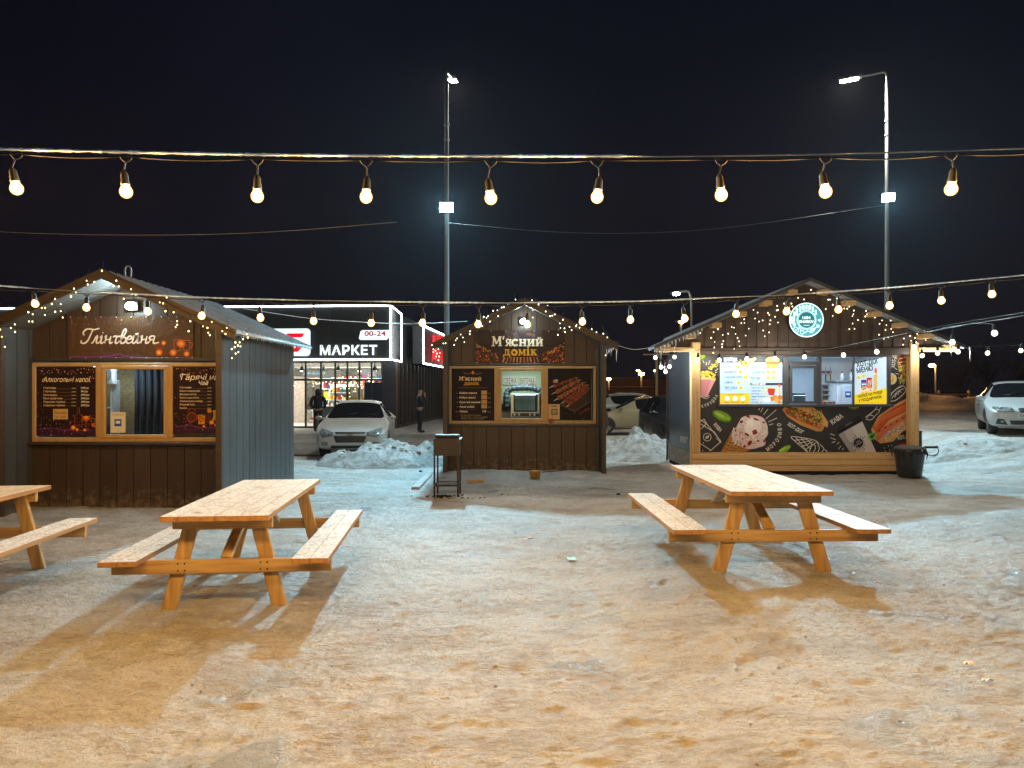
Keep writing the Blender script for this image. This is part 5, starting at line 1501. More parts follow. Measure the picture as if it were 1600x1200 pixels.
    for k in range(16):
        an = k * 22.5; a.stroke([(1341 + 7.5 * math.cos(R(an)), 692 + 7.5 * math.sin(R(an))), (1341 + (9.5 + 2.5 * (k % 3)) * math.cos(R(an)), 692 + (9.5 + 2.5 * (k % 3)) * math.sin(R(an)))], 1.4, '#76747a', 5)
    a.ell(1341, 692, 7.4, 7.4, '#2c2a2e', 6, 24); a.text('1654', 1341, 691, 2.6, '#d0ced2', 7, align='c', rot=-28); a.text('KHARKIV', 1341.8, 694.5, 2.2, '#d0ced2', 7, align='c', rot=-28)
    a.ell(1334, 694.5, 3.4, 3.4, '#86848a', 5, 14)
    for p in (((1297, 678), (1304, 680)), ((1297.5, 684), (1306, 687)), ((1299.5, 692), (1305, 689.5)), ((1308, 694), (1311, 691)), ((1310, 702), (1314, 696.5)), ((1316, 703), (1318, 700))): a.stroke(p, 1.0, W, 3)
    # chalk bean pods / hot dog
    for p in ([(1353, 655), (1358, 649), (1366, 651), (1360, 656), (1353, 655)], [(1359, 648), (1368, 640), (1374, 642), (1367, 650)], [(1367, 640), (1372, 634), (1377, 634), (1374, 641)], [(1352, 652), (1364, 643)]): a.stroke(p, 1.0, W, 3, len(p) > 2)
    for c in ((1390, 622), ): pass
    a.stroke([(1390, 622), (1395, 613), (1406, 604), (1413, 604), (1415, 610), (1409, 618), (1398, 626), (1391, 626), (1390, 622)], 1.2, W, 3, True)
    a.stroke([(1393, 623), (1402, 612), (1413, 607)], 1.0, W, 3, True); a.stroke([(1396, 619), (1399, 620), (1400, 615), (1403, 616), (1405, 611), (1408, 613)], 0.9, W, 3)
    a.stroke([(1392, 615), (1400, 608), (1408, 604.5)], 0.8, W, 4, True)
    # sauce bowl
    a.ell(1393, 592, 8, 9, '#d8d2c8', 3, 24); a.ell(1393.5, 592, 6.2, 7.2, '#e2cf92', 4, 22); a.ell(1393, 592.5, 4, 4, '#e8b848', 5, 16, 0, .1); a.ell(1392, 591, 1.8, 1.6, '#f4e0a0', 6, 10)
    for p in (((1398, 575), (1402, 578)), ((1399, 583), (1404, 585)), ((1403, 590), (1406, 592)), ((1406, 600), (1409, 595)), ((1411, 601), (1413, 598))): a.stroke(p, 0.9, W, 3)
    a.text('ХОТ-Д', 1397.5, 575, 5.2, W, 3, rot=-82, bold=0.03, sx=0.85)
    # top right hot dog
    a.poly([(1402, 566), (1405, 556), (1424, 556), (1424, 602), (1416, 590), (1404, 577)], '#b98a4c', 3); a.ell(1409, 562, 5.5, 8, '#7a2e18', 5, 18, -20, .05)
    for _ in range(70): a.ell(a.rng.uniform(1405, 1424), a.rng.uniform(570, 597), 2.2, 1.2, a.rng.choice(['#9aa83c', '#b8b450', '#7a8a2a', '#c8b060', '#8a3a1c', '#5a6a1e']), 5, 8, a.rng.uniform(0, 180), .25)
    for k in range(4): a.stroke([(1404, 561 + k * 6), (1418, 558 + k * 6)], 1.1, '#e0c890', 6)
    # big hot dog at the right
    a.poly([(1361, 671), (1372, 650), (1395, 634), (1424, 622), (1424, 668), (1395, 690), (1376, 693), (1366, 686)], '#c89a60', 3)
    a.poly([(1363, 668), (1374, 652), (1396, 637), (1424, 626), (1424, 642), (1390, 656), (1370, 678)], '#b5512a', 4)
    a.stroke([(1367, 671), (1380, 655), (1424, 634)], 4.5, '#c8643a', 5, True); a.stroke([(1366, 667), (1378, 652), (1424, 629)], 1.4, '#d8844e', 6, True)
    a.poly([(1367, 682), (1380, 667), (1424, 645), (1424, 652), (1384, 676), (1371, 690)], '#c46a4e', 5)
    for k in range(6): a.ell(1374 + k * 9, 673 - k * 5, 1.5, 1.2, '#4a1a10', 7, 9)
    for k in range(5): a.stroke([(1380 + k * 9, 687 - k * 5), (1386 + k * 9, 676 - k * 5), (1393 + k * 9, 681 - k * 5)], 1.0, a.rng.choice(['#b49ac0', '#9a7ab0']), 7, True)
    for _ in range(80):
        t = a.rng.random(); a.ell(1378 + t * 46 + a.rng.uniform(-3, 3), 684 - t * 24 + a.rng.uniform(-4, 5), a.rng.uniform(.8, 2.2), .9, a.rng.choice(['#d8d0b8', '#c0b8a0', '#7a9a50', '#a8b080', '#e0d8d0']), 6, 8, a.rng.uniform(0, 180), .25)
    a.stroke([(1384, 690), (1420, 668)], 2.4, '#d8b070', 8, True)
    for _ in range(18): a.ell(a.rng.uniform(1357, 1369), a.rng.uniform(677, 687), 2.2, 1.6, a.rng.choice(['#5c9a3c', '#82bb54', '#3f7a28']), 8, 9, 0, .3)
    a.text('ХОТ-ДОГ', 1402, 687, 5.4, W, 3, rot=-8, bold=0.03, sx=0.85, width=24)
    a.ell(1411, 698, 9, 6, '#8a3a34', 3, 20); a.ell(1411, 698, 6.5, 4, '#b85a40', 4, 18)
    for x, y in ((1382, 700), (1388, 697), (1393, 696), (1383, 705), (1390, 703), (1395, 704), (1386, 709)): a.ell(x, y, .8, .8, W, 3, 8)
    return a
# only what lies on the wall panels (the post hides the rest)
art = chalkfront()
xa_, xb_ = PX(1087, art.D) - art.o.x, PX(1417, art.D) - art.o.x
art.mb.v = [(min(max(x, xa_), xb_), y, z) for x, y, z in art.mb.v]
cf = art.build('chalk_print', M['art'], kiosk_r)

# menu in the left panes, kitchen light painted in as glow and blue cast
YW = KP - 0.012
a = Art(YW, 1173, 594, 71)
a.rect(1125, 557.5, 1222.3, 631.3, '#a9cdee', 1)
a.rect(1125, 557.5, 1222.3, 566.5, '#20303c', 2)
a.text('ШАУРМА', 1131, 564.3, 5.6, '#f2f6f8', 3, bold=0.04, width=21)
a.poly([(1155, 566), (1180, 558), (1182, 561), (1170, 573), (1160, 574)], '#e0c08a', 4)
for _ in range(30): a.ell(a.rng.uniform(1155, 1168), a.rng.uniform(562, 573), 1.6, 1.1, a.rng.choice(['#c87a4a', '#e8b878', '#b85a34', '#d8c080', '#8aa040']), 5, 8, 30, .2)
a.ell(1207, 563, 11, 5.5, '#e8bc6a', 4, 22); a.rect(1197, 566, 1218, 568.5, '#7a4a1c', 5); a.rect(1197, 568.5, 1218, 570, '#e8c848', 5); a.ell(1207, 571.5, 10.5, 2.6, '#e0b060', 4, 18)
tx = '#2c3c50'
for i, (nm, w_, dx) in enumerate((('КУРЯЧА', 15, 1153), ('ЯЛОВИЧА', 19, 1157), ("М'ЯСНИЙ МІКС", 28, 1164.5), ('СИРНА', 13, 1154), ('ТРИ М\'ЯСА', 20, 1157.5))):
    y = 574.8 + i * 8.2
    a.text(nm, 1132, y, 3.5, tx, 3, width=w_, bold=0.01); a.ell(dx, y - 1.4, 3.2, 2.8, '#d8b82c', 3, 16)
    for k in range(2): a.stroke([(1132, y + 1.5 + k * 1.3), (1132 + w_ * (0.8 - .2 * k), y + 1.5 + k * 1.3)], 0.35, '#8aa4bc', 2)
for i, (nm, w_) in enumerate((('БУРГЕР', 15), ('ЧІЗБУРГЕР', 21), ('БІГ ЧІЗ', 14))):
    y = 574.8 + i * 9.0
    a.text(nm, 1174, y, 3.5, tx, 3, width=w_, bold=0.01)
    for dx in (1200, 1208.5): a.ell(dx, y - 1.4 - (1.2 if i else 0), 3.0, 2.7, '#d8b82c', 6, 16)
    for k in range(2): a.stroke([(1174, y + 1.5 + k * 1.3), (1174 + w_ * .8, y + 1.5 + k * 1.3)], 0.35, '#8aa4bc', 2)
a.rect(1125, 614, 1172, 631.3, '#dcc02a', 2); a.text('ДОДАЙТЕ ЗА БАЖАННЯМ', 1134, 617.6, 1.9, '#5a4c10', 3, width=28)
for x, t in ((1136, "М'ЯСО"), (1148.5, 'КАРТОПЛЯ'), (1160.5, 'СИР')): a.ell(x, 622.8, 4, 3.8, '#cfe4f4', 3, 18); a.text(t, x, 629.2, 1.7, '#4a3e0c', 3, align='c', bold=0.02)
a.rect(1172.3, 598.2, 1222.3, 602, '#20303c', 3); a.text('ФРІТЮР МЕНЮ', 1174, 601.2, 2.4, '#f2f6f8', 4, bold=0.04, width=22)
for i, (nm, w_, n_) in enumerate((('картопля фрі', 20, 2), ('сирні фрі', 15, 2), ('нагетси', 12, 2), ('сирні палички', 22, 2), ('соус', 7, 1), ('хот-дог', 11, 1))):
    y = 607 + i * 4.5
    a.text(nm, 1174, y, 2.3, tx, 3, width=w_, bold=0.01)
    for k in range(n_): a.ell(1174 + w_ + 3.4 + k * 6, y - .8, 1.7, 1.5, '#d8b050', 3, 12)
a.poly([(1199, 607), (1211, 607), (1209.5, 617.5), (1201, 617.5)], '#b03022', 5)
for k in range(14): a.stroke([(1200 + k * .85, 611), (1199 + k * .95, 604.5 + a.rng.uniform(0, 3))], 0.9, a.rng.choice(['#e8c050', '#f0d070', '#d8a838']), 4)
for x, y, r in ((1207, 623, 4), (1214, 625, 4.6), (1219, 621, 4), (1211, 620, 3.4), (1218, 628, 3.4)): a.ell(x, y, r, r * .9, a.rng.choice(['#c8883c', '#b87830', '#d8a050']), 6, 14, 0, .1)
a.ell(1198, 624, 6, 2.2, '#e8f0f4', 6, 16); a.poly([(1192, 624), (1204, 624), (1202, 628.5), (1194.5, 628.5)], '#c8d8e0', 5)
a.rect(1215.3, 603.5, 1219.4, 620, '#ecd9a0', 4)
for k in range(5): a.stroke([(1215.3, 607 + k * 3), (1219.4, 604.8 + k * 3)], 0.8, '#8a5a28', 5)
a.ell(1217.3, 602, 1.8, 2.6, '#c0503a', 5, 12)
poster(a, 'menu_board', 'food menu with painted-in glow and blue cast in the left panes of the chalkboard kiosk', 'menu', 1125, 557.5, 1222.3, 631.3, '#a9cdee', 'art_lit', 0.006)

a = Art(YW, 1360, 598, 72)
a.poly([(1335, 568.5), (1383, 557.8), (1385, 557.8), (1385, 631.2), (1335, 631.2)], '#bfd9ef', 1)  # cool cast of the kitchen light painted into the sheet
a.text('ХОТ-ДОГ', 1338.5, 573.8, 7.8, '#141c26', 3, rot=-11, bold=0.03, width=36)
a.text('МЕНЮ', 1339, 583.4, 7.8, '#141c26', 3, rot=-11, bold=0.03, width=26)
a.ell(1341.5, 590, 2.8, 2.6, '#d6c02c', 3, 14); a.ell(1349, 587.6, 2.8, 2.6, '#d6c02c', 3, 14)
a.rrect(1345.5, 593.5, 1353.5, 609, 1.2, '#1c3f94', 3); a.ell(1349.8, 600.5, 3.2, 3.2, '#e8ecf2', 4, 18); a.poly([(1346.8, 600), (1348, 597.8), (1351.5, 597.6), (1352.8, 599.5), (1350, 599.4)], '#c22c34', 5); a.poly([(1347.2, 602), (1350, 600.8), (1352.6, 601.5), (1351, 603.5), (1348.6, 603.6)], '#2450b0', 5)
a.rrect(1354, 590, 1362.5, 606, 1.2, '#b8242c', 3); a.stroke([(1356, 602), (1357.5, 594), (1360, 601), (1361, 593)], 0.8, '#f0e8e8', 4, True)
a.poly([(1365, 584), (1371, 583), (1370.3, 611), (1364, 611)], '#e8d490', 4)
for k in range(9): a.stroke([(1364.4, 588 + k * 2.7), (1370.6, 585.2 + k * 2.7)], 0.9, '#7a6020', 5)
a.ell(1368.2, 579.5, 2, 5, '#d0584a', 3, 14)
for k in range(90): 
    x = a.rng.gauss(1353, 6); y = a.rng.uniform(600 + abs(x - 1355) * .55, 615); a.stroke([(x, y), (x + a.rng.uniform(-4, 4), y + a.rng.uniform(-2, 2))], 1.1, a.rng.choice(['#e8bc68', '#d89848', '#f0d090', '#c88440']), 6)
a.poly([(1335, 617), (1385, 606.5), (1385, 631.2), (1335, 631.2)], '#e2c81e', 7)
a.text('НАПОЇ НА ВИБІР', 1340.5, 621.8, 4.3, '#241f04', 8, rot=-11, bold=0.035, width=39)
a.text('У ПОДАРУНОК', 1341.5, 628.6, 4.3, '#241f04', 8, rot=-11, bold=0.035, width=37)
r_ = poster(a, 'menu_board', 'hot dog menu poster with a yellow foot in the right pane of the chalkboard kiosk', 'menu', 1337, 569, 1385, 631, '#bfd9ef', 'art_lit', 0.006)
for ch in list(r_.children):
    if ch.name.startswith('sheet'): bpy.data.objects.remove(ch)

# things in the kitchen
IY = 17.52
t = thing('knife_rack', 'red magnetic strip with two knives on the white kitchen wall of the food kiosk', 'knife rack', tuple(P(1293, 581, IY + .2)))
o = t.location; q = lambda x, y: (PX(x, IY + .2) - o.x, PZ(y, IY + .2) - o.z)
mb = MB(); a0, b0 = q(1284, 583), q(1299, 579.5); mb.bbox(a0[0], b0[0], -0.02, 0.0, a0[1], b0[1], 0.004); mb.build('strip', pmat('red_strip', (0.35, 0.05, 0.06)), t)
for x0, c in ((1289.5, (0.02, 0.05, 0.05)), (1297, (0.5, 0.20, 0.03))):
    mb = MB(); p_ = [q(x0 - 1.1, 585), q(x0 + .9, 585), q(x0 + .3, 573), q(x0 - .3, 571.5)]; mb.prism(p_, -0.03, -0.024); kb_ = mb.build('blade', M['steel'], t)
    mb = MB(); a0, b0 = q(x0 - 1.0, 595), q(x0 + .7, 585); mb.bbox(a0[0], b0[0], -0.04, -0.022, a0[1], b0[1], 0.006); mb.build('handle', pmat('knife_handle', c, rough=0.5), kb_)
def kbox(name, label, cat, x0, y0, x1, y1, ya, yb_, mat, b=0.008):
    o = P((x0 + x1) / 2, y1, ya); mb = MB(); mb.bbox(PX(x0, ya) - o.x, PX(x1, ya) - o.x, 0, yb_ - ya, 0, PZ(y0, ya) - o.z, b)
    return tag(mb.build(name, mat, None, tuple(o)), label, cat)
# wire shelf rack
t = thing('shelf_rack', 'steel shelf rack under the knives in the food kiosk', 'shelf', tuple(P(1300, 634, 17.4)))
o = t.location
for k in range(4):
    mb = MB(); z = PZ(601 + k * 8.2, 17.4) - o.z; mb.bbox(PX(1284, 17.4) - o.x, PX(1313, 17.4) - o.x, 0, 0.4, z - 0.015, z + 0.015, 0.004); mb.build('shelf_board', M['steel'], t)
for x in (1284.5, 1312.5):
    mb = MB(); mb.bbox(PX(x, 17.4) - o.x - .012, PX(x, 17.4) - o.x + .012, 0.0, 0.02, 0, PZ(600, 17.4) - o.z, 0.003); mb.build('upright', M['steel'], t)
kbox('counter_unit', 'grey topped white counter unit inside the food kiosk', 'counter', 1308, 597.5, 1336, 640, 17.0, 17.5, M['white_wall'])
kbox('worktop', 'grey worktop slab on the white counter unit inside the food kiosk', 'worktop', 1306, 594.5, 1338, 597.3, 16.95, 17.55, pmat('grey_worktop', (0.22, 0.26, 0.28)))
def bottle(label, px, py, h, r, body, cap):
    o = P(px, py, 17.15)
    t = thing('sauce_bottle', label, 'bottle', tuple(o)); mb = MB()
    mb.lathe([(r * .9, 0), (r, .01), (r, h * .55), (r * .45, h * .78), (r * .35, h * .82)], 14); mb.build('bottle_body', body, t)
    mb = MB(); mb.lathe([(r * .42, h * .80), (r * .4, h * .9), (r * .12, h)], 12); mb.build('cap', cap, t)
bottle('white squeeze bottle with a red tip on the grey worktop', 1315.5, 594.5, 0.22, 0.045, M['white_wall'], pmat('red_cap', (0.5, 0.05, 0.06)))
bottle('pale squeeze bottle at the right end of the grey worktop', 1330.5, 594.5, 0.26, 0.04, M['white_wall'], M['dark_metal'])
kbox('steel_tub', 'steel tub standing between the squeeze bottles', 'tub', 1320, 590.5, 1325.5, 594.5, 17.1, 17.25, M['steel'])
a = Art(16.95, 1322, 616)
a.rect(1316, 600, 1331.5, 631, '#cfd6e2', 1); a.rect(1320.5, 611.5, 1329.5, 621, '#1d4f9a', 2); a.rect(1322, 614, 1328, 617.5, '#dfe6f0', 3); a.stroke([(1319, 605), (1329, 605)], .6, '#8a96a8', 2)
poster(a, 'paper_card', 'white card with a blue square on the counter unit of the food kiosk', 'card', 1316, 600, 1331.5, 631, '#cfd6e2', 'art_board', 0.002)
for k, c in enumerate(((0.5, .06, .05), (.55, .3, .03), (.12, .3, .05), (.5, .06, .05), (.5, .35, .05), (.3, .05, .12))):
    mb = MB(); o = P(1286.5 + k * 3.2, 631, 16.3); mb.bbox(-.028, .028, -.05, .05, 0, .055, .012)
    tag(mb.build('snack_packet', pmat('packet_%d' % k, c, rough=.35), None, tuple(o)), 'small coloured snack packet in the row on the food kiosk sill', 'packet', 'snack packets on the sill')
kbox('grill_unit', 'dark flat grill with a steel edge behind the small sash of the food kiosk', 'grill', 1240, 617.5, 1259, 630, 16.5, 17.1, M['steel'])
kbox('grill_plate', 'black grill plate lying on the steel grill unit', 'grill', 1240.5, 614.5, 1258.5, 617.3, 16.52, 17.05, M['dark_metal'])

# round lit sign
a = Art(KF - 0.12, 1260, 500, 81)
r0 = 27
a.ell(1260, 500, r0 - 1.4, r0 - 1.4, '#3f8a94', 1, 48); a.ring(1260, 500, r0 - 1.6, r0, '#d8f6f6', 2, 48)
a.ring(1260, 500, 14.2, 15.2, '#c8f0f0', 3, 36); a.ell(1260, 500, 13, 13, '#1e5f6c', 2, 36); a.ring(1260, 500, 12.6, 13.2, '#c8f0f0', 4, 36)
a.text('1654', 1260, 498.4, 4.4, '#e6fbfb', 4, align='c', bold=0.03, width=12.5); a.text('KHARKIV', 1260, 504.6, 4.4, '#e6fbfb', 4, align='c', bold=0.03, width=23)
a.stroke([(1255, 508.3), (1265, 508.3)], .7, '#c8f0f0', 4)
L = '#bfeaea'
for x, w_, h_ in ((1241, 3, 9), (1245, 3.5, 12), (1250, 3.4, 9.5), (1255, 4.2, 11), (1260, 3.4, 9), (1265, 4, 10), (1270, 3.2, 12), (1274.5, 3, 8)):
    yb_ = 500 - math.sqrt(max(1, 16.5 ** 2 - (x - 1260) ** 2)) if abs(x - 1260) < 16 else 496
    yt = max(yb_ - h_, 500 - math.sqrt(24 ** 2 - (x - 1260) ** 2))
    a.rect(x - w_ / 2, yt, x + w_ / 2, yb_, L, 3)
for ex2, ey2, er in ((1238, 500, 5.5), (1241, 507, 3)): a.ell(ex2, ey2, er * .8, er, L, 3, 16)
a.ring(1243.5, 515.5, 3.6, 4.6, L, 3, 18); a.ring(1243.5, 515.5, .6, 1.2, L, 4, 10); a.stroke([(1243.5, 515.5), (1249, 512), (1252, 518)], .8, L, 4); a.ring(1253, 519, 2.6, 3.4, L, 3, 16)
a.poly([(1277, 500), (1283, 497.5), (1281.5, 503)], L, 3); a.ell(1278, 510, 3.2, 2.2, L, 3, 12, -40); a.ell(1270, 515, 4.4, 2.2, L, 3, 12, -25); a.stroke([(1256, 521), (1262, 517), (1268, 520), (1272, 517)], 1, L, 3)
for k in range(8): a.ring(1260, 500, 17 + (k % 2), 18 + (k % 2), L, 3, 4, 20 + k * 16, 28 + k * 16)
rs = thing('round_sign', 'round backlit teal sign with white lettering in the gable of the food kiosk', 'sign', tuple(a.o))
mb = MB(); rr = 27.3 * (KF - .12) / F
mb.lathe([(rr, 0), (rr, 0.07), (rr * .96, 0.085)], 48, 0, Matrix.Translation((0, 0.088, 0)) @ Matrix.Rotation(R(90), 4, 'X'))
mb.build('sign_box', M['dark_metal'], rs); a.build('sign_face', M['art_glow'], rs)

s4a = lambda L: [(980 + x / 5.0, 420 + y / 5.0) for x, y in L]
s4b = lambda L: [(1280 + x / 5.0, 420 + y / 5.0) for x, y in L]
fairy_string('fairy lights spread over the left half of the food kiosk gable', KF - 0.06, s4a([(1435, 165), (1332, 228), (1380, 240), (1225, 272), (1282, 272), (1232, 302), (1290, 295), (1170, 290), (1168, 325), (1178, 322), (1018, 342), (1097, 345), (1110, 360),
    (1155, 375), (998, 388), (1058, 403), (1030, 412), (1118, 403), (1112, 433), (1175, 420), (913, 395), (890, 425), (915, 423), (985, 322), (815, 455), (833, 460), (948, 468), (1062, 482), (1108, 497), (708, 472), (673, 495),
    (745, 518), (787, 507), (845, 508), (925, 522), (1073, 527), (655, 540), (862, 540), (872, 567), (682, 572), (750, 565), (742, 590), (680, 615), (878, 605), (740, 612), (835, 625), (672, 657), (570, 502)]), M['fairy_w'], 0.0105,
    s4a([(480, 540), (640, 480), (800, 420), (960, 350), (1120, 285), (1280, 215), (1435, 150)]), 5, 'fairy lights on the kiosk gables')
fairy_string('fairy lights spread over the right half of the food kiosk gable', KF - 0.06, s4b([(68, 242), (82, 242), (137, 232), (180, 258), (50, 315), (103, 282), (235, 295), (195, 310), (217, 312), (268, 327), (267, 355), (260, 370), (105, 368), (303, 400),
    (345, 410), (363, 330), (373, 355), (395, 340), (397, 355), (360, 372), (435, 380), (463, 357), (490, 403), (470, 430), (523, 440), (258, 428), (232, 472), (273, 470), (555, 405), (560, 470), (515, 478), (615, 460), (573, 495),
    (655, 387), (468, 515), (535, 535), (503, 550), (708, 525), (660, 545), (748, 540), (765, 507), (715, 460), (828, 555), (838, 508), (848, 530), (652, 593), (715, 562), (755, 575)]), M['fairy_w'], 0.0105,
    s4b([(-60, 130), (60, 200), (200, 265), (350, 325), (500, 395), (650, 460), (800, 525)]), 6, 'fairy lights on the kiosk gables')
# icicles at the eaves
for i in range(13):
    mb = MB(); icicle(mb, (-ex_ + 0.01 + i * 0.075, -0.655 , 2.60 - oR.z + i * 0.0327 + 0.0), (0.26 if i == 1 else rng.uniform(0.05, 0.15)), 0.016, rng); mb.build('icicle', M['ice'], kiosk_r)
for x, L_ in ((ex_ - 0.40, 0.36), (ex_ - 0.02, 0.30)):
    mb = MB(); icicle(mb, (x, -0.65, zA_ - slr * x - 0.03), L_, 0.018, rng); mb.build('icicle', M['ice'], kiosk_r)

# ------------------------------------------------------------------ picnic tables
M['top_y'] = None
def frosty(name, sc):
    """pine board under a broken skin of frozen slush"""
    m, n, l, b = new_mat(name)
    t = n.new("ShaderNodeTexCoord"); mp = n.new("ShaderNodeMapping"); mp.inputs["Scale"].default_value = sc
    l.new(t.outputs["Object"], mp.inputs[0])
    g = n.new("ShaderNodeTexNoise"); g.inputs["Scale"].default_value = 1; g.inputs["Detail"].default_value = 5; l.new(mp.outputs[0], g.inputs[0])
    r1 = n.new("ShaderNodeValToRGB"); l.new(g.outputs[0], r1.inputs[0])
    r1.color_ramp.elements[0].position = .35; r1.color_ramp.elements[1].position = .65
    r1.color_ramp.elements[0].color = (.46, .25, .085, 1); r1.color_ramp.elements[1].color = (.32, .16, .05, 1)
    f = n.new("ShaderNodeTexNoise"); f.inputs["Scale"].default_value = 5.5; f.inputs["Detail"].default_value = 9; f.inputs["Roughness"].default_value = .68; f.inputs["Distortion"].default_value = .6
    l.new(t.outputs["Object"], f.inputs[0])
    ge = n.new("ShaderNodeNewGeometry"); sx = n.new("ShaderNodeSeparateXYZ"); l.new(ge.outputs["Normal"], sx.inputs[0])
    up = n.new("ShaderNodeMapRange"); up.inputs[1].default_value = .6; up.inputs[2].default_value = .95; l.new(sx.outputs[2], up.inputs[0])
    mk = n.new("ShaderNodeMapRange"); mk.interpolation_type = 'SMOOTHSTEP'; mk.inputs[1].default_value = .30; mk.inputs[2].default_value = .44; l.new(f.outputs[0], mk.inputs[0])
    mu = n.new("ShaderNodeMath"); mu.operation = 'MULTIPLY'; l.new(mk.outputs[0], mu.inputs[0]); l.new(up.outputs[0], mu.inputs[1])
    f2 = n.new("ShaderNodeTexNoise"); f2.inputs["Scale"].default_value = 60; f2.inputs["Detail"].default_value = 4; l.new(t.outputs["Object"], f2.inputs[0])
    fr = n.new("ShaderNodeValToRGB"); ma = n.new('ShaderNodeMath'); ma.operation = 'MULTIPLY_ADD'; ma.inputs[1].default_value = 0.55; l.new(f2.outputs[0], ma.inputs[0])
    f3 = n.new('ShaderNodeTexNoise'); f3.inputs['Scale'].default_value = 16; f3.inputs['Detail'].default_value = 7; f3.inputs['Roughness'].default_value = .7; f3.inputs['Distortion'].default_value = 1.2; l.new(mp.outputs[0], f3.inputs[0]) if False else l.new(t.outputs['Object'], f3.inputs[0])
    mb3 = n.new('ShaderNodeMath'); mb3.operation = 'MULTIPLY'; mb3.inputs[1].default_value = 0.45; l.new(f3.outputs[0], mb3.inputs[0]); l.new(mb3.outputs[0], ma.inputs[2]); l.new(ma.outputs[0], fr.inputs[0])
    fr.color_ramp.elements[0].position = .40; fr.color_ramp.elements[1].position = .60
    fr.color_ramp.elements[0].color = (.36, .29, .21, 1); fr.color_ramp.elements[1].color = (.84, .81, .76, 1)
    mx = n.new("ShaderNodeMix"); mx.data_type = 'RGBA'; l.new(mu.outputs[0], mx.inputs[0]); l.new(r1.outputs[0], mx.inputs[6]); l.new(fr.outputs[0], mx.inputs[7])
    l.new(mx.outputs[2], b.inputs["Base Color"])
    rr = n.new("ShaderNodeMapRange"); l.new(f2.outputs[0], rr.inputs[0]); rr.inputs[1].default_value = .3; rr.inputs[2].default_value = .7; rr.inputs[3].default_value = .38; rr.inputs[4].default_value = .78
    l.new(rr.outputs[0], b.inputs["Roughness"])
    bp = n.new("ShaderNodeBump"); bp.inputs["Strength"].default_value = .5; bp.inputs["Distance"].default_value = .008; l.new(f2.outputs[0], bp.inputs["Height"])
    b2 = n.new("ShaderNodeBump"); b2.inputs["Strength"].default_value = .5; b2.inputs["Distance"].default_value = .012; l.new(mu.outputs[0], b2.inputs["Height"]); l.new(bp.outputs[0], b2.inputs["Normal"])
    l.new(b2.outputs[0], b.inputs["Normal"])
    return m
M['top_y'] = frosty('frosty_boards', (26, 1.6, 26))

def picnic_table(label):
    L, W, H = 2.36, 0.84, 0.78
    root = thing('picnic_table', label, 'picnic table', (0, 0, 0), 0, 'wooden picnic tables on the square')
    def deck(x0, x1, n, z, name):
        """boards side by side with a crust of frozen slush along their upper faces"""
        mb = MB(); w = (x1 - x0) / n
        for i in range(n):
            mb.box(x0 + i * w + .0018, x0 + (i + 1) * w - .0018, -L / 2 + (.006 if i % 2 else 0), L / 2 - (.004 if i % 2 else .01), z - .04, z - (.0006 if i % 2 else 0))
        ob = mb.build(name, M['top_y'], root)
        return ob
    top = deck(-W / 2, W / 2, 6, H, 'tabletop')
    for s in (-1, 1):
        deck(s * .745 - .145, s * .745 + .145, 2, .44, 'bench_seat')
    for s in (-1, 1):
        y = s * (L / 2 - .28)
        mb = MB(); mb.bbox(-.40, .40, y - .0225 + s * .047, y + .0225 + s * .047, H - .135, H - .042, .005); b_ = mb.build('top_batten', M['pine_x'], root)
        mb = MB(); mb.bbox(-.88, .88, y - .0225 + s * .047, y + .0225 + s * .047, .29, .398, .005)
        for u in (-.33, .33):
            for dz in (.315, .37):
                for du in (-.025, .03): mb.lathe([(.008, 0), (.006, .004)], 8, 1, Matrix.Translation((u + du, y + s * .07, dz)) @ Matrix.Rotation(R(90 * -s), 4, 'X'))
        mb.build('bench_beam', [M['pine_x'], M['dark_metal']], root)
        for u in (-1, 1):
            mb = MB(); mb.bar((u * .455, y, -.03), (u * .255, y, H - .045), .045, .118, up=(1, 0, 0), bev=.006)
            mb.build('leg', M['pine_z'], root)
        mb = MB(); mb.bar((0, y - s * .03, .385), (0, s * .18, H - .06), .09, .042, up=(1, 0, 0) if False else (0, 0, 1), bev=.005)
        mb.build('brace', M['pine_y'], root)
    mb = MB(); mb.bbox(-.38, .38, -.05, .05, H - .082, H - .042, .005); mb.build('middle_batten', M['pine_x'], root)
    return root
t0 = picnic_table('frosted picnic table in front of the mulled wine kiosk, nearest the square')
spots = [(-2.40, 6.85, 5.0, None),
         (2.39, 7.73, 1.0, 'frosted picnic table with icy benches in front of the chalkboard food kiosk'),
         (-5.02, 6.33, 5.0, 'picnic table cut off by the left edge, in front of the mulled wine kiosk')]
for i, (x, y, a, lab) in enumerate(spots):
    o = t0 if i == 0 else copy_tree(t0)
    o.location = (x, y, gz(x, y)); o.rotation_euler.z = R(a)
    if lab: o['label'] = lab
    o.scale.x = (.97, 1.10, .97)[i]

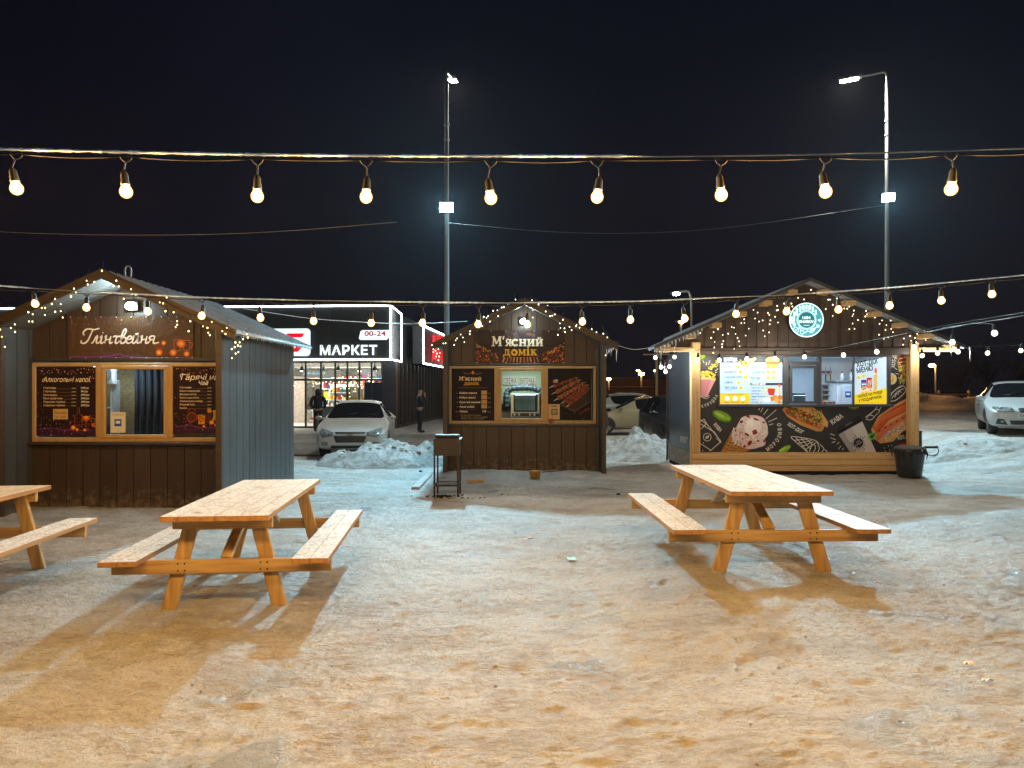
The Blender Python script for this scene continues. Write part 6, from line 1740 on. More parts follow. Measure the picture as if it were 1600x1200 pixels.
# ------------------------------------------------------------------ charcoal grill beside the kebab kiosk
rust = pmat('brown_painted_steel', (0.034, 0.021, 0.015), (0.020, 0.014, 0.011), scale=(9, 9, 9), rough=0.55, bump=0.1)
soot = pmat('sooty_steel', (0.018, 0.015, 0.014), (0.030, 0.024, 0.02), scale=(12, 12, 12), rough=0.7)
GX, GY = -1.07, 12.1
g = thing('charcoal_grill', 'brown steel charcoal grill on four legs at the left corner of the kebab kiosk', 'grill', (GX, GY, -0.01))
mb = MB()
for (x0, x1, y0, y1) in ((-.205, .205, -.16, -.155), (-.205, .205, .395, .4), (-.205, -.2, -.155, .395), (.2, .205, -.155, .395)): mb.box(x0, x1, y0, y1, .70, .98)
mb.box(-.2, .2, -.155, .395, .70, .71)
mb.build('fire_box', rust, g)
mb = MB(); mb.bbox(-.215, .19, .10, .41, .98, 1.02, .006); mb.bar((.205, -.17, .72), (.235, -.17, .97), .012, .03); mb.bar((.205, .40, .72), (.235, .40, .97), .012, .03); mb.box(.205, .24, -.16, .4, .965, .972)
mb.build('lid_plate', rust, g)
for sx in (-1, 1):
    for y in (-.14, .38):
        mb = MB(); mb.bbox(sx * .19 - .014, sx * .19 + .014, y - .014, y + .014, 0, .70, .003); mb.build('leg', soot, g)
mb = MB(); mb.bbox(-.18, .18, -.152, -.128, .20, .225, .003); mb.bbox(-.18, .18, .368, .392, .20, .225, .003); mb.bbox(-.202, -.178, -.128, .368, .20, .225, .003); mb.bbox(.178, .202, -.128, .368, .20, .225, .003)
mb.build('lower_frame', soot, g)
mb = MB(); mb.box(-.17, .17, -.12, .36, .205, .215); mb.build('lower_shelf', soot, g)
rg = random.Random(4)
mb = MB()
for k in range(120):
    a_, r_ = rg.uniform(0, 6.28), abs(rg.gauss(0, .32)); x, y = GX + .05 + r_ * math.cos(a_), GY - .1 + r_ * .6 * math.sin(a_)
    bm = bmesh.new(); bmesh.ops.create_icosphere(bm, subdivisions=1, radius=rg.uniform(.008, .03))
    for v in bm.verts: v.co *= rg.uniform(.7, 1.3); v.co.z *= .6
    mb.bm(bm, 0, Matrix.Translation((x, y, gz(x, y) + .012)))
tag(mb.build('spilled_charcoal', pmat('charcoal', (.010, .010, .010), (.02, .02, .02), rough=.9)), 'black charcoal crumbs spilled on the ice under the grill', None, None, 'stuff')
# odds and ends at the foot of the kebab kiosk
yel = pmat('yellow_tub', (0.42, 0.22, 0.03), (0.34, 0.17, 0.02), rough=0.5)
mb = MB(); mb.lathe([(.09, 0), (.115, .13), (.12, .135), (.11, .14), (.085, .02)], 20); 
tag(mb.build('tub', yel, None, (PX(836, 14.5), 14.5, 0.03)), 'small yellow tub on the snow below the kebab kiosk', 'tub')
mb = MB(); mb.bbox(-.16, .16, -.04, .04, 0, .05, .008)
tag(mb.build('wood_block', M['raw_x'], None, (PX(743, 13.9), 13.9, 0.02)), 'short wooden block on the ground behind the charcoal grill', 'wood block')
mb = MB(); mb.bar((0, 0, .02), (.42, .1, .05), .05, .018)
tag(mb.build('plank', pmat('old_plank', (.16, .11, .06), (.10, .07, .04)), None, (PX(848, 14.5), 14.5, .12)), 'short dark plank leaning out from the kebab kiosk foot', 'plank', None)

# ------------------------------------------------------------------ black bin with a bag and a lid
BX, BY = PX(1421, 14.75), 14.75
bag = pmat('bin_bag', (0.012, 0.012, 0.013), (0.02, 0.02, 0.021), scale=(14, 14, 5), rough=0.28, bump=0.6)
b_ = thing('litter_bin', 'black bagged bin with a grey lid and long handle by the food kiosk', 'bin', (BX, BY, gz(BX, BY) + .01))
mb = MB(); rr_ = random.Random(9); n = 26; prof = [(.20, 0), (.225, .05), (.24, .2), (.265, .38), (.29, .50), (.305, .54), (.30, .575), (.275, .58)]
rings = []
for r, z in prof:
    rings.append([(r * (1 + .05 * mnoise.noise(Vector((math.cos(k / n * 6.283) * 2.5, math.sin(k / n * 6.283) * 2.5, z * 5)))) * math.cos(k / n * 6.283), r * (1 + .05 * mnoise.noise(Vector((math.cos(k / n * 6.283) * 2.5, math.sin(k / n * 6.283) * 2.5, z * 5)))) * math.sin(k / n * 6.283), z) for k in range(n)])
vs = [v for rg_ in rings for v in rg_]; fs = [(i * n + k, i * n + (k + 1) % n, (i + 1) * n + (k + 1) % n, (i + 1) * n + k) for i in range(len(prof) - 1) for k in range(n)]
fs.append([k for k in range(n)][::-1]); mb.add(vs, fs, 0, None, True)
mb.build('bin_body', bag, b_)
mb = MB()
for k in range(20):
    an = k / 20 * 6.283; r = .29
    p = Vector((r * math.cos(an), r * math.sin(an), .545)); d = rr_.uniform(.06, .2)
    mb.tube([p, p + Vector((.03 * math.cos(an), .03 * math.sin(an), -d * .5)), p + Vector((.012 * math.cos(an), .012 * math.sin(an), -d))], [.02, .016, .003], 5)
mb.build('bag_folds', bag, b_)
mb = MB(); mb.lathe([(.27, .575), (.285, .585), (.28, .60), (.20, .625), (.05, .64)], 28)
lid = mb.build('lid', pmat('grey_lid', (.10, .11, .125), (.075, .082, .095), rough=.5), b_)
mb = MB(); mb.bar((.27, -.02, .60), (.52, -.10, .612), .05, .045, bev=.012); mb.build('handle', M['black_rubber'], lid)
mb = MB(); mb.tube(smooth_path3([(.50, -.10, .60), (.53, -.10, .53), (.47, -.10, .46), (.36, -.07, .45), (.28, -.04, .47)]), .008, 6); mb.build('strap', M['black_rubber'], lid)
mb = MB(); mb.bbox(-.06, .06, -.03, .03, 0, .56, .004)
tag(mb.build('post_stub', pmat('dark_board', (.05, .035, .03)), None, (PX(1435, 15.35), 15.35, .35)), 'dark board end behind the black bin at the food kiosk corner', 'board')

# ------------------------------------------------------------------ litter on the ice
def on_ground(px, py):
    Y = F * CAM_H / (py - HZ); x = PX(px, Y); return x, Y
def scrap(label, px, py, w, d, h, col, seed, name='paper_scrap', cat='litter', rough=.6):
    x, y = on_ground(px, py); r_ = random.Random(seed); mb = MB()
    n = 7; vs = []; 
    for j in range(n):
        for i in range(n):
            u, v = i / (n - 1) - .5, j / (n - 1) - .5
            vs.append((u * w + r_.uniform(-.04, .04) * w, v * d + r_.uniform(-.04, .04) * d, h * abs(mnoise.noise(Vector((u * 3, v * 3, seed)))) * 2))
    mb.add(vs, [(j * n + i, j * n + i + 1, (j + 1) * n + i + 1, (j + 1) * n + i) for j in range(n - 1) for i in range(n - 1)], 0, None, True)
    ob = mb.build(name, pmat(name + str(seed), col, tuple(c * .9 for c in col), rough=rough), None, (x, y, gz(x, y) + .018), recalc=True); ob.rotation_euler.z = r_.uniform(-.5, .5)
    tag(ob, label, cat)
scrap('pale turquoise card lying on the ice in the middle of the square', 893, 876, .085, .10, .012, (.40, .85, .78), 1)
scrap('white crumpled tissue on the near right ice, upper of two', 1513, 1060, .055, .05, .018, (.75, .74, .74), 2, 'tissue')
scrap('flat white scrap on the near right ice, lower of two', 1542, 1087, .06, .03, .010, (.78, .77, .76), 3)
scrap('thin white scrap on the ice before the kebab kiosk', 826, 845, .12, .04, .02, (.75, .75, .74), 4)
def lump(label, px, py, r, col, seed, name='ice_lump', cat='ice lump', mat=None):
    x, y = on_ground(px, py); bm = bmesh.new(); bmesh.ops.create_icosphere(bm, subdivisions=2, radius=r)
    for v in bm.verts: v.co *= 1 + .5 * mnoise.noise(v.co * (.8 / r) + Vector((seed, 0, 0))); v.co.z *= .65
    mb = MB(); mb.bm(bm, 0, None, False)
    tag(mb.build(name, mat or M['snow_heap'], None, (x, y, gz(x, y) + r * .3)), label, cat)
lump('round lump of ice between the legs of the nearest picnic table', 339, 968, .045, None, 2)
lump('dark lump of coal on the ice left of the charcoal grill', 657, 737, .035, None, 3, 'coal_lump', 'coal', pmat('coal', (.012, .012, .013), (.02, .02, .02), rough=.7))
lump('dark lump of coal on the ice before the food kiosk', 966, 774, .035, None, 5, 'coal_lump', 'coal', M['black_rubber'])
rg = random.Random(77); mb = MB()
for k in range(420):
    y = rg.uniform(3.2, 13) if k % 3 else rg.uniform(3.2, 7); x = rg.uniform(-.75, .75) * y
    r_ = abs(rg.gauss(0, .005)) + .003
    bm = bmesh.new(); bmesh.ops.create_icosphere(bm, subdivisions=1, radius=r_)
    for v in bm.verts: v.co *= rg.uniform(.7, 1.35); v.co.z *= .7
    mb.bm(bm, 0, Matrix.Translation((x, y, gz(x, y) + .012 * rg.uniform(-.6, 1))))
tag(mb.build('ice_crumbs', M['snow_heap']), 'crumbs of ice scattered over the trodden snow', None, None, 'stuff')
# wet ice sheets trodden out between the table legs
for k, (cx_, cy_, rx_, ry_i, s_) in enumerate(((-2.35, 6.5, .75, .45, 1), (2.75, 7.15, .8, .5, 2), (-4.9, 7.6, .7, .4, 3))):
    vs = [(0, 0, .012)]; n = 40
    for i in range(n):
        an = i / n * 6.283; q = 1 + .45 * mnoise.noise(Vector((math.cos(an) * 1.6, math.sin(an) * 1.6, s_ * 7)))
        vs.append((rx_ * q * math.cos(an), ry_i * q * math.sin(an), -.012))
    bm = bmesh.new(); bv = [bm.verts.new(v) for v in vs]
    for i in range(n): bm.faces.new((bv[0], bv[1 + i], bv[1 + (i + 1) % n]))
    bmesh.ops.subdivide_edges(bm, edges=list(bm.edges), cuts=5, use_grid_fill=True)
    for v in bm.verts:
        rr0 = math.hypot(v.co.x / rx_, v.co.y / ry_i)
        v.co.z = .016 * (1 - rr0) + .016 * mnoise.noise(Vector((v.co.x * 6, v.co.y * 6, s_))) + .008 * mnoise.noise(Vector((v.co.x * 18, v.co.y * 18, s_)))
    mb = MB(); mb.bm(bm, 0, None, True)
    ob = mb.build('ice_sheet', M['wet_ice'] if 'wet_ice' in M else M.setdefault('wet_ice', pmat('wet_ice', (.34, .33, .33), (.22, .20, .19), scale=(7, 7, 7), rough=.34, rough2=.6, spec=.35, bump=.6, bscale=30)), None, (cx_, cy_, gz(cx_, cy_) - .013))
    tag(ob, ('glassy trodden ice under the nearest picnic table', 'glassy trodden ice under the right picnic table', 'glassy trodden ice under the cut off left picnic table')[k], None, None, 'stuff')

# ------------------------------------------------------------------ people
def skinned(verts, edges, radii, levels=2):
    me = bpy.data.meshes.new('figure'); me.from_pydata(verts, edges, []); me.update()
    ob = bpy.data.objects.new('figure', me); COL.objects.link(ob)
    md = ob.modifiers.new('skin', 'SKIN')
    lay = me.skin_vertices[0].data
    for i, r in enumerate(radii):
        lay[i].radius = r if isinstance(r, tuple) else (r, r)
    lay[0].use_root = True
    sb = ob.modifiers.new('sub', 'SUBSURF'); sb.levels = levels; sb.render_levels = levels
    bpy.context.view_layer.update()
    dg = bpy.context.evaluated_depsgraph_get()
    res = bpy.data.meshes.new_from_object(ob.evaluated_get(dg))
    bpy.data.objects.remove(ob)
    for p in res.polygons: p.use_smooth = True
    return res
def mesh_part(name, me, mat, parent):
    me.materials.clear(); me.materials.append(mat); me.name = name
    o = bpy.data.objects.new(name, me); COL.objects.link(o); o.parent = parent; return o
cloth = lambda nm, c, r=.85: pmat(nm, c, tuple(v * .7 for v in c), scale=(30, 30, 30), rough=r, bump=.2)
skinm = pmat('skin', (.42, .24, .17), (.38, .21, .15), scale=(20, 20, 20), rough=.5)

def limb_chain(out, start, pts, rads):
    v, e, r = out; prev = start
    for p, q in zip(pts, rads):
        v.append(p); r.append(q); e.append((prev, len(v) - 1)); prev = len(v) - 1
    return prev

def person(label, loc, rz, hooded, smoking):
    root = thing('person', label, 'person', loc, R(rz))
    # body (faces +y in its own frame)
    v, e, r = [], [], []; out = (v, e, r)
    v.append((0, 0, .95)); r.append((.15, .11))
    c = limb_chain(out, 0, [(0, 0, 1.12), (0, .0, 1.30), (0, -.01, 1.44)], [(.14, .10), (.165, .115), (.10, .08)])
    neck = limb_chain(out, c, [(0, 0, 1.52), (0, .02, 1.60), (0, .025, 1.68), (0, .02, 1.745)], [.055, (.075, .085), (.08, .095), (.055, .065)])
    for s in (-1, 1):
        if smoking and s > 0: arm = [(s * .17, 0, 1.42), (s * .235, .03, 1.20), (s * .15, .22, 1.30), (s * .07, .18, 1.52)]
        elif hooded: arm = [(s * .18, 0, 1.42), (s * .27, -.03, 1.17), (s * .21, .12, .98), (s * .15, .16, .94)]
        else: arm = [(s * .18, 0, 1.42), (s * .24, -.02, 1.15), (s * .235, .05, .92), (s * .23, .07, .84)]
        limb_chain(out, c, arm, [.06, .048, .036, .030])
        limb_chain(out, 0, [(s * .10, 0, .86), (s * .105, .02, .50), (s * .11, -.02, .10), (s * .115, .0, .045), (s * .12, .16, .035)], [.085, .058, .042, .042, .034])
    mesh_part('body', skinned(v, e, r), skinm, root)
    # face: nose, eyes, ears on the head
    mb = MB(); mb.ball((0, .115, 1.655), .018, 8, 0, (.8, 1.1, 1.3)); 
    for s in (-1, 1): mb.ball((s * .085, .02, 1.66), .022, 8, 0, (.4, .8, 1.3))
    mb.build('face', skinm, root)
    # trousers
    v, e, r = [(0, 0, .97)], [], [(.165, .125)]; out = (v, e, r)
    for s in (-1, 1): limb_chain(out, 0, [(s * .10, 0, .84), (s * .11, .02, .50), (s * .115, -.015, .13), (s * .115, -.01, .07)], [.105, .08, .072, .07])
    mesh_part('trousers', skinned(v, e, r), cloth('trouser_cloth', (.030, .026, .026) if hooded else (.010, .011, .016)), root)
    # jacket
    v, e, r = [(0, 0, .90)], [], [(.20, .155)]; out = (v, e, r)
    if not hooded: v[0] = (0, 0, .98)
    c = limb_chain(out, 0, [(0, 0, 1.10), (0, 0, 1.30), (0, -.01, 1.43)], [(.195, .15), (.205, .15), (.135, .105)])
    limb_chain(out, c, [(0, 0, 1.50)], [.085])
    for s in (-1, 1):
        if smoking and s > 0: arm = [(s * .20, 0, 1.41), (s * .255, .03, 1.20), (s * .165, .20, 1.28), (s * .10, .19, 1.44)]
        elif hooded: arm = [(s * .21, 0, 1.41), (s * .30, -.03, 1.17), (s * .24, .10, 1.00), (s * .19, .14, .97)]
        else: arm = [(s * .20, 0, 1.41), (s * .265, -.02, 1.15), (s * .255, .04, .95)]
        limb_chain(out, c, arm, [.085, .075, .062, .055][:len(arm)])
    jm = cloth('black_jacket', (.008, .008, .010), .6) if hooded else cloth('navy_jacket', (.012, .014, .024), .7)
    j = mesh_part('jacket', skinned(v, e, r), jm, root)
    if hooded:
        v, e, r = [(0, -.03, 1.46)], [], [(.13, .11)]; out = (v, e, r)
        limb_chain(out, 0, [(0, -.04, 1.58), (0, -.025, 1.68), (0, -.01, 1.77)], [(.115, .12), (.12, .125), (.07, .08)])
        mesh_part('hood', skinned(v, e, r), jm, root)
        mb = MB(); mb.box(-.012, .03, -.1745, -.168, 1.405, 1.418); mb.build('neck_tag', cloth('tag_cloth', (.5, .5, .5)), j)
    else:
        v, e, r = [(0, .01, 1.69)], [], [(.098, .112)]; out = (v, e, r)
        limb_chain(out, 0, [(0, .008, 1.75), (0, .0, 1.80)], [(.095, .108), (.05, .06)])
        mesh_part('knit_cap', skinned(v, e, r), cloth('cap_knit', (.012, .012, .016), .9), root)
        mb = MB(); mb.tube([(.20 * math.cos(a), .155 * math.sin(a), .985) for a in [i / 20 * 6.283 for i in range(21)]], .012, 6, 0, False); mb.build('hem_band', cloth('reflective_band', (.40, .42, .44), .4), j)
    # shoes and hands
    for s in (-1, 1):
        mb = MB(); mb.ball((s * .118, .06, .05), .058, 12, 0, (.9, 2.35, .85)); mb.build('shoe', M['black_rubber'], root)
    for s in (-1, 1):
        if smoking and s > 0: h, d = Vector((.075, .175, 1.53)), Vector((-.15, -.1, 1)).normalized()
        elif hooded: continue
        else: h, d = Vector((s * .235, .075, .85)), Vector((0, .1, -1)).normalized()
        mb = MB(); sd = Vector((0, 1, 0)) if abs(d.y) < .5 else Vector((1, 0, 0))
        mb.ball(h, .036, 10, 0, (.5, 1, 1.2))
        for k in range(4):
            b0 = h + sd * (-.024 + k * .016) + d * .03; L_ = (.06, .068, .064, .05)[k]
            mb.tube([b0, b0 + d * L_ * .5, b0 + d * L_ * .85 + Vector((-s * .012, 0, 0))], [.009, .008, .006], 6)
        mb.tube([h + sd * .03, h + sd * .048 + d * .03, h + sd * .046 + d * .055], [.011, .009, .007], 6)
        mb.build('hand', skinm, root)
    if smoking:
        pass
    return root
Yp = 30.0
person('person in a black hooded jacket seen from behind at the shop entrance', (PX(497, 30.2), 30.2, .06), 4, True, False)
person('person in dark clothes and knit cap by the shop side wall, hand at mouth', (PX(656, 29.6), 29.6, .06), -72, False, True)

# ------------------------------------------------------------------ cars
def car_body(kind):
    """half section cage along the length; x forward is the nose at x=0, tail at -L. Returns stations."""
    if kind == 'sedan':   # (x, half width, z bottom, z shoulder, z top, top half width, tag)
        return [(0.00, .50, .36, .55, .60, .42), (-.05, .74, .25, .60, .68, .60), (-.25, .86, .19, .66, .76, .68), (-.75, .895, .18, .78, .88, .74), (-1.28, .90, .18, .87, .985, .76),
                (-2.02, .90, .18, .92, 1.40, .55), (-2.35, .90, .18, .93, 1.47, .56), (-3.05, .90, .18, .94, 1.45, .56), (-3.45, .895, .18, .95, 1.36, .55), (-4.05, .88, .20, .97, 1.08, .66),
                (-4.42, .84, .24, .95, 1.05, .66), (-4.56, .72, .34, .80, .90, .58)]
    if kind == 'hatch':
        return [(0.00, .50, .40, .62, .70, .42), (-.06, .74, .27, .70, .80, .60), (-.28, .87, .21, .78, .90, .70), (-.70, .90, .20, .90, 1.00, .75), (-1.10, .91, .20, .96, 1.08, .76),
                (-1.85, .91, .20, 1.00, 1.53, .58), (-2.25, .91, .20, 1.02, 1.60, .60), (-3.05, .91, .20, 1.05, 1.60, .60), (-3.70, .90, .20, 1.10, 1.54, .58), (-4.00, .87, .22, 1.10, 1.30, .60),
                (-4.15, .83, .26, .95, 1.06, .62), (-4.22, .72, .36, .75, .85, .58)]
    return [(0.00, .50, .36, .56, .62, .42), (-.05, .76, .25, .62, .70, .60), (-.25, .88, .19, .70, .80, .68), (-.80, .91, .18, .80, .90, .74), (-1.35, .92, .18, .88, 1.00, .76),
            (-2.10, .92, .18, .93, 1.41, .57), (-2.45, .92, .18, .94, 1.47, .58), (-3.30, .92, .18, .96, 1.48, .58), (-4.20, .91, .18, .98, 1.43, .57), (-4.60, .88, .20, .97, 1.20, .60),
            (-4.80, .84, .26, .92, 1.00, .62), (-4.88, .72, .36, .80, .88, .58)]

def make_car(label, kind, paint, loc, rz, front='sedan', plate=None, snow=0.0, group='cars parked behind the kiosks', grille='bar', lights_lit=False, tail=False, dirt=None):
    st = car_body(kind); L = -st[-1][0]
    root = thing('parked_car', label, 'car', loc, R(rz), group)
    cen = L / 2
    # body cage: profile points from bottom centre up over the roof
    verts, faces, mats = [], [], []
    n = 9
    def ring(s):
        x, w, zb, zs, zt, wt = s
        return [(x, 0, zb), (x, w * .80, zb), (x, w * .97, zb + (zs - zb) * .22), (x, w, zb + (zs - zb) * .55), (x, w * .985, zs - .03), (x, w * .93 if zt - zs > .25 else (w * .93 + wt * .07), zs + .015), (x, wt * 1.04, zt - (.06 if zt - zs > .25 else .03)), (x, wt * .72, zt - .005), (x, 0, zt)]
    for s in st:
        half = ring(s)
        verts += [(x, y, z) for x, y, z in half] + [(x, -y, z) for x, y, z in half[1:-1]]
    N = 2 * n - 2
    def idx(i, k):   # k in 0..N-1 around
        return i * N + (k if k < n else n + (k - n))
    order = list(range(n)) + [n + (n - 3 - j) for j in range(n - 2)]
    nst = len(st)
    for i in range(nst - 1):
        for k in range(N):
            a, b = order[k], order[(k + 1) % N]
            faces.append((i * N + a, i * N + b, (i + 1) * N + b, (i + 1) * N + a))
            seg = k if k < n - 1 else N - 1 - k
            m = 0
            sa, sb = st[i], st[i + 1]
            cabA, cabB = sa[4] - sa[3] > .25, sb[4] - sb[3] > .25
            if seg == 5 and cabA and cabB: m = 1
            if seg == 5 and cabA != cabB: m = 3 if False else 0
            if seg in (6, 7) and cabA != cabB:
                m = 2 if not cabA else 4
            mats.append(m)
    faces.append([order[k] for k in range(N)]); mats.append(0)
    faces.append([(nst - 1) * N + order[k] for k in range(N)][::-1]); mats.append(0)
    me = bpy.data.meshes.new('cage'); me.from_pydata([(x + cen, y * 1.045, z) for x, y, z in verts], [], faces)
    for k in range(5): me.materials.append(bpy.data.materials.get('skin') or paint)
    me.polygons.foreach_set('material_index', mats)
    bm = bmesh.new(); bm.from_mesh(me); bmesh.ops.recalc_face_normals(bm, faces=bm.faces)
    cl = bm.edges.layers.float.get('crease_edge') or bm.edges.layers.float.new('crease_edge')
    for ed in bm.edges:
        ms = {f.material_index for f in ed.link_faces}
        if len(ms) > 1: ed[cl] = 0.55
    bm.to_mesh(me); bm.free()
    ob = bpy.data.objects.new('cage', me); COL.objects.link(ob)
    sb = ob.modifiers.new('s', 'SUBSURF'); sb.levels = 3
    bpy.context.view_layer.update()
    res = bpy.data.meshes.new_from_object(ob.evaluated_get(bpy.context.evaluated_depsgraph_get()))
    bpy.data.objects.remove(ob)
    bm = bmesh.new(); bm.from_mesh(res)
    bvh = BVHTree.FromBMesh(bm)
    co = [v.co.copy() for v in bm.verts]
    groups = {}
    for f in bm.faces: groups.setdefault(f.material_index, []).append([v.index for v in f.verts])
    bm.free()
    def split(key, name, mat, parent, side=0):
        if key not in groups: return None
        used = {}; vs, fs = [], []
        for f in groups[key]:
            if side and sum(co[v].y for v in f) * side < 0: continue
            for v in f:
                if v not in used: used[v] = len(vs); vs.append(co[v])
            fs.append([used[v] for v in f])
        mb = MB(); mb.add(vs, fs, 0, None, True); return mb.build(name, mat, parent)
    body = split(0, 'body', paint, root)
    wsh = split(2, 'windscreen', M['car_glass'], root)
    split(4, 'rear_window', M['car_glass'], root)
    for sd in (-1, 1): split(1, 'side_window', M['car_glass'], root, sd)
    # panels laid on the body: polygon given in a plane, dropped onto the surface
    def lay(poly, axis, sgn, name, mat, parent, off=.006, rings=4, thick=True):
        """axis 'x': poly in (y, z) seen from the nose (sgn 1) or tail (-1); axis 'y': poly in (x, z) seen from the side sgn"""
        m = len(poly); cxp = sum(p[0] for p in poly) / m; cyp = sum(p[1] for p in poly) / m
        dense = []
        for i in range(m):
            a, b = poly[i], poly[(i + 1) % m]
            for k in range(4): dense.append((a[0] + (b[0] - a[0]) * k / 4, a[1] + (b[1] - a[1]) * k / 4))
        m = len(dense); vs, fs = [], []
        def drop(u, w):
            if axis == 'x': o_, d_ = Vector((sgn * 6, u, w)), Vector((-sgn, 0, 0))
            else: o_, d_ = Vector((u, sgn * 4, w)), Vector((0, -sgn, 0))
            h = bvh.ray_cast(o_, d_)
            return h[0] - d_ * off if h[0] is not None else None
        for j in range(rings):
            f = 1 - j / rings
            for u, w in dense:
                p = drop(cxp + (u - cxp) * f, cyp + (w - cyp) * f)
                if p is None: return None
                vs.append(p)
        c = drop(cxp, cyp)
        vs.append(c)
        for j in range(rings - 1):
            for k in range(m): fs.append((j * m + k, j * m + (k + 1) % m, (j + 1) * m + (k + 1) % m, (j + 1) * m + k))
        for k in range(m): fs.append(((rings - 1) * m + k, (rings - 1) * m + (k + 1) % m, rings * m))
        # rim going back to the body
        dv = Vector((-sgn, 0, 0)) if axis == 'x' else Vector((0, -sgn, 0)); o0 = len(vs)
        for k in range(m): vs.append(vs[k] + dv * (off + .01))
        for k in range(m): fs.append((k, (k + 1) % m, o0 + (k + 1) % m, o0 + k))
        mb = MB(); mb.add(vs, fs, 0, None, True); return mb.build(name, mat, parent)
    lm = M['headlight']
    W = max(s[1] for s in st)
    hz_ = .70 if kind != 'hatch' else .80
    for s in (-1, 1):
        if grille == 'kidney': hp = [(s * .31, hz_ - .065), (s * .68, hz_ - .085), (s * .79, hz_ - .01), (s * .78, hz_ + .055), (s * .38, hz_ + .04)]
        else: hp = [(s * .41, hz_ - .12), (s * .68, hz_ - .17), (s * .78, hz_ - .04), (s * .77, hz_ + .07), (s * .64, hz_ + .035), (s * .46, hz_ - .015)]
        hl = lay(hp, 'x', 1, 'headlight', lm, root, .008)
        if hl:
            for q in (.42, .70):
                a_, b_ = (s * .45, s * .64) if grille != 'kidney' else (s * .40, s * .62)
                u = a_ + (b_ - a_) * (q - .42) / .28; zz = hz_ - (.055 if grille != 'kidney' else .015) + .015 * (q > .5)
                h = bvh.ray_cast(Vector((6, u, zz)), Vector((-1, 0, 0)))
                if h[0] is not None:
                    mb = MB(); mb.lathe([(.042, 0), (.045, .012), (.030, .016), (.01, .010)], 14, 0, Matrix.Translation(h[0] + Vector((.004, 0, 0))) @ Matrix.Rotation(R(90), 4, 'Y')); mb.build('lens', M['lens_chrome'], hl)
    blk = M['car_black']
    if grille == 'bar':
        lay([(-.34, hz_ - .065), (.34, hz_ - .065), (.40, hz_ - .02), (-.40, hz_ - .02)], 'x', 1, 'upper_grille', blk, root)
        lay([(-.35, hz_ - .29), (.35, hz_ - .29), (.41, hz_ - .12), (-.41, hz_ - .12)], 'x', 1, 'lower_grille', blk, root)
        lay([(-.075, hz_ - .10), (-.025, hz_ - .115), (.025, hz_ - .115), (.075, hz_ - .10), (.075, hz_ - .075), (.025, hz_ - .068), (-.025, hz_ - .068), (-.075, hz_ - .075)], 'x', 1, 'badge', M['gold_badge'], root, .016)
        lay([(-.50, .26), (.50, .26), (.46, .34), (-.46, .34)], 'x', 1, 'bumper_intake', blk, root)
        for s in (-1, 1): lay([(s * .54, .33), (s * .72, .34), (s * .72, .43), (s * .56, .44)], 'x', 1, 'fog_lamp', M['headlight'], root)
    elif grille == 'kidney':
        for s in (-1, 1):
            kg = lay([(s * .035, hz_ - .09), (s * .20, hz_ - .09), (s * .245, hz_ - .02), (s * .22, hz_ + .025), (s * .035, hz_ + .03)], 'x', 1, 'kidney_grille', blk, root, .008)
            for k in range(6): lay([(s * (.055 + k * .028), hz_ - .08), (s * (.063 + k * .028), hz_ - .08), (s * (.063 + k * .028), hz_ + .018), (s * (.055 + k * .028), hz_ + .018)], 'x', 1, 'grille_bar', M['alloy_dark'], kg, .016)
            lay([(s * .47, .28), (s * .74, .30), (s * .70, .44), (s * .56, .43)], 'x', 1, 'bumper_intake', blk, root)
            fg = lay([(s * .56, .335), (s * .63, .335), (s * .63, .395), (s * .56, .395)], 'x', 1, 'fog_lamp', M['lens_chrome'], root, .02)
        lay([(-.40, .29), (.40, .29), (.44, .40), (-.44, .40)], 'x', 1, 'lower_grille', blk, root)
        h = bvh.ray_cast(Vector((6, 0, hz_ + .068)), Vector((-1, 0, 0)))
        if h[0] is not None:
            mb = MB(); mb.lathe([(.042, 0), (.042, .006), (.03, .008)], 20, 0, Matrix.Translation(h[0]) @ Matrix.Rotation(R(60), 4, 'Y')); bd = mb.build('badge', M['car_black'], root)
            mb = MB(); mb.lathe([(.026, .0085), (.01, .011)], 20, 0, Matrix.Translation(h[0]) @ Matrix.Rotation(R(60), 4, 'Y')); mb.build('roundel', M['lens_chrome'], bd)
    if tail:
        for s in (-1, 1): lay([(s * .56, .80), (s * .70, .78), (s * .72, .98), (s * .60, 1.0)], 'x', -1, 'tail_light', M['tail_red'], root, .01)
        lay([(-.26, .58), (.26, .58), (.26, .69), (-.26, .69)], 'x', -1, 'number_plate', M['plate'], root, .01)
    if plate:
        h = bvh.ray_cast(Vector((6, 0, hz_ - .17)), Vector((-1, 0, 0)))
        px_ = (h[0].x if h[0] is not None else cen) + .03
        mb = MB(); mb.bbox(px_ - .02, px_, -.26, .26, hz_ - .23, hz_ - .12, .004); pl = mb.build('number_plate', M['plate'], root)
        vs, fs = glyphs(plate, .01); k = .068 / CAP; x1 = max(v[0] for v in vs)
        mb = MB(); sc_ = min(k, .48 / x1)
        mb.add([(px_ + .002, (v[0] - x1 / 2) * sc_, hz_ - .208 + v[1] * k) for v in vs], fs); mb.build('plate_number', M['car_black'], pl)
    # doors, handles, mirrors
    xd = [cen - 1.45, cen - 2.45, cen - 3.35]
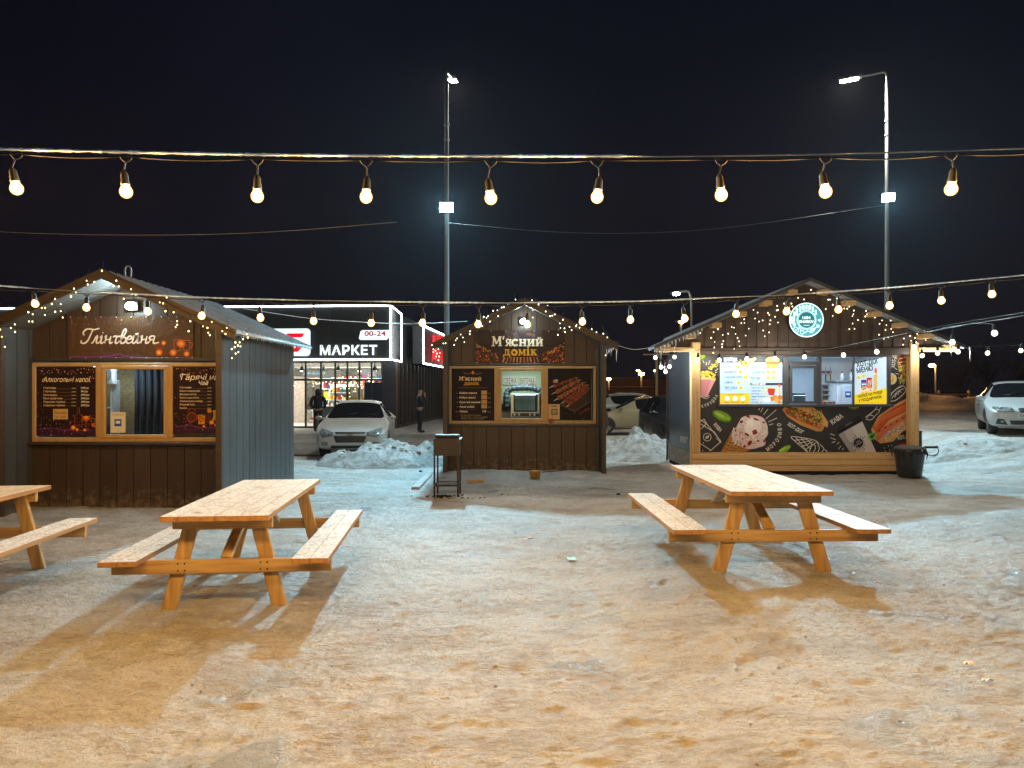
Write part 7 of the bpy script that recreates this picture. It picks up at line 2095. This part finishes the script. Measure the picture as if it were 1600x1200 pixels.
    for s in (-1, 1):
        for xx in xd: lay([(xx - .004, .30), (xx + .004, .30), (xx + .004, .90), (xx - .004, .90)], 'y', s, 'door_seam', blk, root, .002, 2)
        for xx in (xd[1] + .14, xd[2] + .14): lay([(xx, .80), (xx + .17, .80), (xx + .17, .83), (xx, .83)], 'y', s, 'door_handle', paint, root, .022, 2)
        # window pillar
        lay([(xd[1] - .03, .99), (xd[1] + .03, .99), (xd[1] + .02, 1.36), (xd[1] - .03, 1.36)], 'y', s, 'window_pillar', blk, root, .006, 2)
        mz = .97 if kind != 'hatch' else 1.07
        mb = MB(); mb.ball((cen - 1.42, s * .985, mz + .02), .082, 14, 0, (.75, 1.2, .70)); mb.bar((cen - 1.45, s * .82, mz), (cen - 1.43, s * .95, mz + .01), .06, .04, bev=.01)
        mr = mb.build('mirror', paint if paint is not M['paint_black'] else blk, root)
        mb = MB(); mb.ball((cen - 1.46, s * .985, mz + .02), .07, 12, 0, (.45, 1.15, .72)); mb.build('mirror_glass', M['car_glass'], mr)
    # wipers
    for y0 in (-.45, .10):
        mb = MB(); h1 = bvh.ray_cast(Vector((cen - 1.36, y0, 3)), Vector((0, 0, -1))); h2 = bvh.ray_cast(Vector((cen - 1.50, y0 + .5, 3)), Vector((0, 0, -1)))
        if h1[0] is not None and h2[0] is not None: mb.tube([h1[0] + Vector((0, 0, .012)), h2[0] + Vector((.0, 0, .012))], .008, 5); mb.build('wiper', blk, root)
    # wheels in dark arches
    xw = (cen - .86, cen - L + .88 if kind != 'wagon' else cen - L + .98)
    rw = .325 if kind != 'hatch' else .345
    for xx in xw:
        for s in (-1, 1):
            arc = [(xx + (rw + .055) * math.cos(R(a)), rw + (rw + .055) * math.sin(R(a))) for a in range(-20, 201, 20)]
            lay(arc, 'y', s, 'wheel_arch', blk, root, .004)
            T = Matrix.Translation((xx, s * (W - .165), rw)) @ Matrix.Rotation(R(-90 * s), 4, 'X')
            mb = MB(); mb.lathe([(rw * .62, -.09), (rw * .93, -.10), (rw, -.06), (rw, .07), (rw * .96, .115), (rw * .66, .125), (rw * .62, .11)], 30, 0, T); wt = mb.build('wheel', M['black_rubber'], root)
            mb = MB(); mb.lathe([(rw * .60, .08), (rw * .64, .122), (rw * .60, .126), (rw * .56, .10)], 30, 0, T)
            for k in range(5):
                a_ = k * 72; d = Vector((math.cos(R(a_)), math.sin(R(a_)), 0)); mb.bar(T @ (d * .03 + Vector((0, 0, .118))), T @ (d * rw * .60 + Vector((0, 0, .112))), .055, .02, up=tuple(T.to_3x3() @ Vector((0, 0, 1))))
            mb.lathe([(.06, .10), (.055, .128), (.02, .132)], 16, 0, T); mb.build('rim', M['alloy'], wt)
    if snow:
        mb = MB(); nn = 16; vs = []
        for j in range(nn):
            for i in range(nn):
                x = cen - 1.95 - (L - 3.1) * i / (nn - 1); y = (-.50 + 1.0 * j / (nn - 1))
                h = bvh.ray_cast(Vector((x, y, 3)), Vector((0, 0, -1))); ed = min(i, j, nn - 1 - i, nn - 1 - j) / 3.0
                vs.append(h[0] + Vector((0, 0, -.012 + snow * min(1, ed) * (.7 + .6 * mnoise.noise(Vector((x * 3, y * 3, 1)))))))
        mb.add(vs, [(j * nn + i, j * nn + i + 1, (j + 1) * nn + i + 1, (j + 1) * nn + i) for j in range(nn - 1) for i in range(nn - 1)], 0, None, True)
        mb.build('roof_snow', M['snow_heap'], root)
    if lights_lit: pass
    return root

def paint(name, c, rough=.28, metal=0.0):
    return pmat(name, c, tuple(v * .86 for v in c), scale=(1.3, 1.3, 3), rough=rough, metal=metal, coat=.35)
M['paint_white'] = paint('white_paint', (.46, .455, .43)); M['paint_white2'] = paint('cool_white_paint', (.46, .48, .48))
M['paint_black'] = paint('black_paint', (.012, .013, .015)); M['paint_beige'] = paint('beige_metallic', (.34, .31, .20), .32, .3); M['paint_dark'] = paint('dark_blue_paint', (.020, .022, .030), .3)
M['paint_silver'] = paint('silver_paint', (.38, .39, .38), .35, .4)
M['car_glass'] = pmat('car_glass', (.006, .007, .009), (.010, .011, .013), rough=.08, spec=.22)
M['headlight'] = pmat('headlight', (.24, .26, .26), (.10, .11, .11), scale=(16, 16, 16), rough=.12, spec=.7)
M['lens_chrome'] = pmat('lens_chrome', (.30, .32, .33), (.20, .22, .23), rough=.3, metal=.7)
M['car_black'] = pmat('car_black', (.010, .010, .011), (.016, .016, .017), rough=.4)
M['gold_badge'] = pmat('gold_badge', (.36, .26, .09), (.30, .2, .07), rough=.3, metal=.6)
M['plate'] = pmat('number_plate', (.62, .62, .60), (.56, .56, .54), rough=.4)
M['alloy'] = pmat('alloy', (.34, .35, .36), (.26, .27, .28), rough=.3, metal=.8)
M['alloy_dark'] = pmat('dark_chrome', (.05, .05, .052), (.04, .04, .042), rough=.4, metal=.3)
M['tail_red'] = pmat('tail_red', (.30, .012, .015), (.22, .01, .012), rough=.2)

make_car('white sedan with a black grille and gold badge facing the square by the shop entrance', 'sedan', M['paint_white'], (-4.33, 20.85, .02), -84, grille='bar')
make_car('white executive sedan with twin rounded grilles, at the right edge of the picture', 'sedan', M['paint_white2'], (14.4, 20.95, gz(14.4, 20.95) + .02), -118, grille='kidney', plate='АК 0060 КІ')
make_car('black tall hatchback beside the food kiosk, its side window glossy', 'hatch', M['paint_black'], (5.02, 21.9, .02), -89, grille='bar')
make_car('beige sedan standing sideways behind the black hatchback', 'sedan', M['paint_beige'], (5.1, 29.2, .05), 176, grille='bar')
make_car('dark car with a red tail lamp just right of the kebab kiosk', 'hatch', M['paint_dark'], (2.2, 24.3, .0), 84, grille='bar', tail=True)
make_car('snow topped silver estate car farthest back between the kiosks', 'wagon', M['paint_silver'], (5.8, 34.0, .12), 20, grille='bar', snow=.07)
make_car('snow topped dark car half hidden by the kebab kiosk, in the far row', 'hatch', M['paint_dark'], (3.6, 35.5, .12), -90, grille='bar', snow=.08)

# ------------------------------------------------------------------ the shop
SY = 32.6
SX = PX(618, SY)                     # front right corner
shop = thing('shop_building', 'dark grey shop with a white light outline and lit glass front, behind the kiosks', 'building', (SX, SY, .06), R(-4))
M['cladding'] = pmat('dark_cladding', (.040, .042, .046), (.032, .034, .038), scale=(1, 1, 1), rough=.38, island=.12)
M['shop_frame'] = pmat('brown_grey_frame', (.055, .045, .040), (.045, .037, .033), rough=.4)
WL = 24.0; DP = 20.0; HT = 5.35; HB = 3.02; PRJ = .9
def sp_(px, py, Y=SY - .9): return (px - 618) * Y / F, CAM_H - (py - HZ) * Y / F - .06
# upper fascia box made of cassettes (projects over the glazing)
mb = MB(); n = 9
for i in range(n):
    mb.bbox(-WL + i * WL / n + .008, -WL + (i + 1) * WL / n - .008, -PRJ, -PRJ + .03, HB, HT, .004)
mb.box(-WL, 0, -PRJ + .032, .4, HB + .01, HT - .01)
mb.build('fascia', M['cladding'], shop)
mb = MB(); mb.box(-WL, -.02, .42, DP, 0, HT - .3)
# hollow body: side wall, back, roof only
mb = MB(); mb.box(-.25, -.02, 4.5, DP, 3.3, HT - .2); mb.box(-WL, -.02, DP - .2, DP, 0, HT - .2); mb.box(-WL, -.02, .42, DP - .22, HT - .3, HT - .2)
mb.box(-WL, -WL + .2, .42, DP - .22, 0, HT - .32); mb.box(-.25, -.02, .42, 4.48, 3.3, HT - .32)
mb.build('upper_walls', M['cladding'], shop)
# side facade: dark glazing with ribs
mb = MB()
for k in range(22): mb.bbox(-.10, .04, .5 + k * .88, .58 + k * .88, 0, 3.3, .004)
mb.box(-.12, .0, .5, DP, 3.22, 3.3); mb.box(-.12, 0, .5, DP, 0, .12)
sf_ = mb.build('side_frame', M['shop_frame'], shop)
mb = MB(); mb.box(-.075, -.06, .5, DP - .3, .12, 3.22); mb.build('side_glass', pmat('dark_glass', (.012, .013, .016), (.018, .018, .02), rough=.08, spec=.6), sf_)
# corner pillar
mb = MB(); mb.bbox(-.55, .0, .05, .45, 0, HB, .01); mb.build('corner_pillar', M['cladding'], shop)
mb = MB(); mb.bbox(-1.45, -.58, .12, .20, 0, 2.05, .01); mb.build('dark_panel', pmat('navy_panel', (.020, .024, .045), (.016, .02, .036), rough=.4), shop)
# front glazing
mb = MB()
mull = [-.58, -1.1, -1.65, -2.2, -2.75, -3.4, -4.1, -5.0, -5.35, -5.9, -6.6, -8.0, -9.4, -10.8, -12.2]
for x in mull: mb.bbox(x - .035, x + .035, .05, .15, 0, HB, .004)
for z in (2.17, 0.05, HB - .06): mb.box(-12.2, -.58, .055, .145, z - .04, z + .04)
fr = mb.build('glazing_frame', M['shop_frame'], shop)
mb = MB(); mb.box(-12.2, -.58, .095, .105, 2.21, HB - .1); mb.box(-2.72, -1.69, .095, .105, .09, 2.13); mb.box(-4.06, -2.79, .095, .105, .09, 2.13); mb.box(-12.2, -5.4, .095, .105, .09, 2.13)
mb.build('glazing', M['glass_shop'], fr)
d = MB(); d.bbox(-5.34, -5.28, -.0, .06, .03, 2.13, .004); d.bbox(-4.95, -4.89, .0, .06, .03, 2.13, .004); d.bbox(-5.28, -4.95, .0, .06, .03, .10, .004); d.bbox(-5.28, -4.95, .0, .06, 2.06, 2.13, .004)
dr = d.build('door', M['shop_frame'], shop)
mb = MB(); mb.box(-5.28, -4.95, .025, .032, .10, 2.06); mb.build('door_glass', M['glass_shop'], dr)
mb = MB(); mb.tube([(-4.90, -.05, .8), (-4.90, -.05, 1.4)], .015, 6); mb.build('door_handle', M['steel'], dr)
# light outline
mb = MB(); yl = -PRJ - .03
for a, b in (((-WL, HT), (0, HT)), ((-WL, HB), (0, HB)), ((0, HB), (0, HT))): mb.tube([(a[0], yl, a[1]), (b[0], yl, b[1])], .032, 6)
for a, b in (((0, yl, HT), (.25, .10, HT - .28)), ((.25, .10, HT - .28), (.25, .10, HB - .05)), ((0, yl, HB), (.25, .10, HB - .05))): mb.tube([a, b], .030, 6)
mb.build('light_tube', M['led'], shop)
ld = bpy.data.lights.new('shop_light', 'AREA'); ld.shape = 'RECTANGLE'; ld.size = 11; ld.size_y = 3; ld.energy = 1700; ld.color = (1.0, .93, .80)
lo = bpy.data.objects.new('shop_light', ld); COL.objects.link(lo); lo.parent = shop; lo.location = (-6, 2.6, HB + .9)
# interior shell
mb = MB(); mb.box(-13, -.6, 5.4, 5.5, 0, HT - .5); mb.build('inner_back_wall', pmat('shop_wall', (.30, .26, .21), (.20, .18, .15), rough=.6), shop)
mb = MB(); mb.box(-13, -.6, .2, 5.4, HT - .55, HT - .5); mb.build('inner_ceiling', pmat('shop_ceiling', (.16, .155, .15), rough=.6), shop)
mb = MB(); mb.box(-13, -.6, .2, 5.4, -.02, .01); mb.build('inner_floor', pmat('shop_floor', (.42, .40, .38), rough=.3), shop)
mb = MB(); mb.box(-.7, -.6, .2, 5.4, 0, HT - .6); mb.build('inner_side_wall', M['white_wall'], shop)
mb = MB()
for k in range(5): mb.box(-12 + k * 2.4, -10.9 + k * 2.4, 2.0, 2.12, HB + .5, HB + .56)
mb.build('ceiling_lamp', emat('shop_tube', (1, .96, .88), 6.0), shop)
# signs on the fascia
Yf = SY - .93
def shop_sign(name, label, cat, art, mat, x0, y0, x1, y1, backing, r=3):
    t = thing(name, label, cat, tuple(art.o), R(-4))
    art.build('sign_face', mat, t)
    mb = MB(); mb.bbox(PX(x0, art.D) - art.o.x, PX(x1, art.D) - art.o.x, .001, .10, PZ(y1, art.D) - art.o.z, PZ(y0, art.D) - art.o.z, .02); mb.build('sign_box', M['dark_metal'], t)
    return t
# all signs follow the facade, which runs away to the right by four degrees
def fy_(px): return Yf - math.tan(R(4)) * (px - 618) * Yf / F - .16
a = Art(fy_(425), 425, 535, 91)
a.rrect(362, 513.5, 486.5, 556.5, 6, '#d2e6ea', 1); a.rrect(364, 515.5, 484.5, 554.5, 5, '#e6f2f4', 2)
RED = '#d01020'
a.poly([(369, 550), (388, 521), (399, 521), (403, 550), (394, 550), (393, 543), (382, 543), (378, 550)], RED, 3); a.poly([(386, 537), (392.4, 537), (391.5, 529)], '#e6f2f4', 4)
a.poly([(404, 521), (445, 521), (441, 528), (428, 528), (423, 550), (413, 550), (418, 528), (404, 528)], RED, 3)
a.poly([(443, 531), (449, 521), (477, 521), (473, 527.5), (456, 527.5), (454, 532.5), (466, 532.5), (472, 536), (472, 545), (466, 550), (436, 550)], RED, 3)
a.poly([(451, 539), (462, 539), (463, 543), (460, 545), (448.5, 545)], '#e6f2f4', 4)
shop_sign('shop_sign', 'white rounded sign box with red letters, partly behind the mulled wine kiosk roof', 'sign', a, M['art_glow'], 363, 514.5, 485.5, 555.5, '#d2e6ea')
a = Art(fy_(545), 545, 547, 92)
a.text('МАРКЕТ', 499, 554.2, 14.6, '#eefafa', 1, bold=.030, width=91, space=1.10)
t = thing('shop_sign', 'white lit capital letters low on the dark shop fascia', 'sign', tuple(a.o), R(-4)); a.build('lettering', M['art_glow'], t)
a = Art(fy_(585), 585, 523, 93)
a.poly([(563, 517.5), (566, 515.8), (609, 515.8), (611, 518), (607, 529), (604, 531), (562.5, 531), (560.3, 528.5)], '#e4eef0', 1)
a.text('00-24', 569, 524.7, 7.6, '#8a1030', 2, bold=.03, width=34); a.text('ЦІЛОДОБОВО', 564, 529.6, 2.9, '#3a8a78', 2, width=33)
shop_sign('shop_sign', 'small slanted opening hours sign at the upper right of the shop fascia', 'sign', a, M['art_glow'], 564, 517, 606, 530, '#e4eef0')
# sign wing on the side facade
wing = thing('side_sign', 'slanting sign box with a light outline and red letters on the shop side', 'sign', (SX + .42, SY + 2.0, .06), R(-4))
mb = MB(); ya, yb2 = 0.3, 7.2
mb.bbox(0, .5, ya, yb2, 2.95, 4.78, .01); mb.build('sign_box', M['cladding'], wing)
mb = MB()
xo = .53
for p_, q_ in (((xo, ya, 4.76), (xo, yb2, 4.76)), ((xo, ya, 2.97), (xo, yb2, 2.97)), ((xo, ya, 2.97), (xo, ya, 4.76)), ((xo, yb2, 2.97), (xo, yb2, 4.76))): mb.tube([p_, q_], .035, 6)
mb.build('light_tube', M['led'], wing)
mb = MB()
for k, ch in enumerate('АТБ'):
    vs, fs = glyphs(ch, .05); kk = 1.25 / CAP
    for dx in (.56, .74):
        mb.add([(dx, 2.4 + k * 1.35 + v[0] * kk, 3.25 + v[1] * kk) for v in vs], fs)
    mb.box(.57, .73, 2.45 + k * 1.35, 2.62 + k * 1.35, 3.27, 4.45)
mb.build('red_letters', emat('red_letters', (.75, .02, .03), .7), wing)
# shop interior things seen through the glass
rs = random.Random(33)
def sw(x, y, z): return shop.matrix_basis @ Vector((x, y, z))
shop_m = Matrix.Translation(shop.location) @ Matrix.Rotation(R(-4), 4, 'Z')
def shelf_unit(label, x0, x1, y, h, seed):
    r_ = random.Random(seed)
    t = thing('shelf_unit', label, 'shelf', tuple(shop_m @ Vector((x0, y, 0))), R(-4), 'goods shelves inside the shop')
    mb = MB(); mb.box(0, x1 - x0, .34, .36, 0, h)
    for k in range(5): mb.box(0, x1 - x0, 0, .34, .12 + k * (h - .2) / 5, .15 + k * (h - .2) / 5)
    mb.build('shelving', M['white_wall'], t)
    mb = MB(); cols = ['#b03022', '#d8b030', '#3a6a38', '#d8d4cc', '#c87a2a', '#2a4a8a', '#8a2a4a', '#e0d8b0', '#6a3a1a']
    for k in range(5):
        x = .04; z = .15 + k * (h - .2) / 5
        while x < x1 - x0 - .1:
            w_ = r_.uniform(.06, .16); hh = r_.uniform(.12, (h - .2) / 5 - .06)
            mb.box(x, x + w_ - .01, .02, .25, z + .002, z + hh, 0, None, srgb(r_.choice(cols))); x += w_
    ob = mb.build('goods', M['art_board'], t); ob['kind'] = 'stuff'
shelf_unit('goods shelf inside the shop behind the glass right of the door', -2.7, -1.5, 2.4, 1.9, 1)
shelf_unit('goods shelf inside the shop behind the middle glass', -4.1, -2.9, 3.2, 2.0, 2)
shelf_unit('goods shelf inside the shop, far left behind the door', -7.2, -5.9, 3.0, 2.0, 3)
shelf_unit('tall goods shelf along the back wall of the shop', -5.6, -.9, 4.9, 2.9, 4)
for k in range(5):
    mb = MB(); mb.lathe([(.02, .5), (.03, .22), (.16, .06), (.19, 0), (.17, .01)], 16)
    lp = mb.build('pendant_lamp', M['dark_metal'], None, tuple(shop_m @ Vector((-4.6 + k * .85, 1.0 + .5 * (k % 2), HB - .42))))
    tag(lp, 'small dark pendant lamp inside the shop, hung behind the upper panes', 'pendant lamp', 'pendant lamps in the shop')
    mb = MB(); mb.ball((0, 0, 0), .10, 10, 0, (1, 1, .6)); mb.build('bulb', emat('pendant_bulb%d' % k, (1, .86, .6), 9), lp)
mb = MB(); mb.bbox(-5.2, -.7, 1.6, 1.9, 2.35, 2.75, .01); mb.build('inner_beam', pmat('beam_paint', (.42, .40, .36), (.34, .32, .28)), shop)
def flat_prop(name, label, cat, px0_, py0_, px1_, py1_, ypos, draw, mat):
    Y = SY + ypos; cx_, cy_ = (px0_ + px1_) / 2, (py0_ + py1_) / 2
    a = Art(Y - math.tan(R(4)) * (cx_ - 618) * Y / F, cx_, cy_, 5); draw(a)
    t = thing(name, label, cat, tuple(a.o), R(-4)); mb = MB()
    mb.box(PX(px0_, a.D) - a.o.x, PX(px1_, a.D) - a.o.x, .002, .03, PZ(py1_, a.D) - a.o.z, PZ(py0_, a.D) - a.o.z); mb.build('board', M['white_wall'], t); a.build('print', mat, t)
def dr1(a):
    a.rect(472, 579, 532, 589.5, '#9a9284', 1)
    for k in range(15):
        x = 474 + k * 2.4; a.stroke([(x, 586.5 - rs.uniform(0, 2)), (x + rs.uniform(-.6, 1.4), 581 + rs.uniform(-1, 2))], .9, rs.choice(['#b8e0f8', '#e8f8ff', '#6ab0e8']), 2); a.stroke([(x, 584), (x + 2, 583.4)], .7, '#a8d8f8', 3)
flat_prop('neon_banner', 'pale banner with blue white neon strokes above the shop door', 'sign', 472, 579, 532, 589.5, .7, dr1, M['art_glow'])
def dr2(a):
    a.rect(566, 577, 588, 589, '#b8a898', 1)
    for k in range(26): a.ell(rs.uniform(567, 587), rs.uniform(578, 588), rs.uniform(.6, 1.6), rs.uniform(.5, 1.1), rs.choice(['#4a7af0', '#b050e0', '#e060b0', '#58c0f0', '#f0e8ff']), 2, 8)
flat_prop('neon_sign', 'small violet and blue neon sign in the upper shop window', 'sign', 566, 577, 588, 589, .9, dr2, M['art_glow'])
def dr3(a):
    a.rect(476, 598, 503, 640, '#dcd8d0', 1); a.ring(484, 606, 6, 7, '#3a3a40', 2, 24, 150, 420); a.stroke([(478, 612), (484, 606), (492, 610), (488, 618)], .8, '#3a3a40', 3, True); a.poly([(498, 598), (503, 598), (503, 640), (491, 640), (498, 620)], '#b8b4ac', 2)
    for k in range(14): a.ell(rs.uniform(477, 490), rs.uniform(622, 640), rs.uniform(1, 2.4), rs.uniform(1, 2), rs.choice(['#8a9a8a', '#5a6a5a', '#c8c8c8', '#a83a3a']), 3, 8)
flat_prop('wall_poster', 'white poster with dark line drawing inside the shop entrance', 'poster', 476, 598, 503, 640, 1.6, dr3, M['art_board'])
def dr4(a):
    a.rect(540, 604, 575, 634, '#c8bca6', 1); a.rect(540, 621, 575, 628, '#d8b83a', 2)
    for k in range(9): a.rect(541 + k * 3.8, 605 + rs.uniform(0, 4), 543.6 + k * 3.8, 620, rs.choice(['#e8e4da', '#a89a80', '#8a4a2a', '#dcd0b8']), 3)
    for k in range(20): a.ell(rs.uniform(529, 541), rs.uniform(625, 632), 1.2, .8, rs.choice(['#e04a20', '#f08030', '#c02a18']), 4, 8)
flat_prop('display_board', 'cream and yellow display board inside the middle shop window', 'display', 540, 604, 575, 634, 1.4, dr4, M['art_board'])
mb = MB(); mb.bbox(0, 1.3, 0, .6, 0, .95, .02)
tag(mb.build('checkout_desk', pmat('grey_desk', (.20, .22, .23), (.15, .17, .18)), None, tuple(shop_m @ Vector((-4.15, 1.2, .01)))), 'grey checkout desk inside the shop doorway', 'desk')
# curtain of small lights behind the glass
t = thing('light_curtain', 'curtain of tiny warm lights behind the shop glazing', 'fairy lights', tuple(shop_m @ Vector((-2.6, .35, 2.0))), R(-4))
mb = MB(); mb.tube([(-3.2, 0, .12), (1.9, 0, .12)], .006, 5); mb.build('wire', M['black_rubber'], t)
lt = emat('curtain_light', (1.0, .72, .35), 14.0)
for k in range(86):
    x = rs.uniform(-1.3, 1.6) if k % 5 else rs.uniform(-3.2, -1.9); z = .1 - abs(rs.gauss(0, .28))
    mb = MB(); mb.ball((x, rs.uniform(-.03, .03), z), .016, 6); mb.build('bulb', lt, t)
# low wall and annex behind the standing person
mb = MB(); mb.bbox(-1.9, 1.2, 0, .25, 0, 1.5, .02)
tag(mb.build('low_wall', pmat('ochre_render', (.20, .15, .09), (.15, .11, .07), rough=.8), None, (-1.7, 50.5, 0)), 'low ochre wall at the far end of the shop side path', 'wall')

# ------------------------------------------------------------------ far background on the right
SOD = (1.0, .46, .12)
def far_lamp(label, px, py, base_py, Y, r, col, en, arm=0.0, group='far street lamps'):
    p = P(px, py, Y); b = P(px, base_py, Y)
    t = thing('far_street_lamp', label, 'street lamp', (p.x + arm, Y, min(b.z, p.z - .5)), 0, group)
    hgt = p.z - t.location.z
    mb = MB(); mb.tube(smooth_path3([(0, 0, 0), (0, 0, hgt * .8), (-arm * .1, 0, hgt), (-arm * .6, 0, hgt + .12), (-arm, 0, hgt + .05)]), [.09] + [.06] * 20 + [.05] * 4 if False else .07, 8); mb.build('pole', M['galv'], t)
    mb = MB(); mb.bbox(-arm - .35, -arm + .25, -.12, .12, hgt - .02, hgt + .12, .03); hd = mb.build('lamp_head', M['dark_metal'], t)
    mb = MB(); mb.ball((-arm, -.12, hgt - .02), r, 10, 0, (1.3, 1, .6)); mb.build('lamp_lens', emat('far_lens', col, en), hd)
far_lamp('street lamp with a pale head rising behind the food kiosk roof, left part', 1056, 459, 640, 40.0, .16, (.95, 1.0, .75), 60, .85)
far_lamp('orange street lamp on a pole behind the food kiosk, right of it', 1455, 571, 616, 60.0, .22, SOD, 160, 0.35)
far_lamp('orange street lamp low between the two right kiosks', 1002, 584, 606, 62.0, .20, SOD, 120, 0.0)
far_lamp('small orange street lamp right beside the kebab kiosk wall', 951, 592, 610, 64.0, .16, SOD, 90, 0.0)
far_lamp('dim orange street lamp left of the brighter one between the right kiosks', 997, 579, 606, 90.0, .18, SOD, 60, 0.0)
far_lamp('faint white street lamp seen against the food kiosk side', 1023, 579, 606, 95.0, .12, (1, .9, .7), 40, 0.0)
far_lamp('faint distant lamp low over the parked cars, left of two', 976, 604, 609, 110.0, .12, (1, .85, .6), 40, 0.0)
far_lamp('faint distant lamp low over the parked cars, right of two', 981, 600, 609, 112.0, .12, (1, .85, .6), 40, 0.0)
far_lamp('tall thin lamp on a post behind the food kiosk, its light reaching over the roof', 1064, 503, 560, 45.0, .14, (1, .6, .2), 60, 0.0)
w_ = thing('warehouse', 'long low warehouse dimly lit orange beyond the parked cars', 'building', (13.0, 74.0, 0))
mb = MB(); mb.box(-4.5, 6, 0, 14, 0, 2.9); mb.build('wall', pmat('brick_dark', (.16, .10, .07), (.12, .075, .05), scale=(2, 2, 8), rough=.9), w_)
mb = MB(); mb.prism([(-4.8, 2.9), (6.3, 2.9), (6.3, 3.05), (-4.8, 3.05)], -.3, 14.3); mb.build('roof', M['dark_metal'], w_)
mb = MB(); mb.box(-4.7, 1.2, -1.2, -.02, 2.05, 2.15); mb.build('canopy', pmat('rusty_canopy', (.35, .20, .08), rough=.6), w_)
ld = bpy.data.lights.new('yard_lamp', 'POINT'); ld.energy = 260; ld.color = SOD; ld.shadow_soft_size = .2
lo = bpy.data.objects.new('yard_lamp', ld); COL.objects.link(lo); lo.parent = w_; lo.location = (-2.2, -10, 3.2)
ld = bpy.data.lights.new('road_lamp', 'POINT'); ld.energy = 90; ld.color = SOD; ld.shadow_soft_size = .2
lo = bpy.data.objects.new('road_lamp', ld); COL.objects.link(lo); lo.location = (PX(1455, 60) , 59.4, 3.9); lo.parent = [o for o in scene.objects if o.name.startswith('far_street_lamp')][1]; lo.location = (-.3, -2.5, 1.8)
# fence along the far road
fc_ = thing('fence', 'long dark post and board fence beyond the snowy car park', 'fence', (38, 58, 0))
mb = MB()
for k in range(3): mb.box(-14, 40, 0, .04, .5 + k * .42, .66 + k * .42)
mb.build('rail', pmat('dark_fence', (.09, .075, .06), rough=.8), fc_)
for k in range(23):
    mb = MB(); mb.bbox(-14 + k * 2.4, -13.86 + k * 2.4, .05, .19, -.2, 1.75, .01); mb.build('fence_post', M['raw_z'], fc_)
pt = thing('utility_pole', 'slim wooden utility pole behind the parked cars left of the food kiosk', 'pole', (PX(1026, 44), 44, 0))
mb = MB(); mb.tube([(0, 0, -.2), (0, 0, 4.2)], .08, 8); mb.build('pole', M['raw_z'], pt)
mb = MB(); mb.bar((-.8, 0, 3.9), (.8, 0, 3.9), .08, .08); mb.build('cross_arm', M['raw_x'], pt)
# bare trees: trunk, limbs and a haze of twigs
bark = pmat('bark', (.075, .055, .042), (.05, .036, .028), scale=(6, 6, 2), rough=.9)
twig = pmat('twigs', (.085, .060, .045), (.06, .042, .03), scale=(2, 2, 2), rough=.9, island=.35)
def bare_tree(label, x, y, h, w, seed):
    r_ = random.Random(seed)
    t = thing('bare_tree', label, 'tree', (x, y, 0), 0, 'bare trees beyond the car park')
    mb = MB(); mb.tube([(0, 0, -.2), (.05, 0, h * .2), (.0, .05, h * .45), (.1, 0, h * .7)], [.24, .19, .13, .06], 8)
    tips = []
    for k in range(16):
        z0 = h * r_.uniform(.18, .6); an = r_.uniform(0, 6.28); el = r_.uniform(.35, 1.1); L_ = w * r_.uniform(.55, 1.0)
        p0 = Vector((0, 0, z0)); d = Vector((math.cos(an) * math.cos(el), math.sin(an) * math.cos(el), math.sin(el)))
        pts = [p0 + d * L_ * q + Vector((r_.uniform(-.15, .15), r_.uniform(-.15, .15), .1 * L_ * q * q)) for q in (0, .35, .7, 1)]
        mb.tube(pts, [.09, .06, .035, .012], 5); tips += pts[1:]
    mb.build('trunk', bark, t)
    mb = MB()
    for _ in range(1500):
        p = r_.choice(tips) + Vector((r_.gauss(0, w * .16), r_.gauss(0, w * .16), r_.gauss(.1, h * .09)))
        if p.z < h * .15: continue
        d = Vector((r_.gauss(0, 1), r_.gauss(0, 1), r_.gauss(.7, .8))).normalized(); L_ = r_.uniform(.3, .9); q = d.cross(Vector((0, 0, 1))).normalized() * .014
        m_2 = p + d * L_ * .5 + Vector((r_.uniform(-.08, .08), 0, .05))
        mb.add([p - q, p + q, m_2 + q * .7, m_2 - q * .7, p + d * L_], [(0, 1, 2, 3), (3, 2, 4)])
    mb.build('crown', twig, t)
for k, (px, Y, h, w, lab) in enumerate(((1500, 66, 4.4, 3.0, 'low round bare tree left of the others beyond the white executive sedan'), (1545, 70, 5.2, 3.6, 'broad bare tree straight behind the white executive sedan'),
        (1590, 64, 4.8, 3.4, 'bare tree at the right edge behind the white executive sedan'), (1440, 72, 3.4, 2.6, 'small bare tree just right of the food kiosk corner'), (1630, 68, 5.4, 3.8, 'tall bare tree beyond the right edge of the car park'))):
    bare_tree(lab, PX(px, Y), Y, h, w, 50 + k)

# ------------------------------------------------------------------ thin haze added for a glow round the lamps
HAZE = 0.00013
mb = MB(); mb.box(-320, 320, -40, 420, -3.0, 14.0)
hz_ob = mb.build('haze', bpy.data.materials.new('added_haze'))
hm = hz_ob.data.materials[0]; hm.use_nodes = True
hn, hl_ = hm.node_tree.nodes, hm.node_tree.links
hn.remove(hn['Principled BSDF'])
pv_ = hn.new('ShaderNodeVolumePrincipled'); pv_.inputs['Color'].default_value = (.95, .96, 1, 1); pv_.inputs['Density'].default_value = HAZE; pv_.inputs['Anisotropy'].default_value = 0.6
hl_.new(pv_.outputs[0], hn['Material Output'].inputs['Volume'])
tag(hz_ob, 'thin haze added over the square for a glow round the lamps', None, None, 'stuff')
